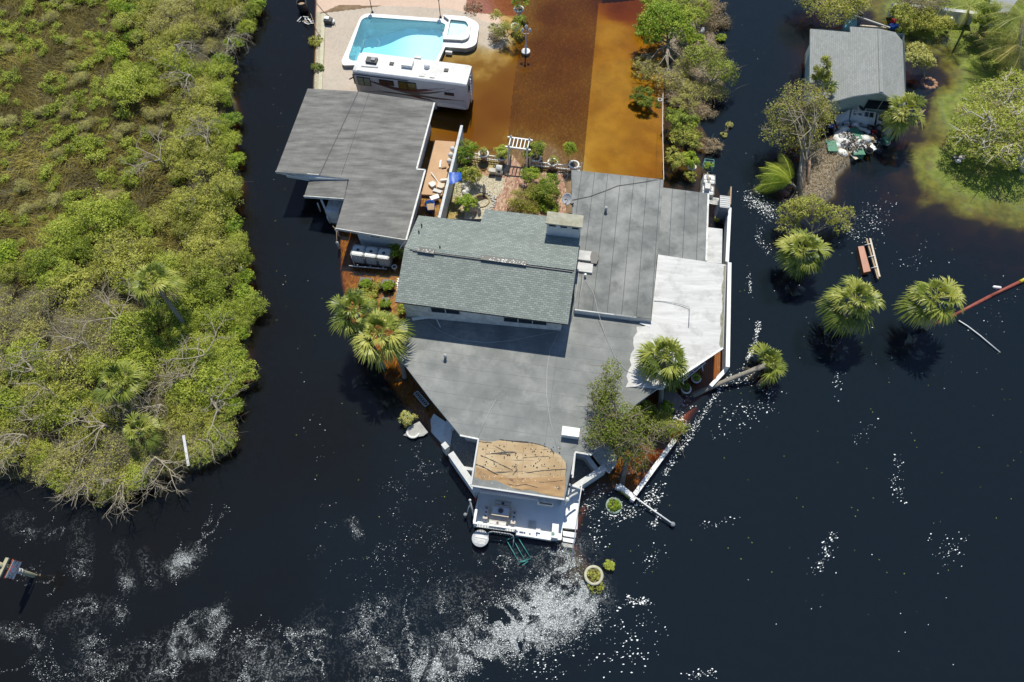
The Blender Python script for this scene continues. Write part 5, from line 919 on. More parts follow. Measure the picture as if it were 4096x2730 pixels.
tag(m.build('blue_tarp', None), 'crumpled bright blue tarp draped over the top of the garden wall', 'tarp')
# ------------------------------------------------------------------ garden ornaments
p = P(1925, 806, .02); t = thing('garden_pond', 'small round brown pond with a yellowish rim in the courtyard', 'pond', p); MB().lathe(p, [(.62, 0), (.72, .14), (.66, .16), (.58, .05)], 26, M('pond_rim', (.4, .33, .16), (.3, .24, .12), 5, .8)).build('rim', None, t); MB().lathe(p, [(.62, .06), (.01, .06)], 24, M('pond_water', (.035, .02, .01), rough=.05)).build('pond_water', None, t)
p = P(1868, 765, .3); t = thing('rock_fountain', 'long pale stone cascade trough beside the round pond', 'fountain', p); m = MB(); random.seed(3)
for k in range(13): a = k/12; q = P(1860+9*math.sin(k*1.3)+6*a, 725+a*68, .45+.1*math.sin(k)); m.lathe(q, [(.02, -.2), (.2, -.1), (.22, .05), (.1, .16), (.01, .18)], 7, m_stone if k % 2 else m_white2, Matrix.Rotation(random.random(), 3, 'X'))
m.build('rocks', None, t)
random.seed(8); m = MB()
for k in range(70):
    a = random.uniform(-1.2, 1.9); r_ = random.uniform(.85, 1.25); q = P(1925, 806, .12)+Vector((r_*math.cos(a), r_*math.sin(a), 0)); s = random.uniform(.05, .12); m.lathe(q, [(.01, -s*.5), (s, 0), (s*.6, s*.5), (.01, s*.6)], 6, random.choice((m_stone, m_white2, m_stone)))
tag(m.build('pond_stones', None), 'ring of loose pale rounded stones around the courtyard pond', 'stones', None, 'stuff')
def statue(u, v, h, lb, name='statue', red=False):
    p = P(u, v, .1); t = thing(name, lb, 'statue', p); MB().lathe(p, [(.16, 0), (.17, .08), (.13, .12), (.15, h*.35), (.1, h*.55), (.13, h*.68), (.06, h*.76), (.085, h*.86), (.06, h*.95), (.01, h)], 12, m_stone).build('figure', None, t)
    if red: MB().lathe(p+Vector((.05, -.15, .1)), [(.01, 0), (.09, .05), (.07, .14), (.01, .16)], 8, m_red).build('red_flower', None, t)
statue(1937, 768, 1.0, 'pale robed statue at the far right edge of the pond'); statue(1901, 850, .9, 'white statue with a red flower at its foot, below the pond', red=True); statue(1918, 852, .7, 'shorter white statue standing right of the one with the red flower'); statue(1884, 845, .8, 'pale statue half hidden behind the bush below the pond'); statue(1913, 828, .5, 'small brown bird figure at the lower rim of the pond')
p = P(1996, 695, .1); t = thing('stone_lantern', 'white stone garden lantern with square windows left of the brick path', 'lantern', p); m = MB(); m.box(p+Vector((0, 0, .12)), (.6, .4, .24), AX, m_stone); m.build('base', None, t); m = MB(); m.box(p+Vector((0, 0, .48)), (.5, .45, .5), AX, m_white); m.build('body', None, t); MB().box(p+Vector((0, -.225, .48)), (.22, .03, .24), AX, m_dark).build('window', None, t); m = MB(); m.lathe(p+Vector((0, 0, .73)), [(.36, 0), (.34, .06), (.1, .2), (.01, .24)], 4, m_white2, Matrix.Rotation(AX+.785, 3, 'Z')); m.build('roof', None, t)
p = P(1969, 693, .1); m = MB(); m.box(p+Vector((0, 0, .35)), (.6, .4, .1), AX, m_stone); m.box(p+Vector((0, 0, .16)), (.4, .3, .28), AX, m_stone); tag(m.build('stone_bench', None), 'low pale stone seat left of the white garden lantern', 'bench')
m = MB(); c_ = P(2245, 705, .13); m.tube([c_+Vector((.52*math.cos(a*.35), .5*math.sin(a*.35), .0)) for a in range(19)]+[c_+Vector((.9, .3, 0))], .02, 5, m_pvc); tag(m.build('garden_hose', None), 'coiled pale garden hose on the bricks by the flat roof', 'hose')
p = P(2163, 812, .3); m = MB(); m.prism([p+AU*a+AV*b_ for a, b_ in ((-.32, -.42), (.32, -.42), (.32, .42), (-.32, .42))], h=.35, mat=m_black); tag(m.build('black_trough', None), 'black rectangular trough with green plants in the courtyard shrubs', 'trough')
p = P(2153, 763, .3); m = MB(); m.prism([p+AU*a+AV*b_ for a, b_ in ((-.45, -.2), (.45, -.2), (.45, .2), (-.45, .2))], h=.4, mat=m_cr); tag(m.build('cream_trough', None), 'cream oblong trough between two round green shrubs', 'trough')
for k, (u, v, dx, dy) in enumerate(((1462, 1135, .85, .75), (1552, 1143, .85, .75), (1540, 1215, .55, .75))):
    p = P(u, v, .05); m = MB(); m.box(p, (dx*1.1, dy*1.1, .4), AX, m_dark); tag(m.build('planter_box', None), ['raised dark bed of bright grass, left of the pair below the tanks', 'raised dark bed of bright grass, right of the pair below the tanks', 'small dark edged bed next to the palm fronds'][k], 'bed', 'raised beds below the tanks')
m = MB(); random.seed(6)
for k in range(8): p = P(1592+random.uniform(-3, 3), 1118+k*9, 0); m.box(p, (.12, .16, .12), random.random(), m_white)
tag(m.build('white_edging', None), 'broken line of white edging stones beside the shingled roof corner', 'edging')
# ------------------------------------------------------------------ canal things: sunken frame, red boom, pipe, float, sign
t = thing('overturned_dock_box', 'orange bench-like box with pale rails floating in the dark lagoon', 'dock box', P(3465, 1030, 0)); m_or = M('rust_orange_paint', (.34, .095, .03), (.26, .07, .025), 2, .5)
MB().prism(PL([(3432, 987, .35), (3455, 984, .45), (3483, 1085, .45), (3455, 1091, .35)]), zb=-.1, mat=m_or).build('box', None, t); m = MB(); m.bar(P(3466, 955, .35), P(3512, 1115, .35), .13, .06, m_wood); m.bar(P(3480, 955, .4), P(3518, 1108, .4), .14, .06, m_cr); m.build('rails', None, t)
for u, v in ((3472, 980), (3486, 1028), (3497, 1072)): MB().tube([P(u-14, v+2, .3), P(u+8, v-4, .5), P(u+14, v, .35)], .04, 6, m_white).build('bracket', None, t)
m = MB(); pts = [(4096+250, 1030, .15), (4080, 1128, .12), (3960, 1186, .08), (3820, 1260, -.08), (3740, 1298, -.3), (3580, 1280, -.45), (3500, 1275, -.5)]
for a, b_ in zip(pts[:4], pts[1:5]): m.tube([P(*a), P(*b_)], .13, 8, M('rusty_red_pipe', (.30, .07, .04), (.22, .05, .035), 3, .6))
m.tube([P(4078, 1129, .16), P(4130, 1103, .18)], .14, 8, m_yellow); tag(m.build('red_boom', None), 'long rusty red boom crossing the lagoon from the right edge to the palm', 'boom')
m = MB(); m.tube([P(3835, 1283, .1), P(3870, 1305, .12), (P(3920, 1343, .12)), P(4000, 1411, .08)], .045, 7, m_white); tag(m.build('white_pipe', None), 'bent thin white pipe floating below the red boom', 'pipe')
p = P(3988, 1151, .05); m = MB(); m.tube([p-AU*.33, p-AU*.25, p+AU*.25, p+AU*.33], [.03, .13, .13, .03], 10, m_white); tag(m.build('boat_fender', None), 'white oblong fender floating above the red boom', 'fender')
p = P(2805, 135, .15); m = MB(); m.tube([p, p+Vector((.25, .55, .1))], .19, 12, m_pvc); tag(m.build('gas_cylinder', None), 'white gas cylinder lying on the debris bank beside the driveway trees', 'cylinder')
p = P(716, 1812, 2.2); m = MB(); m.bar(P(734, 1742, 1.9), P(754, 1864, 1.2), .17, .05, m_white); tag(m.build('white_plank', None), 'peeling white plank standing upright in the swamp edge', 'plank')
p = P(968, 1072, 1.2); m = MB(); m.bar(P(962, 1066, 1.3), P(972, 1082, 1.1), .16, .05, m_white); tag(m.build('white_plank', None), 'small white plank caught in mangroves on the canal side', 'plank')
p = P(990, 1512, .1); m = MB(); m.box(p, (.85, .7, .12), .3, m_or); m.box(p+Vector((0, -.1, .07)), (.5, .12, .03), .3, m_black); tag(m.build('orange_panel', None), 'rust orange panel floating at the edge of the mangroves', 'panel')
# no-wake style sign on a leaning wooden pile
bs = P(134, 2303, 0); tp2 = P(-25, 2262, 3.3); t = thing('channel_sign', 'red bordered white channel sign on a leaning wooden pile at the lower left', 'sign', bs); m = MB(); m_pile = M('greenish_pile_wood', (.32, .30, .19), (.42, .39, .26), 4, .85, stretch=(1, 1, .3))
dv = (P(39, 2272, 2.25)-bs).normalized(); m.tube([bs-dv*1.6, bs, bs+dv*3.3], .14, 12, m_pile); m.build('pile', None, t)
for z in (1.25, 1.5): MB().lathe(bs+dv*z, [(.15, -.07), (.165, -.06), (.165, .06), (.15, .07)], 14, m_white, dv.to_track_quat('Z', 'Y').to_matrix()).build('reflector_band', None, t)
cc = P(38, 2277, 2.25); al = P(55, 2239, 2.25)-P(19, 2315, 2.25); al.z = 0; Ls = al.length; al.normalize(); up_ = (dv-al*dv.dot(al)).normalized(); nn = al.cross(up_).normalized()
cc = cc+nn*.24; Ms = Matrix((al, up_, nn)).transposed(); wS, hS = Ls, .82
m = MB(); m.box(cc, (wS, hS, .05), mat=M('sign_red_border', (.42, .07, .03), rough=.5), M=Ms); pn = m.build('panel', None, t)
MB().box(cc+nn*.028, (wS-.1, hS-.1, .02), mat=m_white, M=Ms).build('sign_face', None, pn)
MB().bar(cc+up_*.72-nn*.1-al*wS*.5, cc+up_*.72-nn*.1+al*wS*.5, .2, .12, m_pile).build('crossbeam', None, t)
m = MB()
for k in range(24): a0 = k*2*math.pi/24; a1 = a0+2*math.pi/24; c_ = cc+nn*.045; m.bar(c_+al*.22*math.cos(a0)+up_*.26*math.sin(a0), c_+al*.22*math.cos(a1)+up_*.26*math.sin(a1), .035, .01, m_red)
m.build('circle_mark', None, pn)
def words(txt, size, dx, dy, mat, par, base, X, Y, Nn):
    cu = bpy.data.curves.new('lettering', 'FONT'); cu.body = txt; cu.size = size; cu.align_x = 'CENTER'; cu.align_y = 'CENTER'; cu.extrude = .004; o = bpy.data.objects.new('tmp', cu); COL.objects.link(o)
    dg = bpy.context.evaluated_depsgraph_get(); me = bpy.data.meshes.new_from_object(o.evaluated_get(dg)); bpy.data.objects.remove(o); Mw = Matrix((X, Y, Nn)).transposed().to_4x4(); Mw.translation = base+X*dx+Y*dy-rootloc(par)
    me.transform(Mw); me.materials.clear(); me.materials.append(mat); q = bpy.data.objects.new('lettering', me); COL.objects.link(q); q.parent = par; return q
for tx, sz, dx, dy in (('IDLE', .17, -.47, .12), ('SPEED', .17, -.47, -.12), ('NO', .17, .47, .12), ('WAKE', .17, .47, -.12)): words(tx, sz, dx, dy, m_black, pn, cc+nn*.042, al, up_, nn)
# ------------------------------------------------------------------ vegetation
G1 = leafmat('broad_leaves_green', [(.025, .055, .008), (.065, .12, .014), (.14, .21, .026), (.24, .30, .05)])
G2 = leafmat('mangrove_leaves', [(.022, .042, .009), (.075, .115, .018), (.195, .25, .045), (.37, .40, .11)])
G3 = leafmat('olive_leaves', [(.03, .045, .012), (.105, .13, .032), (.215, .245, .065), (.34, .35, .12)])
G4 = leafmat('pale_storm_leaves', [(.07, .08, .028), (.16, .165, .06), (.27, .26, .11), (.38, .35, .18)])
G5 = leafmat('dry_brown_leaves', [(.06, .052, .046), (.125, .11, .095), (.22, .20, .17)])
G6 = leafmat('conifer_needles', [(.03, .05, .010), (.055, .09, .014), (.11, .15, .024), (.18, .205, .045)])
G7 = leafmat('palm_leaves', [(.035, .07, .015), (.065, .095, .022), (.13, .15, .04), (.24, .21, .08)], .2, .4)
G8 = leafmat('yellow_green_palm_leaves', [(.018, .035, .008), (.06, .09, .017), (.12, .155, .036), (.21, .235, .08)], .25, .4)
G9 = leafmat('marsh_grass', [(.017, .015, .005), (.05, .044, .014), (.10, .095, .028), (.17, .165, .05)], .1, .9)
G10 = leafmat('bright_grass', [(.05, .09, .01), (.10, .16, .018), (.17, .24, .032)])
G11 = leafmat('dark_red_green_leaves', [(.05, .05, .02), (.10, .09, .04), (.14, .17, .03), (.2, .2, .06)])
def leaves(C, Nn, L_, W_, rs, tri=False):
    """C centres, Nn normals, L_ length, W_ width -> quads"""
    n = len(C); Nn = Nn/np.linalg.norm(Nn, axis=1)[:, None]; t = rs.normal(size=(n, 3)); t -= Nn*(t*Nn).sum(1)[:, None]; t /= np.linalg.norm(t, axis=1)[:, None]; b_ = np.cross(Nn, t)
    L_ = (np.ones(n)*L_)[:, None]/2; W_ = (np.ones(n)*W_)[:, None]/2
    V = np.stack([C-t*L_, C+b_*W_, C+t*L_, C-b_*W_], 1).reshape(-1, 3); F = np.arange(4*n).reshape(n, 4); return V, F
def crownpts(lobes, n, rs, clump=.22, ncl=26, hollow=.55):
    """points gathered in leaf clumps through ellipsoid lobes (x, y, z, rx, ry, rz)"""
    lob = np.array(lobes, float); vol = (lob[:, 3]*lob[:, 4]*lob[:, 5])**.75; pr = vol/vol.sum(); Cs = []; Ns = []; Cc = []; Lb = []
    for k in range(len(lob)):
        m = max(20, int(n*pr[k])); nc = max(6, int(ncl*(pr[k]*len(lob))**.6)); d = rs.normal(size=(nc, 3)); d /= np.linalg.norm(d, axis=1)[:, None]; d[:, 2] = np.where(d[:, 2] < -.2, -d[:, 2], d[:, 2])
        r = hollow+(1-hollow)*rs.random(nc)**.6; cc = lob[k, :3]+d*r[:, None]*lob[k, 3:6]; a = rs.integers(0, nc, m)
        s = clump*(.6+.8*rs.random(nc)); g = rs.normal(size=(m, 3)); g /= np.linalg.norm(g, axis=1)[:, None]; g *= rs.random(m)[:, None]**.45; R_ = lob[k, 3:6].mean()
        pts = cc[a]+g*(s[a]*R_*1.6)[:, None]*np.array([1, 1, .7]); Cs.append(pts); nn = g*.6+d[a]*.4+np.array([0, 0, .55])+rs.normal(size=(m, 3))*.45; Ns.append(nn); Cc.append(rs.random(nc)[a]); Lb.append(cc)
    return np.concatenate(Cs), np.concatenate(Ns), np.concatenate(Cc), np.concatenate(Lb)
def branchmesh(base, tips, r0, rs, mat, name, parent, fork=.45, wob=.12, trunk_top=None, bare=0):
    m = MB(); base = Vector(base); top = Vector(trunk_top) if trunk_top is not None else base.lerp(sum((Vector(t) for t in tips), Vector((0, 0, 0)))/len(tips), fork)
    mid = base.lerp(top, .5)+Vector((rs.normal()*wob, rs.normal()*wob, 0)); m.tube([base, mid, top], [r0, r0*.85, r0*.7], 8)
    nl = max(3, min(7, len(tips)//6+2)); limb = []
    tips = [Vector(t) for t in tips]; idx = list(range(len(tips))); sel = [tips[int(i)] for i in np.linspace(0, len(tips)-1, nl)]
    for s in sel:
        e = top.lerp(s, .62); q = top.lerp(e, .5)+Vector((rs.normal()*wob, rs.normal()*wob, wob)); m.tube([top, q, e], [r0*.55, r0*.4, r0*.28], 6, cap=False); limb.append(e); limb.append(q)
    for t in tips:
        e = min(limb, key=lambda p: (p-t).length); q = e.lerp(t, .5)+Vector((rs.normal(), rs.normal(), rs.normal()))*wob*.8; m.tube([e, q, t], [r0*.22, r0*.14, r0*.05], 4, cap=False)
        for _ in range(bare):
            f = q.lerp(t, rs.random()); g = f+Vector((rs.normal(), rs.normal(), rs.random()*.6-.1))*.55; m.tube([f, f.lerp(g, .5)+Vector((rs.normal(), rs.normal(), 0))*.08, g], [r0*.11, r0*.08, r0*.03], 3, cap=False)
    return m.build(name, mat, parent)
def tree(name, label, cat, base, lobes, leaf, n, ls, seed, group=None, bark=None, r0=.12, clump=.22, ncl=26, hollow=.55, bare=0, asp=.5, tips=18, trunk_top=None, dry=0, wob=.12, zb=None):
    rs = np.random.default_rng(seed); b0 = P(base[0], base[1], base[2] if len(base) > 2 else 0.); 
    if len(base) < 3: b0.z = hz(b0.x, b0.y)-.05
    t = thing(name, label, cat, b0, group); lb = []
    for l in lobes:
        c = P(l[0], l[1], l[2]); rx = l[3]; ry = l[4] if len(l) > 4 else rx; rz = l[5] if len(l) > 5 else rx*.7; lb.append((c.x, c.y, c.z, rx, ry, rz))
    C, Nn, rc, cl = crownpts(lb, n, rs, clump, ncl, hollow); C[:, 2] = np.maximum(C[:, 2], .06)
    V, F = leaves(C, Nn, ls*(.7+.6*rs.random(len(C))), ls*asp*(.7+.6*rs.random(len(C))), rs); rnd = np.clip(.55*rc+.45*rs.random(len(C)), 0, 1)
    o = addmesh('crown', V, F, leaf, False, parent=t, rnd=rnd)
    if dry: o.data.materials.append(G5); mi = (rs.random(len(F)) < dry).astype('i'); o.data.polygons.foreach_set('material_index', mi)
    sel = cl[rs.permutation(len(cl))[:tips]]; branchmesh(b0, [tuple(p) for p in sel], r0, rs, bark or m_bark, 'trunk', t, bare=bare, trunk_top=trunk_top, wob=wob); return t
# --- palms
def frond_fan(V, Fq, rnd, base, az, el, plen, flen, droop, rs, nl=17, wd=.055, tone=.5, twist=0, fold=.35):
    d = np.array([math.cos(az)*math.cos(el), math.sin(az)*math.cos(el), math.sin(el)]); side = np.array([-math.sin(az), math.cos(az), 0]); up = np.cross(d, side)*-1
    if up[2] < 0: up = -up
    p0 = np.array(base); p1 = p0+d*plen*.6; e = p1+(d-np.array([0, 0, droop*.35]))*plen*.4
    def quad(a, b, c, e_, r_): k = len(V); V.extend([a, b, c, e_]); Fq.append((k, k+1, k+2, k+3)); rnd.append(r_)
    w = side*.022; quad(p0-w, p0+w, p1+w, p1-w, tone+.3); quad(p1-w, p1+w, e+w*.7, e-w*.7, tone+.3)
    for k in range(nl):
        f = (k/(nl-1)-.5)*2; an = f*1.05+rs.normal()*.06; dirn = d*math.cos(an)+side*math.sin(an); dirn = dirn+up*(fold*abs(f)-.12); dirn /= np.linalg.norm(dirn); L1 = flen*(.62+.38*math.cos(an*.62))*(1+rs.normal()*.05)
        m1 = e+dirn*L1*.55-np.array([0, 0, droop*.10*L1]); m2 = e+dirn*L1*.92-np.array([0, 0, (droop*.40+.18*rs.random())*L1]); nrm = np.cross(dirn, up); nn = np.linalg.norm(nrm); nrm = nrm/nn if nn > 1e-3 else side; ww = nrm*wd
        r_ = min(1, max(0, tone+.12*rs.normal())); quad(e-ww*.15, e+ww*.15, m1+ww*.55, m1-ww*.55, r_); quad(m1-ww*.55, m1+ww*.55, m2+ww*.06, m2-ww*.06, min(1, r_+.12))
def palm(name, label, base, top, nf, rad, seed, leaf=G7, group=None, deadn=6, elmin=-.5, lean=None, r0=.16, wd=.085, tone=.5, nl=15, bulge=None, wind=(0, 0)):
    rs = np.random.default_rng(seed); b0 = P(*base); tp = P(*top); t = thing(name, label, 'palm tree', b0, group)
    mid = b0.lerp(tp, .5)+(Vector(lean) if lean else Vector((0, 0, 0))); q1 = b0.lerp(mid, .5)+(Vector(lean)*.25 if lean else Vector((0, 0, 0))); m = MB(); pts = [b0-Vector((0, 0, .4)), b0, q1, mid, mid.lerp(tp, .5)+(Vector(lean)*.3 if lean else Vector((0, 0, 0))), tp]
    m.tube(pts, [r0*1.35, r0*1.2, r0, r0*.95, r0*.95, r0*1.25], 10)
    for k in range(26): a = rs.random()*6.28; z = tp-(tp-mid).normalized()*rs.random()*.5; m.tube([z, z+Vector((math.cos(a)*.28, math.sin(a)*.28, .1))], [.05, .015], 4, cap=False)
    m.build('trunk', m_palmbark, t); V = []; F = []; rn = []; tpn_ = np.array(tp)+np.array([0, 0, .1]); ax = (tp-mid).normalized(); Q = ax.to_track_quat('Z', 'Y').to_matrix()
    for k in range(nf):
        az = k*2.399963+rs.normal()*.35; f = (k+.5)/nf; el = math.pi/2*.9-(math.pi/2*.9-elmin)*f**.72+rs.normal()*.08; dl = Vector((math.cos(az)*math.cos(el), math.sin(az)*math.cos(el), math.sin(el))); dl = Q@dl; dl.x += wind[0]; dl.y += wind[1]; dl.normalize()
        az2 = math.atan2(dl.y, dl.x); el2 = math.asin(max(-1, min(1, dl.z))); s = rad*(.62+.42*rs.random())*(.72+.28*min(1, f*2)); frond_fan(V, F, rn, tpn_, az2, el2, s*.5, s*.6, .4+.7*f, rs, nl=nl, wd=wd*(rad/2.2), tone=tone+.30*rs.normal()-.1*f)
    o = addmesh('crown', np.array(V), np.array(F), leaf, False, parent=t, rnd=np.array(rn))
    if deadn:
        V = []; F = []; rn = []
        for k in range(deadn): az = rs.random()*6.28; frond_fan(V, F, rn, tpn_-np.array([0, 0, .15]), az, -.6-rs.random()*.5, rad*.4, rad*.5, .8, rs, nl=9, wd=.05, tone=.6, fold=.9)
        addmesh('dead_fronds', np.array(V), np.array(F), G5, False, parent=t, rnd=np.array(rn))
    return t
def feather(name, label, base, top, nf, L0, seed, leaf, group=None, azr=None, r0=.1, cat='palm tree', drp=1.3):
    rs = np.random.default_rng(seed); b0 = P(*base); tp = P(*top); t = thing(name, label, cat, b0, group); m = MB(); m.tube([b0-Vector((0, 0, .3)), b0.lerp(tp, .5), tp], [r0*1.3, r0, r0*.9], 8); m.build('trunk', m_palmbark, t); V = []; F = []; rn = []
    for k in range(nf):
        az = (azr[0]+(azr[1]-azr[0])*rs.random()) if azr else k*2.4; el = .9-1.0*(k/nf)+rs.normal()*.1; p = np.array(tp); d = np.array([math.cos(az)*math.cos(el), math.sin(az)*math.cos(el), math.sin(el)]); L = L0*(.8+.3*rs.random()); n = 18; st = L/n; tone = .5+.2*rs.normal()
        for i in range(n):
            q = p+d*st; side = np.cross(d, [0, 0, 1]); side /= np.linalg.norm(side)+1e-6; k0 = len(V); V.extend([p-side*.02, p+side*.02, q+side*.015, q-side*.015]); F.append((k0, k0+1, k0+2, k0+3)); rn.append(.9); ll = .75*math.sin(math.pi*min(1, (i+2)/(n+1)))**.6*L0/3.2
            if i > 1:
                for s in (-1, 1):
                    for sub in (0, .5):
                        a = p+d*st*sub; dr_ = side*s*.85+d*.55+np.array([0, 0, -.25]); dr_ /= np.linalg.norm(dr_); e = a+dr_*ll; w = d*.017; k0 = len(V); V.extend([a-w, a+w, e+w*.2-np.array([0, 0, .15*ll]), e-w*.2-np.array([0, 0, .15*ll])]); F.append((k0, k0+1, k0+2, k0+3)); rn.append(min(1, max(0, tone+.15*rs.normal())))
            p = q; d = d+np.array([0, 0, -drp/n]); d /= np.linalg.norm(d)
    addmesh('crown', np.array(V), np.array(F), leaf, False, parent=t, rnd=np.array(rn)); return t
palm('cabbage_palm', 'nearer and larger of two fan palms rising beside the left corner of the grey roof', (1620, 1515, -.2), (1515, 1335, 4.6), 46, 2.3, 1, G8, 'fan palms at the left canal edge', 3, -.7, (.35, .1, .2))
palm('cabbage_palm', 'farther fan palm whose crown tucks behind the larger one at the left canal edge', (1540, 1480, -.3), (1418, 1243, 4.9), 42, 2.1, 2, G8, 'fan palms at the left canal edge', 3, -.7)
palm('cabbage_palm', 'green fan palm with a pale trunk standing before the white roof corner', (2640, 1640, -.2), (2655, 1432, 4.4), 40, 2.15, 3, G8, None, 5, -.7, None, .18, tone=.35)
palm('cabbage_palm', 'fallen fan palm with a long pale trunk lying over the right seawall and water', (2775, 1580, .0), (3062, 1462, 1.1), 34, 1.9, 4, G8, None, 5, -.2, (0, -.0, .15), .17, tone=.5)
palm('cabbage_palm', 'dense bright fan palm rooted in dark water just below the brushy shrub', (3235, 1110, -.5), (3210, 1010, 2.6), 36, 2.15, 5, G8, 'lagoon fan palms', 0, -.55, tone=.5, nl=15, wd=.11)
palm('cabbage_palm', 'fan palm directly below the floating orange dock box', (3400, 1340, -.5), (3420, 1205, 3.8), 38, 2.35, 6, G8, 'lagoon fan palms', 4, -.6, tone=.55)
palm('cabbage_palm', 'fan palm standing over the rusty red boom in the lagoon', (3700, 1330, -.5), (3742, 1195, 3.8), 35, 2.35, 7, G8, 'lagoon fan palms', 6, -.6, tone=.55)
palm('cabbage_palm', 'pale fan palm against the right corner of the grey shingled shed', (3590, 545, -.2), (3618, 450, 3.0), 36, 2.2, 8, G8, None, 6, -.6, tone=.65)
palm('cabbage_palm', 'fan palm with a leaning dark trunk, farther one in the swamp thicket', (770, 1340, 0), (618, 1135, 4.6), 26, 2.1, 9, G8, 'fan palms in the swamp thicket', 3, -.3, tone=.5)
palm('cabbage_palm', 'pale green fan palm in the middle of the swamp thicket above bare branches', (495, 1640, 0), (478, 1530, 3.6), 25, 2.0, 10, G8, 'fan palms in the swamp thicket', 3, -.3, tone=.55)
palm('cabbage_palm', 'small sparse fan palm close to the lower swamp shore', (560, 1790, 0), (560, 1725, 2.6), 18, 1.5, 11, G8, 'fan palms in the swamp thicket', 3, -.3, tone=.7)
palm('cabbage_palm', 'half hidden dark fan palm under the leaning tree left of the shed gable', (3320, 470, 0), (3300, 385, 2.6), 24, 1.7, 12, G7, None, 0, -.4, tone=.4)
feather('coconut_palm', 'young feather palm with bright fronds swept left over dark water', (3190, 760, 0), (3165, 735, 1.1), 15, 3.1, 21, G1, None, (1.7, 3.35), .12)
feather('coconut_palm', 'yellowish feather palm with thin fronds at the top right of the white wall', (3868, 100, 0), (3875, 28, 3.4), 9, 2.2, 22, G8, None, None, .1)
feather('coconut_palm', 'large orange tinged feather palm cut by the right edge of the photo', (4060, 330, 0), (4090, 70, 4.6), 16, 3.4, 23, G7, None, (1.9, 5.4), .16)
feather('coconut_palm', 'drooping dark feather palm under the large orange tinged palm', (4100, 320, 0), (4080, 190, 2.8), 18, 3.6, 24, G7, None, (1.6, 5.0), .14)
# --- broadleaf trees of the driveway hedge
HG = 'trees hedging the driveway'
tree('hedge_tree', 'dense bright green round tree, the biggest crown along the driveway hedge', 'tree', (2690, 250), [(2650, 90, 2.6, 2.2, 1.6), (2600, 140, 2.2, 1.2), (2710, 120, 2.4, 1.5), (2655, 60, 2.8, 1.5), (2590, 110, 2.0, 1.1)], G1, 9000, .2, 31, HG, r0=.16, ncl=60)
tree('uprooted_tree', 'toppled tree showing fanned bare limbs below the bright green crown', 'tree', (2672, 160, 1.3), [(2600, 290, .8, 1.6, 1.2, .5), (2690, 320, .9, 1.7, 1.1, .6), (2570, 250, .7, 1.0, .8, .4), (2740, 270, 1., 1.1)], G3, 4200, .15, 32, HG, r0=.13, ncl=50, tips=46, bare=4, bark=m_twig, dry=.35, trunk_top=P(2670, 185, 1.5), wob=.25)
tree('hedge_tree', 'yellow green tree with open twiggy top reaching over the canal', 'tree', (2830, 400), [(2830, 240, 2.2, 1.7, 1.5), (2890, 290, 2., 1.4, 1.4), (2780, 230, 2., 1.2), (2920, 320, 1.8, .8)], G2, 5200, .15, 33, HG, r0=.14, ncl=50, bare=3, tips=34, bark=m_twig, dry=.15)
tree('hedge_tree', 'leafy green tree at the very top of the driveway hedge', 'tree', (2620, 60), [(2625, 25, 2., 1.2, 1.1), (2600, 5, 1.9, 1.)], G2, 3200, .18, 34, HG, r0=.1)
tree('hedge_tree', 'bushy olive tree beside the gas cylinder on the debris bank', 'tree', (2790, 130), [(2770, 75, 1.8, 1.3, 1.2), (2800, 40, 1.6, 1.1), (2725, 20, 1.8, 1.0)], G2, 3600, .17, 35, HG, r0=.1)
tree('hedge_tree', 'fresh green shrub at the lower left of the yellow green tree', 'tree', (2785, 190), [(2785, 165, 1., .9, .8)], G1, 1500, .17, 36, HG, r0=.06, tips=8)
tree('hedge_tree', 'tangled grey brown brush heap under the yellow green canal tree', 'tree', (2850, 420), [(2850, 370, .8, 1.6, 1.1, .5), (2740, 410, .7, 1.3, 1.0, .5), (2760, 360, .9, 1.1, .9, .5)], G4, 3600, .14, 37, HG, r0=.09, bare=6, tips=50, ncl=50, bark=m_twig)
tree('hedge_tree', 'dark blue green branch lying over the driveway concrete', 'tree', (2615, 440), [(2570, 375, .7, .9, .7, .4), (2590, 415, .6, .9, .6, .4), (2545, 395, .5, .6, .5, .3)], G6, 2600, .16, 38, HG, r0=.06, tips=16)
tree('hedge_tree', 'yellowish leafy shrub along the overhead wire', 'tree', (2740, 560), [(2730, 500, 1.5, 1.2, 1.), (2690, 470, 1.2, 1.), (2760, 480, 1.3, .9)], G2, 3600, .17, 39, HG, r0=.09, bare=1)
tree('hedge_tree', 'olive shrub with a broken pale trunk above the leafy debris raft', 'tree', (2790, 590), [(2740, 550, 1.2, 1.2, 1.), (2765, 580, 1., .8)], G3, 2600, .16, 40, HG, r0=.08, bare=1)
tree('hedge_tree', 'small grey brown debris raft with a yellow green tuft over the canal', 'bush', (2830, 600, 0.), [(2835, 585, .25, 1.1, .8, .25), (2872, 590, .4, .5)], G5, 1800, .14, 41, HG, r0=.05, bare=3, tips=20, bark=m_twig)
tree('hedge_tree', 'round glossy green bush growing in the tilted white pot', 'bush', (2764, 662, .3), [(2755, 640, 1.1, .75, .75)], G1, 1900, .15, 42, HG, r0=.05, tips=8)
tree('hedge_tree', 'dark green bush left of the tilted white pot', 'bush', (2715, 680), [(2705, 645, 1., .8, .8), (2690, 610, .9, .5)], G3, 1800, .15, 43, HG, r0=.06, tips=8)
tree('hedge_tree', 'dark weedy tuft in the shade by the annex corner', 'bush', (2760, 715), [(2760, 705, .5, .5, .6, .4)], G3, 800, .13, 44, HG, r0=.04, tips=6)
tree('floating_plant', 'single bright green floating plant clump off the driveway hedge', 'plant', (2885, 155, 0.), [(2884, 152, .2, .55, .45, .25)], G1, 600, .16, 45, None, r0=.03, tips=5)
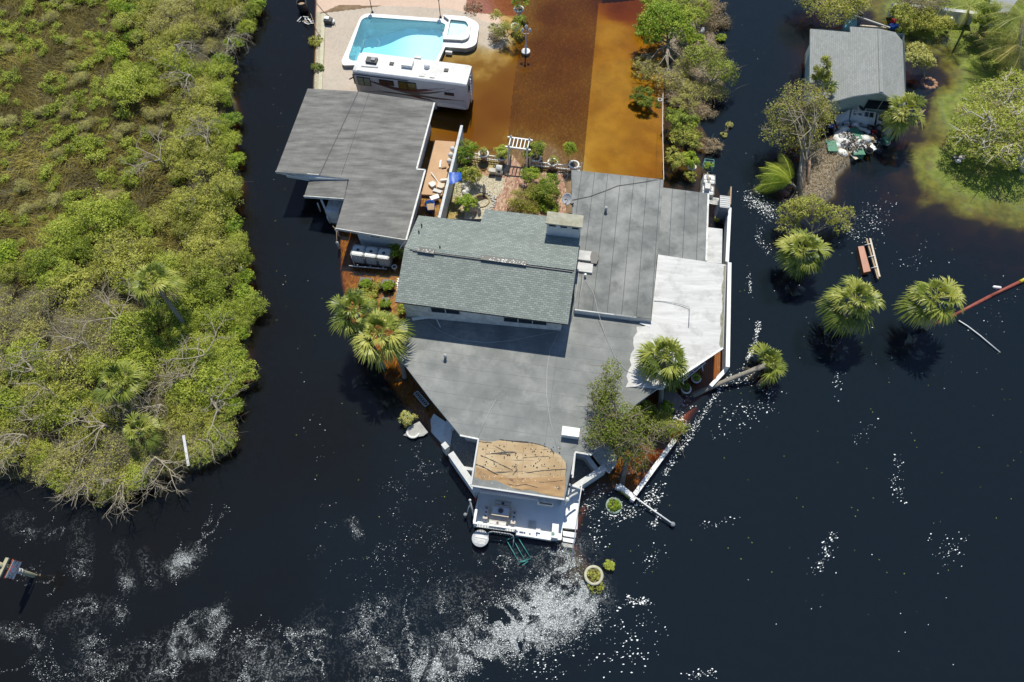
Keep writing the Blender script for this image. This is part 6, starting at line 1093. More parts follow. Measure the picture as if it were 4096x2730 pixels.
tree('floating_branch', 'small leafy broken branch drifting in the dark canal near the hedge', 'branch', (2900, 530, 0.), [(2918, 500, .2, .35, .3, .15), (2895, 540, .1, .3, .3, .1)], G4, 400, .14, 46, None, r0=.03, tips=8, bark=m_twig)
random.seed(77); k_ = 0
for u, v in ((2760, 20), (2850, 30), (2870, 90), (2760, 330), (2700, 385), (2810, 450), (2845, 205)):
    tree('brush_pile', ['heap of grey storm brush on the bank, at its top end', 'grey brush heap with a white scrap at the canal side', 'matted brown brush spilling toward the canal near the cylinder', 'twiggy brush heap in the middle of the hedge', 'grey brush heap touching the driveway wire', 'flattened brown brush below the big twiggy crown', 'thin brown brush below the gas cylinder'][k_], 'brush', (u, v), [(u, v, .35, 1.5, 1.1, .3)], G5, 1700, .14, 60+k_, 'storm brush along the bank', r0=.05, bare=3, tips=26, bark=m_twig, ncl=40, hollow=.1, clump=.3); k_ += 1
# --- trees round the shed
tree('paperbark_tree', 'tall broken pale barked tree leaning against the left side of the grey shed', 'tree', (3215, 790, 0), [(3210, 400, 4., 1.8, 1.6, 1.2), (3150, 460, 3.4, 1.8, 1.4, 1.2), (3120, 540, 2.6, 1.5, 1.3), (3250, 480, 3., 1.8, 1.5), (3285, 450, 2.4, 1.4, 1.2), (3200, 570, 2., 1.8, 1.2)], G3, 9500, .16, 51, None, m_twig, .15, ncl=120, bare=4, tips=70, trunk_top=P(3222, 520, 2.4), dry=.3, wob=.3)
m = MB(); 
for k, (a, b_) in enumerate((((3200, 790), (3205, 520)), ((3215, 780), (3225, 500)), ((3228, 770), (3240, 540)))): m.tube([P(*a, .1), P(a[0]*.5+b_[0]*.5+4*(-1)**k, a[1]*.5+b_[1]*.5, 1.2), P(*b_, 2.4)], [.15, .12, .09], 8, M('peeling_orange_bark_%d' % k, (.30, .19, .11), (.48, .35, .24), 5, .9, stretch=(1, 1, .3)))
random.seed(31)
for k in range(26):
    a = P(3215+random.uniform(-8, 20), random.uniform(480, 640), 2.6); b_ = P(3215+random.uniform(-110, 120), random.uniform(370, 580), 4.4+random.random()*.8); c_ = a.lerp(b_, .5)+Vector((random.uniform(-.4, .4), random.uniform(-.4, .4), .5)); m.tube([a, c_, b_], [.06, .04, .015], 4, m_twig, cap=False)
m.build('limb', None, bpy.data.objects['paperbark_tree'])
tree('thin_tree', 'thin upright tree with dark olive leaves rising in front of the shed roof', 'tree', (3285, 420, 0), [(3290, 275, 4.0, .7, .7, 1.1), (3285, 320, 3., .9, .8, 1.)], G3, 2600, .15, 52, None, r0=.07, tips=14)
tree('lagoon_shrub', 'wide open shrub with bare grey twigs and sparse leaves above the dense fan palm', 'shrub', (3240, 1010, -.2), [(3170, 850, 1.8, 1.2, 1.), (3230, 840, 2., 1.6, 1.2), (3320, 860, 1.6, 1.3, .9, .6), (3360, 900, 1.2, .9, .8, .5), (3150, 910, 1., 1., .8), (3390, 850, 1.5, .6)], G3, 4600, .15, 53, None, m_twig, .1, ncl=80, bare=4, tips=60, clump=.16)
tree('white_leaf_tree', 'small pale leaved tree with a white trunk in dark water right of the shed', 'tree', (3700, 325, -.2), [(3670, 205, 2., .9, .8), (3650, 235, 1.8, .9, .8), (3690, 240, 1.7, 1., .9), (3715, 250, 1.2, .6)], G4, 3000, .2, 54, None, m_twig, .07, ncl=40, tips=22)
tree('shed_side_tree', 'leafy tree against the upper right corner of the shed roof', 'tree', (3600, 130, 0), [(3600, 60, 3., .9, 1., 1.), (3615, 110, 2., .8, .9)], G3, 2600, .17, 55, None, r0=.07)
tree('toppled_tree', 'sprawling yellow olive tree behind the left half of the shed', 'tree', (3450, 60, 0), [(3270, 20, 1.8, 1.8, 1.4), (3340, 50, 2., 1.9, 1.4), (3400, 20, 2.4, 1.8, 1.3), (3250, -30, 2., 2., 1.5), (3440, 0, 2., 1.2)], G3, 8500, .17, 56, None, m_twig, .16, ncl=100, bare=4, tips=60, dry=.12)
tree('toppled_tree', 'toppled tree of bare grey branches behind the right half of the shed', 'tree', (3560, 40, 0), [(3650, 10, 2.2, 1.7, 1.2), (3720, 20, 1.8, 1.6, 1.), (3600, -20, 2.6, 1.6), (3770, -20, 2., 1.4)], G4, 2600, .13, 57, None, m_twig, .14, ncl=70, bare=9, tips=80, dry=.5)
tree('hedge_bush', 'long weedy olive hedge bush in front of the white wall at the top right', 'bush', (3700, 100, 0), [(3650, 90, .9, 1.3, .9, .7), (3700, 95, 1., 1.4, .9, .7), (3760, 100, 1., 1.3, .9, .7), (3690, 60, 1.4, 1.2, .8, .7)], G3, 5600, .16, 58, None, r0=.08, ncl=80, bare=1)
tree('garden_bush', 'dark rounded bush with a lit top at the right end of the white wall', 'bush', (3930, 130, 0), [(3935, 50, 2.4, 1.3, 1.2, 1.1), (3960, 90, 1.6, 1.4, 1.2, 1.)], G2, 4600, .17, 59, None, r0=.1)
tree('garden_bush', 'dead grey branched bush below the dark rounded bush', 'bush', (3940, 190, 0), [(3935, 150, 1., 1., .8, .6)], G4, 900, .14, 60, None, m_twig, .07, bare=6, tips=36)
tree('garden_bush', 'dark bush mass in the shade between the feather palms and the lawn', 'bush', (4030, 220, 0), [(4010, 170, 1.5, 1.8, 1.4, 1.1), (4060, 240, 1.3, 1.8, 1.2, 1.), (4100, 150, 1.6, 1.6)], G6, 5600, .18, 75, None, r0=.1)
tree('live_oak', 'big spreading storm stripped tree with pale crooked limbs at the right edge', 'tree', (4096, 690, 0), [(3980, 400, 2.8, 2.6, 1.8, 1.3), (4070, 360, 3., 2.4, 1.8, 1.3), (3900, 480, 2.4, 2., 1.8, 1.2), (3990, 520, 2.6, 2.6, 2., 1.3), (4090, 500, 3.2, 2.4, 2., 1.3), (3870, 560, 2., 1.6, 1.3, 1.), (3960, 610, 2., 2., 1.4, 1.), (4070, 620, 2.4, 2.2, 1.4, 1.), (4150, 430, 3., 2.4)], G2, 17000, .17, 61, None, M('pale_crooked_bark', (.42, .39, .31), (.55, .52, .43), 6, .9), .34, ncl=210, bare=3, tips=110, trunk_top=P(4060, 560, 2.6), wob=.55, clump=.13, hollow=.7, dry=.2)
# --- shrubs of the courtyard and house
CG = 'courtyard shrubs'
def bush(u, v, z, r, leaf, n, seed, lb, ls=.13, grp=CG, ry=None, rz=None, extra=(), tips=8, nm='garden_shrub', zb=None):
    return tree(nm, lb, 'shrub', (u, v+8, (hz(P(u, v, 0).x, P(u, v, 0).y) if zb is None else zb)), [(u, v, z, r, ry or r*.9, rz or r*.8)]+list(extra), leaf, n, ls, seed, grp, r0=.04, tips=tips, ncl=30)
bush(2123, 705, .9, .85, G1, 2600, 101, 'round bright green shrub just right of the brick path', .11)
bush(2200, 735, .8, .9, G1, 2800, 102, 'round green shrub next to the bricks, right of the cream trough', .11)
bush(2140, 775, .5, .9, G11, 2200, 103, 'low dark reddish shrub below the first round shrub', .12)
bush(2150, 780, .6, .8, G1, 2200, 104, 'light green leafy shrub in the centre of the courtyard bed', .14)
bush(2195, 780, .8, 1.0, G6, 2600, 105, 'dark dense shrub at the right side of the courtyard bed', .13)
bush(2088, 810, .5, 1.2, G11, 3600, 106, 'wide olive shrub spilling over the brick path beside the house', .12, extra=[(2110, 835, .5, .9, .7, .5)])
bush(2198, 832, .3, .85, G10, 2600, 107, 'low patch of bright grass by the chimney', .12, rz=.3)
bush(2160, 812, .45, .4, G10, 800, 108, 'green seedlings inside the black trough', .1, rz=.2, zb=.3)
bush(1866, 815, .7, .85, G1, 2600, 109, 'leafy green bush beside the round pond', .15)
bush(1885, 705, .9, .7, G3, 1300, 110, 'tall reedy olive plant above the rock fountain', .16, rz=.9, extra=[(1905, 715, .8, .5, .5, .8)])
bush(1853, 692, .5, .5, G10, 900, 111, 'yellow green ferns at the foot of the garden wall', .13)
bush(1868, 600, 1.2, .9, G1, 2800, 112, 'tall bright shrub overhanging the planter at the garden wall end', .13, extra=[(1858, 630, .9, .8, .7, .8)])
bush(2008, 612, 1.2, .7, G2, 2600, 113, 'bright yellow green bush in the planter at the left arbor post', .12, zb=.6); bush(2143, 610, 1.1, .95, G2, 3000, 114, 'spreading bright bush in the planter right of the arbor', .14, zb=.6)
bush(1936, 610, 1.1, .35, G3, 380, 115, 'wispy dry plant in the second planter along the left fence', .1, rz=.5, zb=.6); bush(2215, 642, 1.1, .4, G3, 420, 116, 'dark wispy plant in the middle planter of the right fence', .1, rz=.5, zb=.6)
bush(2278, 600, 1.9, .55, G1, 1300, 117, 'slender tree with a narrow green head in the last planter of the right fence', .12, rz=.8, zb=.6)
bush(2078, 12, 1.5, .8, G1, 1500, 118, 'bright bush in the planter at the top of the driveway', .14, zb=.6); bush(2080, 85, 1.2, .6, G2, 1100, 119, 'small bright bush in the planter near the ornamental lamp post', .13, zb=.4)
bush(2040, 130, 1., 1.3, G3, 2600, 120, 'weedy yellow olive scrub between hot tub and ornamental lamp post', .13, extra=[(1985, 75, 1.2, .7, .7, .8), (1985, 120, .8, .8, .8, .5)], tips=22)
bush(1990, 145, .5, .8, G5, 1200, 121, 'dark dead scrub on the paving right of the hot tub', .12, tips=20)
bush(1462, 1135, .4, .5, G10, 2600, 122, 'bright grass filling the left raised bed', .12, grp='raised bed plants', ry=.42, rz=.18); bush(1552, 1143, .4, .48, G10, 2400, 123, 'bright grass filling the right raised bed', .12, grp='raised bed plants', ry=.42, rz=.18)
bush(1507, 1140, .3, .4, G3, 1100, 124, 'dull weeds between the two bright raised beds', .12, grp='raised bed plants', rz=.2); bush(1540, 1212, .35, .45, G10, 1100, 125, 'bright weeds in the small bed beside the palm fronds', .12, grp='raised bed plants', rz=.15); bush(1470, 1190, .3, .9, G3, 1800, 126, 'olive weeds between raised beds and fan palm', .12, grp='raised bed plants', rz=.2)
bush(1618, 1240, .4, .55, G2, 900, 127, 'small leafy bush under the left eave of the green roof', .13, grp=None); bush(1575, 1010, .8, .7, G1, 700, 128, 'broad leaved plants growing beside the right liquid tank', .2, grp=None)
bush(2832, 665, .75, .4, G10, 700, 129, 'leafy weeds growing inside the wire cage above the white tanks', .12, grp=None, rz=.3); bush(1262, 165, .2, .8, G3, 500, 130, 'yellowish weeds floating at the left seawall beside the pool', .16, grp=None, rz=.15); bush(1270, 270, .3, .6, G6, 900, 131, 'dark green netting like bush at the left seawall near the motorhome', .12, grp=None, rz=.2)
bush(1632, 1675, .6, .6, G4, 900, 132, 'flowering weeds growing from the tipped planter', .13, grp=None, rz=.4); bush(2375, 2300, .4, .42, G3, 700, 133, 'yellow weeds in the big round planter at the foamy tip', .12, grp=None, rz=.12, zb=.2, extra=[(2382, 2345, .1, .6, .4, .1)]); bush(2456, 2022, .2, .42, G1, 700, 134, 'green leaves in the half sunken planter among glints', .14, grp=None, rz=.15, zb=.0)
bush(2436, 2262, .25, .35, G2, 500, 135, 'small bright green clump floating right of the foamy tip', .13, grp=None, rz=.15, zb=.0)
bush(2744, 1548, .6, .3, G6, 400, 136, 'dark plant in the white tub under the white roof', .12, grp=None, zb=.4); bush(2690, 1530, .8, .7, G6, 1200, 137, 'dark bush under the diagonal edge of the white roof', .15, grp=None); bush(2668, 1632, .6, .5, G1, 800, 138, 'fern in the white tub beside the brown board', .15, grp=None, zb=.3); bush(2785, 1510, .35, .3, G1, 400, 139, 'small green plant in the reddish planter near the fallen palm', .12, grp=None, zb=.2)
bush(2560, 1640, 1., 1.1, G6, 2000, 140, 'dark shaded undergrowth between the flat roof edge and the conifer', .15, grp=None, extra=[(2600, 1680, .7, 1., .8, .5)]); bush(2650, 1690, .7, 1.0, G3, 2000, 141, 'light olive shrub spreading below the brown board', .14, grp=None, extra=[(2700, 1720, .6, .9, .6, .4)])
bush(1890, 30, .35, 1.0, G5, 500, 142, 'scattered dead plants on the red mulch bed', .14, grp=None, rz=.2)
# --- the big leaning conifer
tree('leaning_conifer', 'large dark green conifer leaning over the corner of the grey flat roof', 'tree', (2480, 1975, -.3), [(2450, 1490, 5.2, .7, 1., .8), (2420, 1560, 4.8, 1.1, .9, .8), (2400, 1600, 4.4, .8, .8, .7), (2440, 1640, 4.2, 1.3, 1.1, .9), (2420, 1720, 3.8, 1.4, 1., .9), (2490, 1720, 3.8, 1.3, 1.2, .9), (2540, 1680, 3.6, .8, 1., .8), (2380, 1760, 3.4, .8, .7, .6), (2500, 1800, 2.8, 1.4, 1., .8), (2560, 1790, 2.4, 1., .9, .7), (2620, 1720, 2.4, 1.2, .7, .6), (2700, 1710, 1.9, 1.2, .6, .5), (2680, 1750, 1.6, .8, .5, .4), (2550, 1850, 1.8, .8, .8, .5)], G6, 10000, .12, 150, None, m_bark, .2, ncl=300, bare=5, tips=90, trunk_top=P(2478, 1790, 2.4), clump=.12, asp=.5, wob=.35, hollow=.4, dry=.1)
# ------------------------------------------------------------------ swamp thicket on the left bank
def proto(seed, r, leaf, n, ls, rzf=.55, bare=0, dry=.0, tips=16, clump=.22, nl=5, hollow=.35):
    rs = np.random.default_rng(seed); t = thing('mangrove_bush', 'x', 'bush', (0, 0, 0)); lb = []
    for k in range(nl): a = rs.random()*6.28; q = r*.55*rs.random()**.5; rr = r*(.42+.25*rs.random()); lb.append((q*math.cos(a), q*math.sin(a), r*rzf*(.8+.5*rs.random()), rr, rr, rr*.62))
    C, Nn, rc, cl = crownpts(lb, n, rs, clump, 30, hollow); C[:, 2] = np.maximum(C[:, 2], .02); V, F = leaves(C, Nn, ls*(.7+.6*rs.random(len(C))), ls*.55*(.7+.6*rs.random(len(C))), rs)
    o = addmesh('crown', V, F, leaf, False, parent=t, rnd=np.clip(.5*rc+.5*rs.random(len(C)), 0, 1))
    if dry: o.data.materials.append(G5); o.data.polygons.foreach_set('material_index', (rs.random(len(F)) < dry).astype('i'))
    sel = cl[rs.permutation(len(cl))[:tips]]; branchmesh((0, 0, -.1), [tuple(p) for p in sel], .06, rs, m_twig, 'trunk', t, bare=bare, wob=.15); return t
PR = {'green': [proto(200+k, 1.9, G2, 4200, .12) for k in range(3)], 'olive': [proto(210+k, 1.9, G3, 3600, .12, bare=3, tips=24) for k in range(2)], 'pale': [proto(220+k, 1.7, G4, 2200, .11, bare=6, tips=30, dry=.1) for k in range(2)],
      'twig': [proto(230+k, 1.8, G3, 1300, .12, bare=9, tips=50, dry=.2) for k in range(2)], 'low': [proto(240+k, 1.1, G2, 620, .15, .35, nl=4, tips=8, hollow=.1) for k in range(3)], 'bright': [proto(250+k, 1.5, G1, 1900, .16) for k in range(2)]}
LBL = {'green': 'dense yellow green mangrove bush %s, %s', 'olive': 'olive twiggy mangrove bush %s, %s', 'pale': 'pale storm stripped bush %s, %s', 'twig': 'nearly leafless grey branched bush %s, %s', 'low': 'small yellow green bush in brown grass %s, %s', 'bright': 'fresh dark green mangrove bush %s, %s'}
rs = np.random.default_rng(99); used_p = set(); placed = []
def pix(x, y, z=.8):
    d = Vector((x, y, z))-_C; k = FP/d.dot(_F); return 2048+k*d.x, 1365-k*d.dot(_U)
def putb(kind, x, y, s, sz=None, lab=None):
    src = PR[kind][rs.integers(0, len(PR[kind]))]
    if src.name in used_p: o = copytree(src)
    else: o = src; used_p.add(src.name)
    z = hz(x, y); o.name = 'marsh_shrub' if kind == 'low' else 'mangrove_bush'; o.location = (x, y, max(z, -.1)-.05); o.rotation_euler = (0, 0, rs.random()*6.28); s *= .75+.55*rs.random(); o.scale = (s, s, (sz or s)*(.85+.3*rs.random())); u_, v_ = pix(x, y); row = ['level with the pool', 'level with the motorhome', 'level with the arbor', 'level with the lean-to', 'level with the tanks', 'level with the palm pair', 'level with the flat roof corner', 'near the lower shore'][int(max(0, min(7, v_/240)))]; cl_ = ['at the photo edge', 'in the left half', 'in the middle', 'in the right half', 'beside the canal'][int(max(0, min(4, u_/200)))]; o['label'] = lab or LBL[kind] % (row, cl_); o['category'] = 'bush'; o['group'] = kind+' bushes of the swamp thicket'
def bz(u, v): # what grows at a photo pixel
    if v < 1060 and u < 700:
        if 470 < u and v < 400: return 'canopy'
        if u > 180 and v > 860: return 'canopy'
        if v > 1000: return 'canopy'
        return 'open'
    return 'canopy'
edge = [(1035, 20), (1020, 60), (1000, 120), (950, 165), (915, 240), (910, 300), (920, 350), (940, 410), (935, 470), (910, 520), (940, 570), (950, 630), (955, 690), (955, 740), (940, 800), (935, 860), (945, 920), (960, 980), (980, 1040), (990, 1110), (1005, 1170), (1010, 1230), (1000, 1290), (985, 1350), (975, 1420), (970, 1480), (945, 1550), (940, 1620), (925, 1690), (900, 1760), (860, 1820), (790, 1850), (720, 1860), (640, 1880), (570, 1920), (520, 1955), (430, 1970), (340, 1965), (270, 1960), (220, 1930), (160, 1870), (110, 1830), (40, 1850), (0, 1860), (-80, 1850)]
for i, (u, v) in enumerate(edge):
    p = P(u-22, v-6 if v < 1800 else v-38, .8); putb(('bright', 'green', 'green', 'bright')[i % 4] if v < 1750 else ('olive', 'twig', 'green', 'pale')[i % 4], p.x, p.y, .62+.2*rs.random(), .8, lab=(('dark green', 'yellow green', 'yellow green', 'dark green')[i % 4]+' mangrove clump overhanging the canal, level with '+[b_ for a, b_ in ((70, 'the top of the pool'), (200, 'the pool'), (360, 'the motorhome'), (500, 'the farther part of the grey outbuilding'), (650, 'the arbor'), (820, 'the lean-to of the outbuilding'), (960, 'the lower grey outbuilding'), (1100, 'the three liquid tanks'), (1250, 'the palm pair'), (1400, 'the nearer palm'), (1600, 'the flat roof corner'), (1801, 'the white skylight box')) if v < a][0]) if v < 1800 else ('olive', 'bare twigged', 'yellow green', 'pale')[i % 4]+' bush on the lower swamp shore, '+('near the canal corner' if u > 700 else 'between the palms' if u > 480 else 'left of the small palm' if u > 240 else 'at the photo edge'))
n_open = n_can = 0
cand = []
for k in range(6000):
    x = rs.uniform(-62, -17.5); y = rs.uniform(11, 66); ps = P(0, 0)
    cand.append((x, y))
ca = np.array(cand); sdm = sdist(ca[:, 0], ca[:, 1], MARSH)
acc = []
for (x, y), s in zip(cand, sdm):
    if s < 1.3: continue
    u, v = pix(x, y)
    if u < -120 or v < -120 or v > 2100: continue
    zone = bz(u, v); nv = float(fbm(np.array([x*.16+5]), np.array([y*.16]))[0]); nv2 = float(fbm(np.array([x*.5]), np.array([y*.5+9]))[0])
    if zone == 'open':
        if nv2 < .485 and rs.random() < .9: continue
        md = .62; kind = 'low' if rs.random() < .9 else 'pale'; sc = (.3+.55*rs.random()) if kind == 'low' else .45
    else:
        md = 1.45
        if v > 1500: kind = ('twig', 'pale', 'olive', 'green')[int(min(3, max(0, (nv-.40)*13)))]
        elif u > 560 and v < 360: kind = ('pale', 'olive', 'green')[int(min(2, max(0, (nv-.38)*12)))]
        elif v > 1150: kind = ('twig', 'pale', 'olive', 'green')[int(min(3, max(0, (nv-.36)*15)))]
        else: kind = ('olive', 'green', 'green', 'bright')[int(min(3, max(0, (nv-.36)*14)))]
        sc = .7+.35*rs.random()
        if rs.random() < (.2 if v > 1100 else .08): continue
    if any((x-a)**2+(y-b)**2 < (md if zone != 'open' or c_ == 'open' else 1.2)**2 for a, b, c_ in acc): continue
    acc.append((x, y, zone)); putb(kind, x, y, sc)
print('bushes', len(acc)+len(edge))
for k, l in PR.items():
    for o in l:
        if o.name not in used_p:
            for c_ in list(o.children): bpy.data.objects.remove(c_)
            bpy.data.objects.remove(o)
# storm stripped trees lying over the thicket
def deadtree(i, u, v, z, az, L0, label):
    rs2 = np.random.default_rng(900+i); b0 = P(u, v, z); g0 = Vector((b0.x, b0.y, max(0, hz(b0.x, b0.y)))); t = thing('dead_tree', label, 'dead tree', g0, 'storm stripped trees in the swamp'); m = MB(); m.tube([g0-Vector((0, 0, .2)), g0.lerp(b0, .6), b0], [.12, .1, .09], 6); m.build('trunk', m_twig, t); m = MB()
    def limb(p, d, L, r, dep):
        pts = [p]; q = Vector(p); dd = Vector(d)
        for k in range(4): dd = (dd+Vector((rs2.normal()*.28, rs2.normal()*.28, rs2.normal()*.13-.02))).normalized(); q = q+dd*L/4; q.z = max(q.z, .15); pts.append(q.copy())
        m.tube(pts, [r*(1-.17*k) for k in range(5)], 4 if dep < 2 else 3, cap=False)
        if dep < 3:
            for k in range(3 if dep else 4): f = pts[int(rs2.integers(1, 5))]; nd = (dd+Vector((rs2.normal()*.75, rs2.normal()*.75, rs2.normal()*.3+.05))).normalized(); limb(f, nd, L*(.5+.3*rs2.random()), r*.55, dep+1)
    for k in range(4): a = az+rs2.normal()*.55; limb(b0, Vector((math.cos(a), math.sin(a), .12+.2*rs2.random())), L0*(.7+.5*rs2.random()), .065, 0)
    m.build('branches', m_twig, t)
DT = [(560, 1560, 1.9, 3.3, 'fan of bare limbs left of the lower fan palm'), (640, 1620, 1.7, 4.2, 'bare limbs spreading below the lower fan palm'), (420, 1700, 1.8, 3.6, 'grey limbs combed leftwards in the lower thicket'), (250, 1620, 1.7, 3.0, 'long bare limbs near the left photo edge'), (130, 1480, 1.8, 2.9, 'tangled pale limbs at the left edge, upper of them'), (90, 1740, 1.6, 3.9, 'pale limbs by the lower left swamp corner'), (330, 1880, 1.3, 4.4, 'bare limbs hanging over the lower swamp shore'), (500, 1900, 1.2, 4.9, 'drooping limbs over the water right of the lower shore'), (620, 1830, 1.5, 5.3, 'bare limbs beside the small sparse palm'), (820, 1420, 2.0, 2.4, 'pale limbs between canal and leaning palm trunk'), (760, 1500, 1.9, 3.4, 'long straight fallen limb in the thicket middle'), (480, 1280, 2.1, 2.0, 'upright bare limbs left of the farther palm'), (330, 1370, 2.0, 3.0, 'grey limb tangle in the centre of the thicket'), (870, 1640, 1.6, 2.9, 'grey limbs near the white plank'), (700, 180, 2.3, 5.4, 'grey twiggy limbs in the upper canopy'), (760, 300, 2.2, 4.6, 'dark gap with bare limbs in the upper canopy'), (830, 560, 1.9, 1.8, 'bare fan of limbs level with the outbuilding'), (640, 640, 1.5, 3.2, 'pale sprawling limbs at the edge of the brown grass'), (910, 150, 1.6, 5.6, 'pale limbs leaning over the canal at the top')]
for i, (u, v, z, az, lb) in enumerate(DT): deadtree(i, u, v, z, az, 1.5+.7*random.random(), lb)
# tangled grass of the open swamp
def grassfield(name, poly, dens, L0, W0, leaf, seed, lean=1.0, zoff=0, label=None, msk=None, top=.5):
    rs = np.random.default_rng(seed); xs = [p[0] for p in poly]; ys = [p[1] for p in poly]; n = int((max(xs)-min(xs))*(max(ys)-min(ys))*dens); x = rs.uniform(min(xs), max(xs), n); y = rs.uniform(min(ys), max(ys), n)
    k = sdist(x, y, poly) > 0
    if msk is not None: k &= msk(x, y)
    x, y = x[k], y[k]; z = hground(x, y)+zoff; n = len(x); az = fbm(x*.25, y*.25)*14+rs.normal(size=n)*.7; el = rs.uniform(.1, top, n); d = np.stack([np.cos(az)*np.cos(el), np.sin(az)*np.cos(el), np.sin(el)], 1); s = np.stack([-np.sin(az), np.cos(az), 0*az], 1)*W0
    b_ = np.stack([x, y, z], 1); L_ = (L0*(.5+rs.random(n)))[:, None]; V = np.stack([b_-s, b_+s, b_+d*L_+s*.2, b_+d*L_-s*.2], 1).reshape(-1, 3); F = np.arange(4*n).reshape(n, 4)
    rn = np.clip(fbm(x*.4+3, y*.4)*1.3-.25+.25*rs.normal(size=n), 0, 1); o = addmesh(name, V, F, leaf, False, rnd=rn); tag(o, label, 'grass', None, 'stuff'); return o
grassfield('marsh_grass', PG([(-150, -150), (760, -150), (760, 1150), (-150, 1150)]), 42, .8, .028, G9, 301, label='tangled brown and olive swamp grass between low bushes at the left', top=.6)
grassfield('lawn_grass', LAWN, 40, .16, .03, G10, 302, label='short bright lawn grass on the slope at the right', msk=lambda x, y: hground(x, y) > -.02, top=.9)
# --- leaf litter and twig raft on the debris bank
def litter(name, poly, n, seed, leaf, label, zmin=.02, h=.25, ls=.14, cat='debris', asp=.4):
    rs = np.random.default_rng(seed); xs = [p[0] for p in poly]; ys = [p[1] for p in poly]; x = rs.uniform(min(xs), max(xs), n); y = rs.uniform(min(ys), max(ys), n); k = sdist(x, y, poly)+.5*(fbm(x*1.2, y*1.2)-.5) > 0; x, y = x[k], y[k]; z = np.maximum(hground(x, y), 0)+zmin+h*rs.random(len(x))**2; V, F = leaves(np.stack([x, y, z], 1), rs.normal(size=(len(x), 3))*.5+np.array([0, 0, 1]), ls*(.4+rs.random(len(x))*1.2), ls*asp*(.4+rs.random(len(x))*.8), rs)
    return tag(addmesh(name, V, F, leaf, False, rnd=rs.random(len(F))), label, cat, None, 'stuff')
litter('twig_litter', MOUND, 9000, 310, G5, 'matted grey twigs and dead leaves on the mound below the shed', ls=.2, asp=.25)
litter('bank_litter', PG([(2690, -30), (2880, -30), (2870, 120), (2860, 220), (2880, 330), (2840, 440), (2740, 450), (2720, 300), (2700, 120)]), 11000, 311, G5, 'matted grey leaf litter covering the bank between driveway and canal', ls=.18, asp=.3)
litter('garden_weeds', PG([(1850, 680), (1880, 690), (1900, 760), (1860, 780), (1800, 860), (1775, 850)]), 900, 312, G10, 'sparse bright weeds between courtyard stones', ls=.12, cat='weeds')
# ------------------------------------------------------------------ shed and the heap of belongings before it
ts = thing('shed', 'pale shed with a light grey shingled gable roof surrounded by flood water', 'shed', P(3480, 350, 0)); m_s2 = m_shingle2; sud = (P(3526, 370, 3.8)-P(3519, 116, 3.8)).normalized()
ZEA, ZRI = 2.6, 3.75
MB(sud).prism(PL([(3241, 116, ZEA), (3403, 130, ZEA+.85), (3400, 107, ZEA+.85), (3519, 116, ZRI), (3527, 370, ZRI), (3414, 385, ZEA+.78), (3349, 403, ZEA+.35), (3238, 420, ZEA)]), h=.14, mat=m_s2, smat=m_white2).build('left_roof_slope', None, ts)
MB(sud).prism(PL([(3519, 116, ZRI), (3582, 130, ZEA+.15), (3610, 165, ZEA), (3622, 430, ZEA), (3580, 404, ZEA+.45), (3527, 370, ZRI)]), h=.14, mat=m_s2, smat=m_white2).build('right_roof_slope', None, ts)
MB().bar(P(3519, 118, ZRI+.03), P(3526, 369, ZRI+.03), .3, .04, m_s2).build('ridge_cap', None, ts)
f0 = P(3415, 400, 2.2); f1 = P(3618, 418, 2.2); b1 = P(3608, 150, 2.2); b0_ = P(3260, 130, 2.2); l0 = P(3250, 400, 2.2); rdg = P(3526, 374, 3.6); m = MB(); f0.y += .2; f1.y += .2; rdg.y = (f0.y+f1.y)/2
for a, b_ in ((l0, f0), (f0, f1), (f1, b1), (b1, b0_), (b0_, l0)): m.face([(a.x, a.y, -.4), (b_.x, b_.y, -.4), (b_.x, b_.y, 2.6), (a.x, a.y, 2.6)], m_wallgreen, b_-a)
m.face([(f0.x, f0.y, 2.6), (f1.x, f1.y, 2.6), (rdg.x, rdg.y, 3.55)], m_wallgreen); m.build('wall', None, ts)
window(ts, f0.lerp(f1, .28), f0.lerp(f1, .88), 1.2, 2.3, 2, m_wallgreen)
p = P(3440, 428, 1.3); t = thing('air_unit', 'white outdoor air conditioner unit hanging crooked on the shed front', 'air conditioner', (p.x, p.y, .3)); m = MB(); Mt = Matrix.Rotation(.35, 3, 'Y')@Matrix.Rotation(.3, 3, 'X'); m.box(p-Vector((0, 0, .3)), (1.05, 1.0, .8), mat=m_white2, M=Mt); m.build('housing', None, t); MB().lathe(p-Vector((0, 0, .3))+Mt@Vector((0, 0, .405)), [(.32, 0), (.34, .02), (.3, .01)], 18, m_dark, Mt, cap=True).build('fan_grille', None, t)
def gdoor(cor, lb, wins):
    a, b_, c_, d_ = PL(cor); t = thing('garage_door', lb, 'door', a, 'fallen garage door panels'); m = MB(); m.prism([a, b_, c_, d_], h=.06, mat=m_wall)
    for k in range(1, 14): f_ = k/14; m.bar(a.lerp(b_, f_)+Vector((0, 0, .015)), d_.lerp(c_, f_)+Vector((0, 0, .015)), .02, .02, m_white2)
    m.build('panel', None, t)
    for s0, s1 in wins:
        q = [a.lerp(b_, s0).lerp(d_.lerp(c_, s0), .08), a.lerp(b_, s1).lerp(d_.lerp(c_, s1), .08), a.lerp(b_, s1).lerp(d_.lerp(c_, s1), .36), a.lerp(b_, s0).lerp(d_.lerp(c_, s0), .36)]; MB().prism([v_+Vector((0, 0, .035)) for v_ in q], h=.02, mat=m_glass).build('window', None, t)
gdoor([(3410, 440, 1.25), (3505, 450, 1.25), (3494, 515, .25), (3395, 492, .25)], 'fallen white garage door with four dark windows before the shed', [(.07, .22), (.27, .42), (.54, .69), (.75, .9)])
gdoor([(3513, 455, 1.15), (3562, 462, 1.15), (3530, 548, .15), (3500, 530, .15)], 'narrower fallen white garage door part with a single dark window', [(.08, .5)])
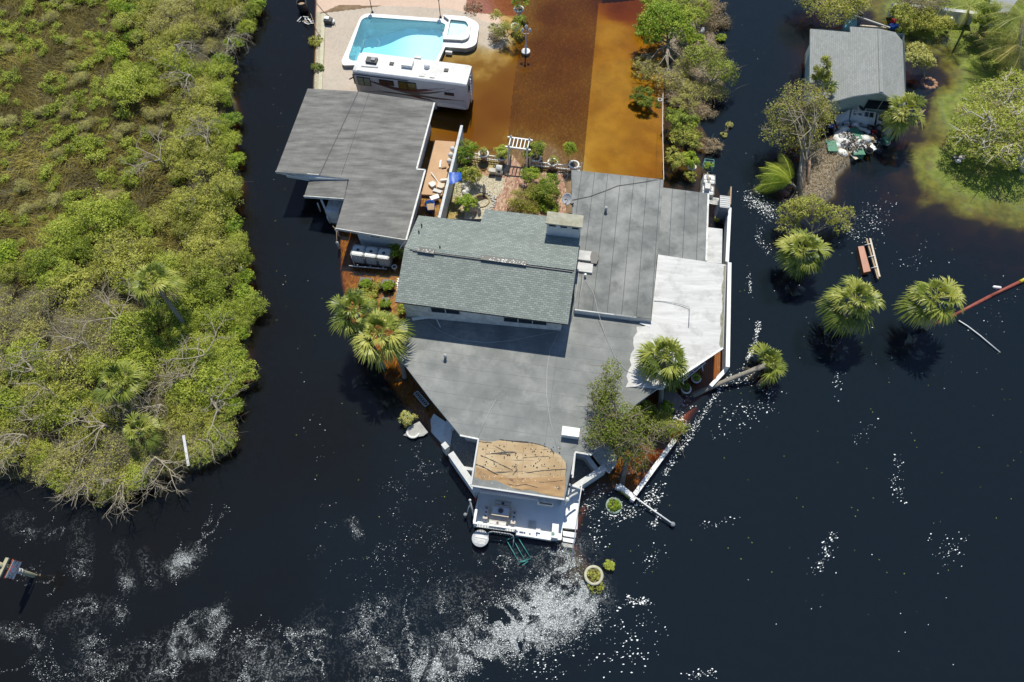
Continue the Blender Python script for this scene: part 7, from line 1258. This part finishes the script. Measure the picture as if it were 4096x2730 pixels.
m = MB(); m.prism(PL([(3560, 475, .8), (3590, 490, .8), (3560, 545, .15), (3528, 548, .15)]), h=.05, mat=m_wall); tag(m.build('wall_panel', None), 'bare white wall panel sloping into the water right of the fallen garage doors', 'panel'); m = MB(); m.prism(PL([(3335, 468, .6), (3400, 440, 1.2), (3395, 490, .3), (3352, 508, .3)]), h=.05, mat=m_wall); tag(m.build('wall_panel', None), 'bluish white panel leaning left of the four windowed garage door', 'panel')
m = MB(); m.prism(PL([(3405, 62, .9), (3420, 57, 1.5), (3428, 75, 1.2), (3427, 105, .6), (3378, 112, .4), (3380, 85, .9)]), h=.5, mat=M('faded_blue_tarp', (.16, .34, .46), (.1, .25, .38), 3, .6)); tag(m.build('blue_cover', None), 'faded blue cover slumped behind the left part of the shed roof', 'cover')
m = MB(); m.bar(P(3425, 65, 1.), P(3560, 112, .9), .12, .1, m_pvc); m.bar(P(3440, 103, .7), P(3545, 112, .7), .12, .1, m_cr); tag(m.build('fallen_beam', None), 'pale beams lying behind the shed between blue cover and red machine', 'beam')
p = P(3572, 98, .4); t = thing('ride_mower', 'red and blue machine partly hidden at the back right corner of the shed', 'machine', (p.x, p.y, 0)); MB().box(p+Vector((.1, .1, .3)), (.7, .5, .4), .4, m_red).build('hood', None, t); MB().box(p+Vector((0, -.4, .1)), (1.1, .5, .4), .3, m_blue).build('body', None, t); MB().lathe(p+Vector((-.4, -.6, -.1)), [(.1, 0), (.25, .02), (.25, .14), (.1, .16)], 12, m_black).build('wheel', None, t)
# white wall at the top right, neighbour roof
m = MB(); m.bar(P(3560, 40, .8), P(3745, 52, .8), .4, 1.2, m_stw); tag(m.build('boundary_wall', None), 'white boundary wall behind the shed, left stretch half buried in branches', 'wall', 'white boundary walls at the top right'); m = MB(); m.bar(P(3755, 58, .8), P(3892, 74, .8), .42, 1.2, m_stw); tag(m.build('boundary_wall', None), 'bright white boundary wall stretch ending at the dark rounded bush', 'wall', 'white boundary walls at the top right')
m = MB(); m.prism(PL([(3970, -40, 2.6), (4100, -40, 2.6), (4030, 55, 2.2), (3952, 47, 2.2)]), h=.2, mat=m_grey, smat=m_dark); nb = thing('neighbour_shed', 'small grey tiled roof at the top right corner behind the feather palm', 'shed', P(4000, 20, 0)); m.build('roof', None, nb); MB().prism(PL([(3985, -30, 2.2), (4070, -30, 2.2), (4020, 40, 2.0), (3965, 38, 2.0)]), zb=0, mat=m_wall).build('wall', None, nb)
m = MB(); m.prism(PL([(3740, -60, .05), (3965, -60, .05), (3950, 75, .05), (3760, 50, .05)]), h=.05, mat=M('old_asphalt', (.10, .11, .115), (.15, .16, .165), 2, .9)); tag(m.build('side_road', None), kind='structure')
p = P(3802, 78, 1.0); m = MB(); m.lathe(p, [(.02, -.3), (.05, -.28), (.2, -.05), (.22, .08), (.1, .2), (.01, .22)], 12, m_white, Matrix.Rotation(.6, 3, 'Y')); tag(m.build('lamp_globe', None), 'single white globe poking out of the hedge at the top right', 'lamp')
# heap
random.seed(21)
KN = [('storage_bin', 'bin', m_green), ('plastic_bag', 'bag', m_white), ('bucket', 'bucket', m_white2), ('cardboard_box', 'box', m_wood), ('black_tub', 'tub', m_black), ('foam_block', 'foam block', m_white), ('red_can', 'can', m_red), ('plastic_sheet', 'sheet', m_tank), ('board', 'board', m_cr), ('blue_bag', 'bag', m_blue)]
DL = {'storage_bin': 'green storage bin', 'plastic_bag': 'white stuffed plastic bag', 'bucket': 'off white bucket', 'cardboard_box': 'brown box', 'black_tub': 'black plastic tub', 'foam_block': 'white foam block', 'red_can': 'red container', 'plastic_sheet': 'clear crumpled plastic piece', 'board': 'cream board', 'blue_bag': 'blue bag'}
spots = [(3322, 595, 0, 1.3), (3345, 608, 7, .7), (3370, 612, 1, 1.0), (3368, 572, 1, 1.4), (3362, 545, 1, 1.3), (3375, 525, 1, 1.), (3420, 545, 0, 1.5), (3405, 532, 9, .9), (3440, 560, 1, 1.2), (3438, 575, 7, 1.2), (3415, 585, 1, 1.0), (3398, 598, 1, .7), (3450, 522, 5, 1.3), (3420, 505, 1, .8), (3395, 512, 6, 1.0), (3408, 520, 6, .8), (3385, 500, 2, .8), (3362, 520, 2, 1.0), (3358, 500, 2, .6), (3430, 530, 8, 1.), (3495, 535, 6, .9), (3480, 520, 4, 1.2), (3505, 548, 4, 1.1), (3515, 520, 4, 1.3), (3510, 565, 4, 1.4), (3545, 560, 0, 1.0), (3550, 575, 2, .7), (3480, 560, 3, 1.0), (3470, 575, 3, 1.), (3490, 590, 5, .8), (3455, 595, 4, .9), (3475, 610, 4, 1.1), (3428, 618, 0, 1.1), (3440, 605, 3, .8), (3410, 622, 8, 1.), (3348, 460, 8, 1.), (3325, 505, 9, .5), (3340, 510, 6, .4), (3462, 540, 8, .8), (3395, 565, 7, 1.), (3383, 590, 5, .8), (3445, 545, 4, 1.2), (3355, 560, 1, 1.2), (3378, 548, 5, 1.1), (3388, 575, 1, 1.3), (3403, 560, 5, 1.2), (3425, 575, 2, 1.2), (3460, 560, 7, 1.2), (3475, 545, 8, 1.1), (3385, 535, 7, 1.2), (3400, 545, 8, 1.0), (3365, 590, 2, 1.), (3432, 595, 5, 1.1), (3350, 585, 7, 1.)]
def near(u, v):
    a = 'upper' if v < 530 else ('lower' if v > 582 else 'middle'); b_ = 'left' if u < 3385 else ('right' if u > 3475 else 'central'); return a, b_
cnt = {}
ORD = ['first', 'second', 'third', 'fourth', 'fifth', 'sixth', 'seventh']
for i, (u, v, k, s) in enumerate(sorted(spots, key=lambda q: (q[2], q[1]))):
    s *= 1.4
    nm, ct, mt = KN[k]; a, b_ = near(u, v); c_ = cnt.get(k, 0); cnt[k] = c_+1; tot = sum(1 for q in spots if q[2] == k)
    lb = DL[nm]+' in the %s %s junk heap' % (a, b_)+('' if tot == 1 else (', %s below the doors' % ORD[c_] if c_ < 7 else ', the lowest one'))
    p = P(u, v, .25+.2*random.random()); m = MB(); Mr = Matrix.Rotation(random.random()*3, 3, 'Z')@Matrix.Rotation(random.uniform(-.4, .4), 3, 'X')
    if nm in ('storage_bin', 'cardboard_box', 'foam_block', 'board'):
        d = {'storage_bin': (.75, .5, .4), 'cardboard_box': (.5, .4, .3), 'foam_block': (.8, .35, .2), 'board': (.9, .3, .05)}[nm]; m.box(p, [x*s*.8 for x in d], mat=mt, M=Mr)
        if nm == 'storage_bin': m.box(p+Mr@Vector((0, 0, .17*s)), (.66*s, .46*s, .05), mat=mt, M=Mr)
    elif nm in ('bucket', 'black_tub', 'red_can'): m.lathe(p, [(.01, -.15*s), (.16*s, -.15*s), (.21*s, .16*s), (.19*s, .16*s), (.15*s, -.08*s), (.01, -.08*s)], 12, mt, Mr)
    else:
        rr = []
        for j in range(5): z = (-1+j*.5)*.2*s; R0_ = .34*s*math.sqrt(max(.02, 1-(z/(.21*s))**2)); rr.append((max(.01, R0_*random.uniform(.75, 1.15)), z))
        m.lathe(p, rr, 9, mt, Mr, cap=True)
    tag(m.build(nm, None), lb, ct, 'belongings heaped below the shed')
for (u, v, r, lb) in ((3510, 560, .42, 'dark bicycle wheel lying at the right side of the junk heap'), (3512, 597, .4, 'silver bicycle wheel at the lower edge of the junk heap by the water')):
    p = P(u, v, .3); Mr = Matrix.Rotation(.3, 3, 'X'); t = thing('bicycle_wheel', lb, 'wheel', p); MB().tube([p+Mr@Vector((r*math.cos(a*.2618), r*math.sin(a*.2618), 0)) for a in range(25)], .03, 6, m_black).build('tyre', None, t); m = MB()
    for a in range(8): m.bar(p, p+Mr@Vector((r*math.cos(a*.785), r*math.sin(a*.785), 0)), .012, .012, m_pvc)
    m.build('spokes', None, t)
rs = np.random.default_rng(5); sc_m = M('mixed_scraps', (.7, .7, .68), (.12, .1, .08), 3, .8, f2=(.42, .5), coord='Object', c3=(.05, .25, .16), s3=1.1, f3=(.6, .65))
o = litter('scraps', PG([(3345, 480), (3500, 505), (3540, 560), (3490, 605), (3400, 635), (3350, 600), (3330, 520)]), 2200, 320, sc_m, 'small mixed scraps and papers strewn through the junk heap', ls=.3, h=.5, asp=.7)
p = P(3715, 335, -.12); m = MB()
for k in range(11): a = k*.571; m.lathe(p+Vector((.62*math.cos(a), .62*math.sin(a), .05)), [(.01, -.08), (.2, -.04), (.2, .04), (.01, .07)], 8, m_urn)
tag(m.build('stone_ring', None), 'ring of reddish stones under water around the small white trunked tree', 'ring')
p = P(3690, 440, .2); m = MB(); m.prism(PL([(3672, 450, .6), (3705, 437, .8), (3690, 455, .6), (3668, 462, .5)]), h=.04, mat=m_wood); tag(m.build('loose_board', None), 'tan triangular board showing right of the fan palm at the shed', 'board')
for k, (u, v) in enumerate(((3812, 642), (3838, 642), (3822, 655))):
    p = P(u, v, .25); t = thing('garden_stool', ['dark round stool, left of the three at the lawn edge', 'cream round stool, right of the three at the lawn edge', 'grey round stool, lowest of the three at the lawn edge'][k], 'stool', p, 'stools at the lawn edge'); MB().lathe(p+Vector((0, 0, .35)), [(.01, .05), (.26, .05), (.27, 0), (.01, -.02)], 14, (m_dark, m_cr, m_pvc)[k]).build('seat', None, t); m = MB()
    for a in range(3): m.tube([p+Vector((.2*math.cos(a*2.1), .2*math.sin(a*2.1), 0)), p+Vector((.1*math.cos(a*2.1), .1*math.sin(a*2.1), .36))], .02, 5, m_dark)
    m.build('legs', None, t)
# ------------------------------------------------------------------ foam, floating leaves and painted sun glints on the water
m_foam_glint = leafmat('foam_and_glint_white', [(.03, .033, .042), (.05, .05, .1), (.2, .2, .2), (.5, .5, .5)], 0, .9); _e = [n for n in m_foam_glint.node_tree.nodes if n.type == 'VALTORGB'][0].color_ramp.elements  # one pale ramp colours real foam and the painted sun glints
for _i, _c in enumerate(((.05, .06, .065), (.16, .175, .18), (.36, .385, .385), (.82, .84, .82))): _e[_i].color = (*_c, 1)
m_foam_glint.node_tree.nodes['Principled BSDF'].inputs['Specular IOR Level'].default_value = 0; m_glint, nt, b = newmat('sun_glint_white'); b.inputs['Base Color'].default_value = (.85, .87, .9, 1); b.inputs['Roughness'].default_value = .25
rs = np.random.default_rng(12); FV = []; FS = []; FR = []; BANDS = []
def band(pts, rad, dens, size, ridge=.5, sc=.9, seed=0, str_=4.6):
    """foam flecks along a photo polyline (u, v), half width rad px, thinned by swirling ridged noise"""
    w_ = [P(a, b_, 0) for a, b_ in pts]; BANDS.append(([(p.x, p.y) for p in w_], rad*(P(pts[0][0]+1, pts[0][1], 0)-P(*pts[0], 0)).length, min(1, dens/60), ridge))
    for i in range(len(w_)-1 if len(w_) > 1 else 1):
        a, b_ = w_[i], w_[min(i+1, len(w_)-1)]; L_ = (b_-a).length; mpp = (P(pts[i][0]+1, pts[i][1], 0)-P(*pts[i], 0)).length; r = rad*mpp; n = int(dens*(13 if dens > 58 else 13)*(2*r)*(L_+r)); 
        t = rs.random(n); d = (b_-a).xy; nx = Vector((-d.y, d.x)); nx = nx.normalized() if nx.length > 0 else Vector((1, 0)); o = rs.normal(size=n)*.55*r; q = rs.normal(size=(n, 2))*.15*r
        x = a.x+(b_.x-a.x)*t+nx.x*o+q[:, 0]; y = a.y+(b_.y-a.y)*t+nx.y*o+q[:, 1]; wx = x+1.6*(fbm(x*.35+seed, y*.35)-.5)*2; wy = y+1.6*(fbm(x*.35, y*.35+seed+7)-.5)*2
        rg = 1-np.abs(fbm(wx*sc*.8, wy*sc*.8, 3)*2-1)*(str_ if dens < 59 else 2.0); k = rs.random(n) < np.clip((rg-ridge)*3.2, 0, 1); FV.append(np.stack([x[k], y[k]], 1)); FS.append(size*.45*(.45+rs.random(k.sum())**3*1.9)); FR.append(rs.random(k.sum())**1.8)
big_ = [(2420, 2330), (2340, 2440), (2240, 2530), (2120, 2590), (1960, 2610), (1800, 2640), (1500, 2700), (1200, 2740)]
band([(2360, 2380), (2200, 2440), (2080, 2500), (1980, 2540)], 95, 75, .075, .22, 1.3, 3); band([(2380, 2340), (2330, 2430), (2250, 2500), (2130, 2560)], 60, 60, .07, .2, 1.5, 4); band([(2300, 2230), (2230, 2300), (2200, 2400), (2080, 2430)], 75, 60, .07, .30, 1.2, 9)
band([(2120, 2560), (1980, 2600), (1800, 2650), (1650, 2700)], 60, 62, .075, .4, 1.0, 5); band([(1950, 2500), (1750, 2560), (1560, 2640), (1400, 2700)], 90, 34, .065, .50, .8, 7); band([(1900, 2380), (1700, 2460), (1500, 2480), (1380, 2540)], 90, 20, .065, .55, .7, 8)
band([(1300, 2500), (1180, 2580), (1000, 2620), (820, 2650), (600, 2700)], 90, 26, .065, .55, .7, 11); band([(1300, 2640), (1150, 2690), (950, 2720)], 70, 34, .07, .5, .9, 13)
band([(900, 2400), (860, 2460), (760, 2480), (700, 2540), (680, 2600), (760, 2630), (860, 2560), (905, 2470)], 26, 55, .05, .35, 1.2, 15); band([(740, 2520), (800, 2600), (860, 2640)], 24, 50, .05, .35, 1.2, 17); band([(820, 2480), (860, 2540), (840, 2600)], 20, 50, .05, .4, 1.2, 19)
band([(760, 2230), (730, 2260), (690, 2260)], 42, 60, .055, .32, 1.3, 21); band([(900, 2030), (850, 2110), (780, 2180), (740, 2230)], 60, 13, .05, .5, 1., 22); band([(60, 2090), (160, 2130), (300, 2100), (330, 2240), (320, 2300)], 50, 14, .055, .5, .9, 23); band([(480, 2180), (500, 2300), (520, 2350)], 26, 34, .055, .45, .9, 24); band([(570, 2210), (600, 2290), (620, 2330)], 24, 30, .055, .45, .9, 25)
band([(70, 2230), (120, 2300), (180, 2350), (230, 2330)], 40, 12, .05, .5, 1, 26); band([(220, 2480), (330, 2420), (450, 2440), (490, 2480)], 40, 16, .06, .5, .9, 27); band([(0, 2530), (120, 2550), (160, 2600)], 34, 24, .055, .45, 1, 28); band([(340, 2490), (360, 2600), (420, 2660)], 50, 16, .06, .5, .9, 29); band([(300, 2700), (500, 2640), (650, 2560)], 60, 14, .06, .5, .8, 30)
band([(0, 2700), (300, 2650), (600, 2720), (900, 2700)], 90, 11, .06, .5, .6, 31); band([(1400, 2080), (1440, 2150)], 20, 22, .06, .45, 1, 32); band([(1250, 2100), (1400, 2200), (1600, 2250), (1800, 2300)], 120, 1.8, .06, .4, .6, 33)
band([(1650, 1800), (1760, 1850), (1600, 1880)], 60, 5, .07, .4, .8, 34); band([(1560, 1900), (1700, 2000), (1650, 2100), (1780, 2200)], 120, 1.6, .06, .4, .6, 35); band([(1900, 2200), (2060, 2240), (2230, 2230)], 40, 26, .07, .4, 1, 36)
# sun glints painted as white flecks: right side, sparse and sharp
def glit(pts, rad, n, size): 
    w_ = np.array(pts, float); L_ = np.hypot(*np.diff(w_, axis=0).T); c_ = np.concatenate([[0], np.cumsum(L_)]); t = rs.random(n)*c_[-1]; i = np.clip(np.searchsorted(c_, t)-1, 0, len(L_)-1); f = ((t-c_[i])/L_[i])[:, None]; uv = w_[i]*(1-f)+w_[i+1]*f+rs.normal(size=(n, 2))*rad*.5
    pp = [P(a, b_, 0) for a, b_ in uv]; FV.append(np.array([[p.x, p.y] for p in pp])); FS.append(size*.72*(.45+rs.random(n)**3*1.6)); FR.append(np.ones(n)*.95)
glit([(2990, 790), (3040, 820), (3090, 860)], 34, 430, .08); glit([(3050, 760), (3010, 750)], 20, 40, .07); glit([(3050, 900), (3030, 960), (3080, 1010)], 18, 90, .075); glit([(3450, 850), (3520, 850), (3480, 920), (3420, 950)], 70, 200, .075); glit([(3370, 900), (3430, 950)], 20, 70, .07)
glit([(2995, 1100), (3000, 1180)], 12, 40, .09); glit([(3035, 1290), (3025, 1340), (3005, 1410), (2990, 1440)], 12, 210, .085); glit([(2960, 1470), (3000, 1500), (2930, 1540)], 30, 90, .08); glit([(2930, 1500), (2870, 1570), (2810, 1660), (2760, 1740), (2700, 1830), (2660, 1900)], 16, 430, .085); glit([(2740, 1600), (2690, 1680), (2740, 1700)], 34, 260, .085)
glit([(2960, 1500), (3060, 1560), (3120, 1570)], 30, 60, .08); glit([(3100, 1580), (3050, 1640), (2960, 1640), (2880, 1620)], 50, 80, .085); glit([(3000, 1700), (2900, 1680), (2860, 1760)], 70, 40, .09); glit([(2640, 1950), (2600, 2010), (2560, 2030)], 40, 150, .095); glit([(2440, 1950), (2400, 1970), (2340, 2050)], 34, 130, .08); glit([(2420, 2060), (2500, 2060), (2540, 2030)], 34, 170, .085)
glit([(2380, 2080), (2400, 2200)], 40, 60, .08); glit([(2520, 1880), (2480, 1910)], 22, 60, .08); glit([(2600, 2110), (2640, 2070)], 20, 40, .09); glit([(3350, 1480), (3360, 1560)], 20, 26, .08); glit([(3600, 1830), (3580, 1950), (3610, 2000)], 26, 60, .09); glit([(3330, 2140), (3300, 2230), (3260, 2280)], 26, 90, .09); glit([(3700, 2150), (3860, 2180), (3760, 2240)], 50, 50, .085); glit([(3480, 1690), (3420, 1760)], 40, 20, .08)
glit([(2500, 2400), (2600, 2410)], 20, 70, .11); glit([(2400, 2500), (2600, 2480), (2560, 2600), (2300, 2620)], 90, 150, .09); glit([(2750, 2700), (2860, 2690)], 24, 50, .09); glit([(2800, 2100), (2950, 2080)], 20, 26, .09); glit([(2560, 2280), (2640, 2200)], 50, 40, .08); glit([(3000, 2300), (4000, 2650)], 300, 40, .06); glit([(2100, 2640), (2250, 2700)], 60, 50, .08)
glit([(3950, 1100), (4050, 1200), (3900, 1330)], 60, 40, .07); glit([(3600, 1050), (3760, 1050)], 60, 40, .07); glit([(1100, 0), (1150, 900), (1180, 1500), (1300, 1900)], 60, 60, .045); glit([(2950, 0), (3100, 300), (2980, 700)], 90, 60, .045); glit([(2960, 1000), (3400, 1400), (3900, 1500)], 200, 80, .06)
X, Y = np.meshgrid(np.arange(-36, 14, .14), np.arange(-2, 22, .14), indexing='ij'); xr, yr = X.ravel(), Y.ravel(); dn_ = np.zeros(len(xr))
for pts, r, wgt, rd in BANDS:
    d = np.full(len(xr), 1e9)
    for i in range(len(pts)-1):
        ex, ey = pts[i+1][0]-pts[i][0], pts[i+1][1]-pts[i][1]; t = np.clip(((xr-pts[i][0])*ex+(yr-pts[i][1])*ey)/(ex*ex+ey*ey+1e-9), 0, 1); d = np.minimum(d, np.hypot(xr-pts[i][0]-t*ex, yr-pts[i][1]-t*ey))
    dn_ = np.maximum(dn_, np.exp(-(d/(r*.85))**2)*(0 if wgt < .22 else .12+.88*wgt)*np.clip(2.6*(fbm(xr*.5+r, yr*.5)-.28), 0, 1.15))
nx, ny = X.shape; ix = np.arange(nx*ny).reshape(nx, ny); Ff = np.stack([ix[:-1, :-1], ix[1:, :-1], ix[1:, 1:], ix[:-1, 1:]], -1).reshape(-1, 4); zf = hground(xr, yr); kf = (dn_[Ff].max(1) > .06) & (zf[Ff].max(1) < -.05)
used = np.unique(Ff[kf]); fo = addmesh('foam_film', np.stack([xr, yr, np.full(len(xr), .005)], 1), Ff[kf], None, False); at_ = fo.data.attributes.new('dens', 'FLOAT', 'POINT'); at_.data.foreach_set('value', dn_[used].astype('f'))
fm = bpy.data.materials.new('foam_film'); fm.use_nodes = True; nt = fm.node_tree; N = nt.nodes; L = nt.links; b = N['Principled BSDF']; b.inputs['Base Color'].default_value = (.55, .58, .58, 1); b.inputs['Roughness'].default_value = .8
tc = N.new('ShaderNodeTexCoord'); n0 = N.new('ShaderNodeTexNoise'); n0.inputs['Scale'].default_value = .45; n0.inputs['Detail'].default_value = 3; L.new(tc.outputs['Object'], n0.inputs[0]); sc1 = N.new('ShaderNodeVectorMath'); sc1.operation = 'SCALE'; sc1.inputs['Scale'].default_value = 3.4; L.new(n0.outputs['Color'], sc1.inputs[0]); ad1 = N.new('ShaderNodeVectorMath'); L.new(tc.outputs['Object'], ad1.inputs[0]); L.new(sc1.outputs[0], ad1.inputs[1])
def ridged(scale, det, width):
    n = N.new('ShaderNodeTexNoise'); n.inputs['Scale'].default_value = scale; n.inputs['Detail'].default_value = det; n.inputs['Roughness'].default_value = .6; L.new(ad1.outputs[0], n.inputs[0]); s_ = N.new('ShaderNodeMath'); s_.operation = 'SUBTRACT'; s_.inputs[1].default_value = .5; L.new(n.outputs[0], s_.inputs[0]); a_ = N.new('ShaderNodeMath'); a_.operation = 'ABSOLUTE'; L.new(s_.outputs[0], a_.inputs[0]); r = N.new('ShaderNodeMapRange'); r.inputs[1].default_value = width; r.inputs[2].default_value = 0; L.new(a_.outputs[0], r.inputs[0]); return r.outputs[0]
r_a = ridged(.55, 5, .030); r_b = ridged(1.5, 5, .045); mxm = N.new('ShaderNodeMath'); mxm.operation = 'MAXIMUM'; L.new(r_a, mxm.inputs[0]); m6 = N.new('ShaderNodeMath'); m6.operation = 'MULTIPLY'; m6.inputs[1].default_value = .8; L.new(r_b, m6.inputs[0]); L.new(m6.outputs[0], mxm.inputs[1])
nf_ = N.new('ShaderNodeTexNoise'); nf_.inputs['Scale'].default_value = 9; nf_.inputs['Detail'].default_value = 3; L.new(tc.outputs['Object'], nf_.inputs[0]); rf_ = N.new('ShaderNodeMapRange'); rf_.inputs[1].default_value = .44; rf_.inputs[2].default_value = .6; L.new(nf_.outputs[0], rf_.inputs[0])
da = N.new('ShaderNodeAttribute'); da.attribute_name = 'dens'; p1 = N.new('ShaderNodeMath'); p1.operation = 'MULTIPLY'; L.new(mxm.outputs[0], p1.inputs[0]); L.new(rf_.outputs[0], p1.inputs[1]); p2_ = N.new('ShaderNodeMath'); p2_.operation = 'MULTIPLY'; L.new(p1.outputs[0], p2_.inputs[0]); L.new(da.outputs['Fac'], p2_.inputs[1])
bs_ = N.new('ShaderNodeMapRange'); bs_.inputs[1].default_value = .45; bs_.inputs[2].default_value = 1.2; bs_.inputs[4].default_value = .06; L.new(da.outputs['Fac'], bs_.inputs[0]); p3_ = N.new('ShaderNodeMath'); p3_.operation = 'MULTIPLY_ADD'; p3_.use_clamp = True; p3_.inputs[1].default_value = .5; L.new(p2_.outputs[0], p3_.inputs[0]); L.new(bs_.outputs[0], p3_.inputs[2])
trf = N.new('ShaderNodeBsdfTransparent'); mf = N.new('ShaderNodeMixShader'); L.new(p3_.outputs[0], mf.inputs[0]); L.new(trf.outputs[0], mf.inputs[1]); L.new(b.outputs[0], mf.inputs[2]); L.new(mf.outputs[0], N['Material Output'].inputs[0]); fo.data.materials.append(fm)
tag(fo, 'thin grey foam film in swirling streaks on the canal', 'foam', None, 'stuff')
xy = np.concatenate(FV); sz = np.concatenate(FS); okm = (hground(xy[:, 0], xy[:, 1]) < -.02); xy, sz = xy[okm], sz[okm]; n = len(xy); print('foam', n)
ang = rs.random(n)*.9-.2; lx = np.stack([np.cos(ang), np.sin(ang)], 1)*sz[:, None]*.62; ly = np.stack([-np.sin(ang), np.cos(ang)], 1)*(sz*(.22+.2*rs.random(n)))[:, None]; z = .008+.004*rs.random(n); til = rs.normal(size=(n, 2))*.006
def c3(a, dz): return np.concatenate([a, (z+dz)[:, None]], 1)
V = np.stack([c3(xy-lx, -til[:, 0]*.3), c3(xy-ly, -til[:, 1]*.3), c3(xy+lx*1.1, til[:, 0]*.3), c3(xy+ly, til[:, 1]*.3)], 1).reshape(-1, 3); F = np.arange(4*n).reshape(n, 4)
tag(addmesh('foam_glint_flecks', V, F, m_foam_glint, False, rnd=np.clip(np.concatenate(FR)[okm]*.9+.1, 0, 1)), 'white foam flecks and swirls with painted sun glints on the dark water', 'foam', None, 'stuff')
nl_ = 260; u = rs.uniform(1100, 4096, nl_); v = rs.uniform(0, 2300, nl_); pp = np.array([list(P(a, b_, 0)) for a, b_ in zip(u, v)]); k = hground(pp[:, 0], pp[:, 1]) < -.05; pp = pp[k]; pp[:, 2] = .01; V, F = leaves(pp, rs.normal(size=(len(pp), 3))*.1+np.array([0, 0, 1]), .1, .06, rs); tag(addmesh('floating_leaves', V, F, G10, False, rnd=rs.random(len(F))), 'scattered single leaves floating on the water', 'leaves', None, 'stuff')
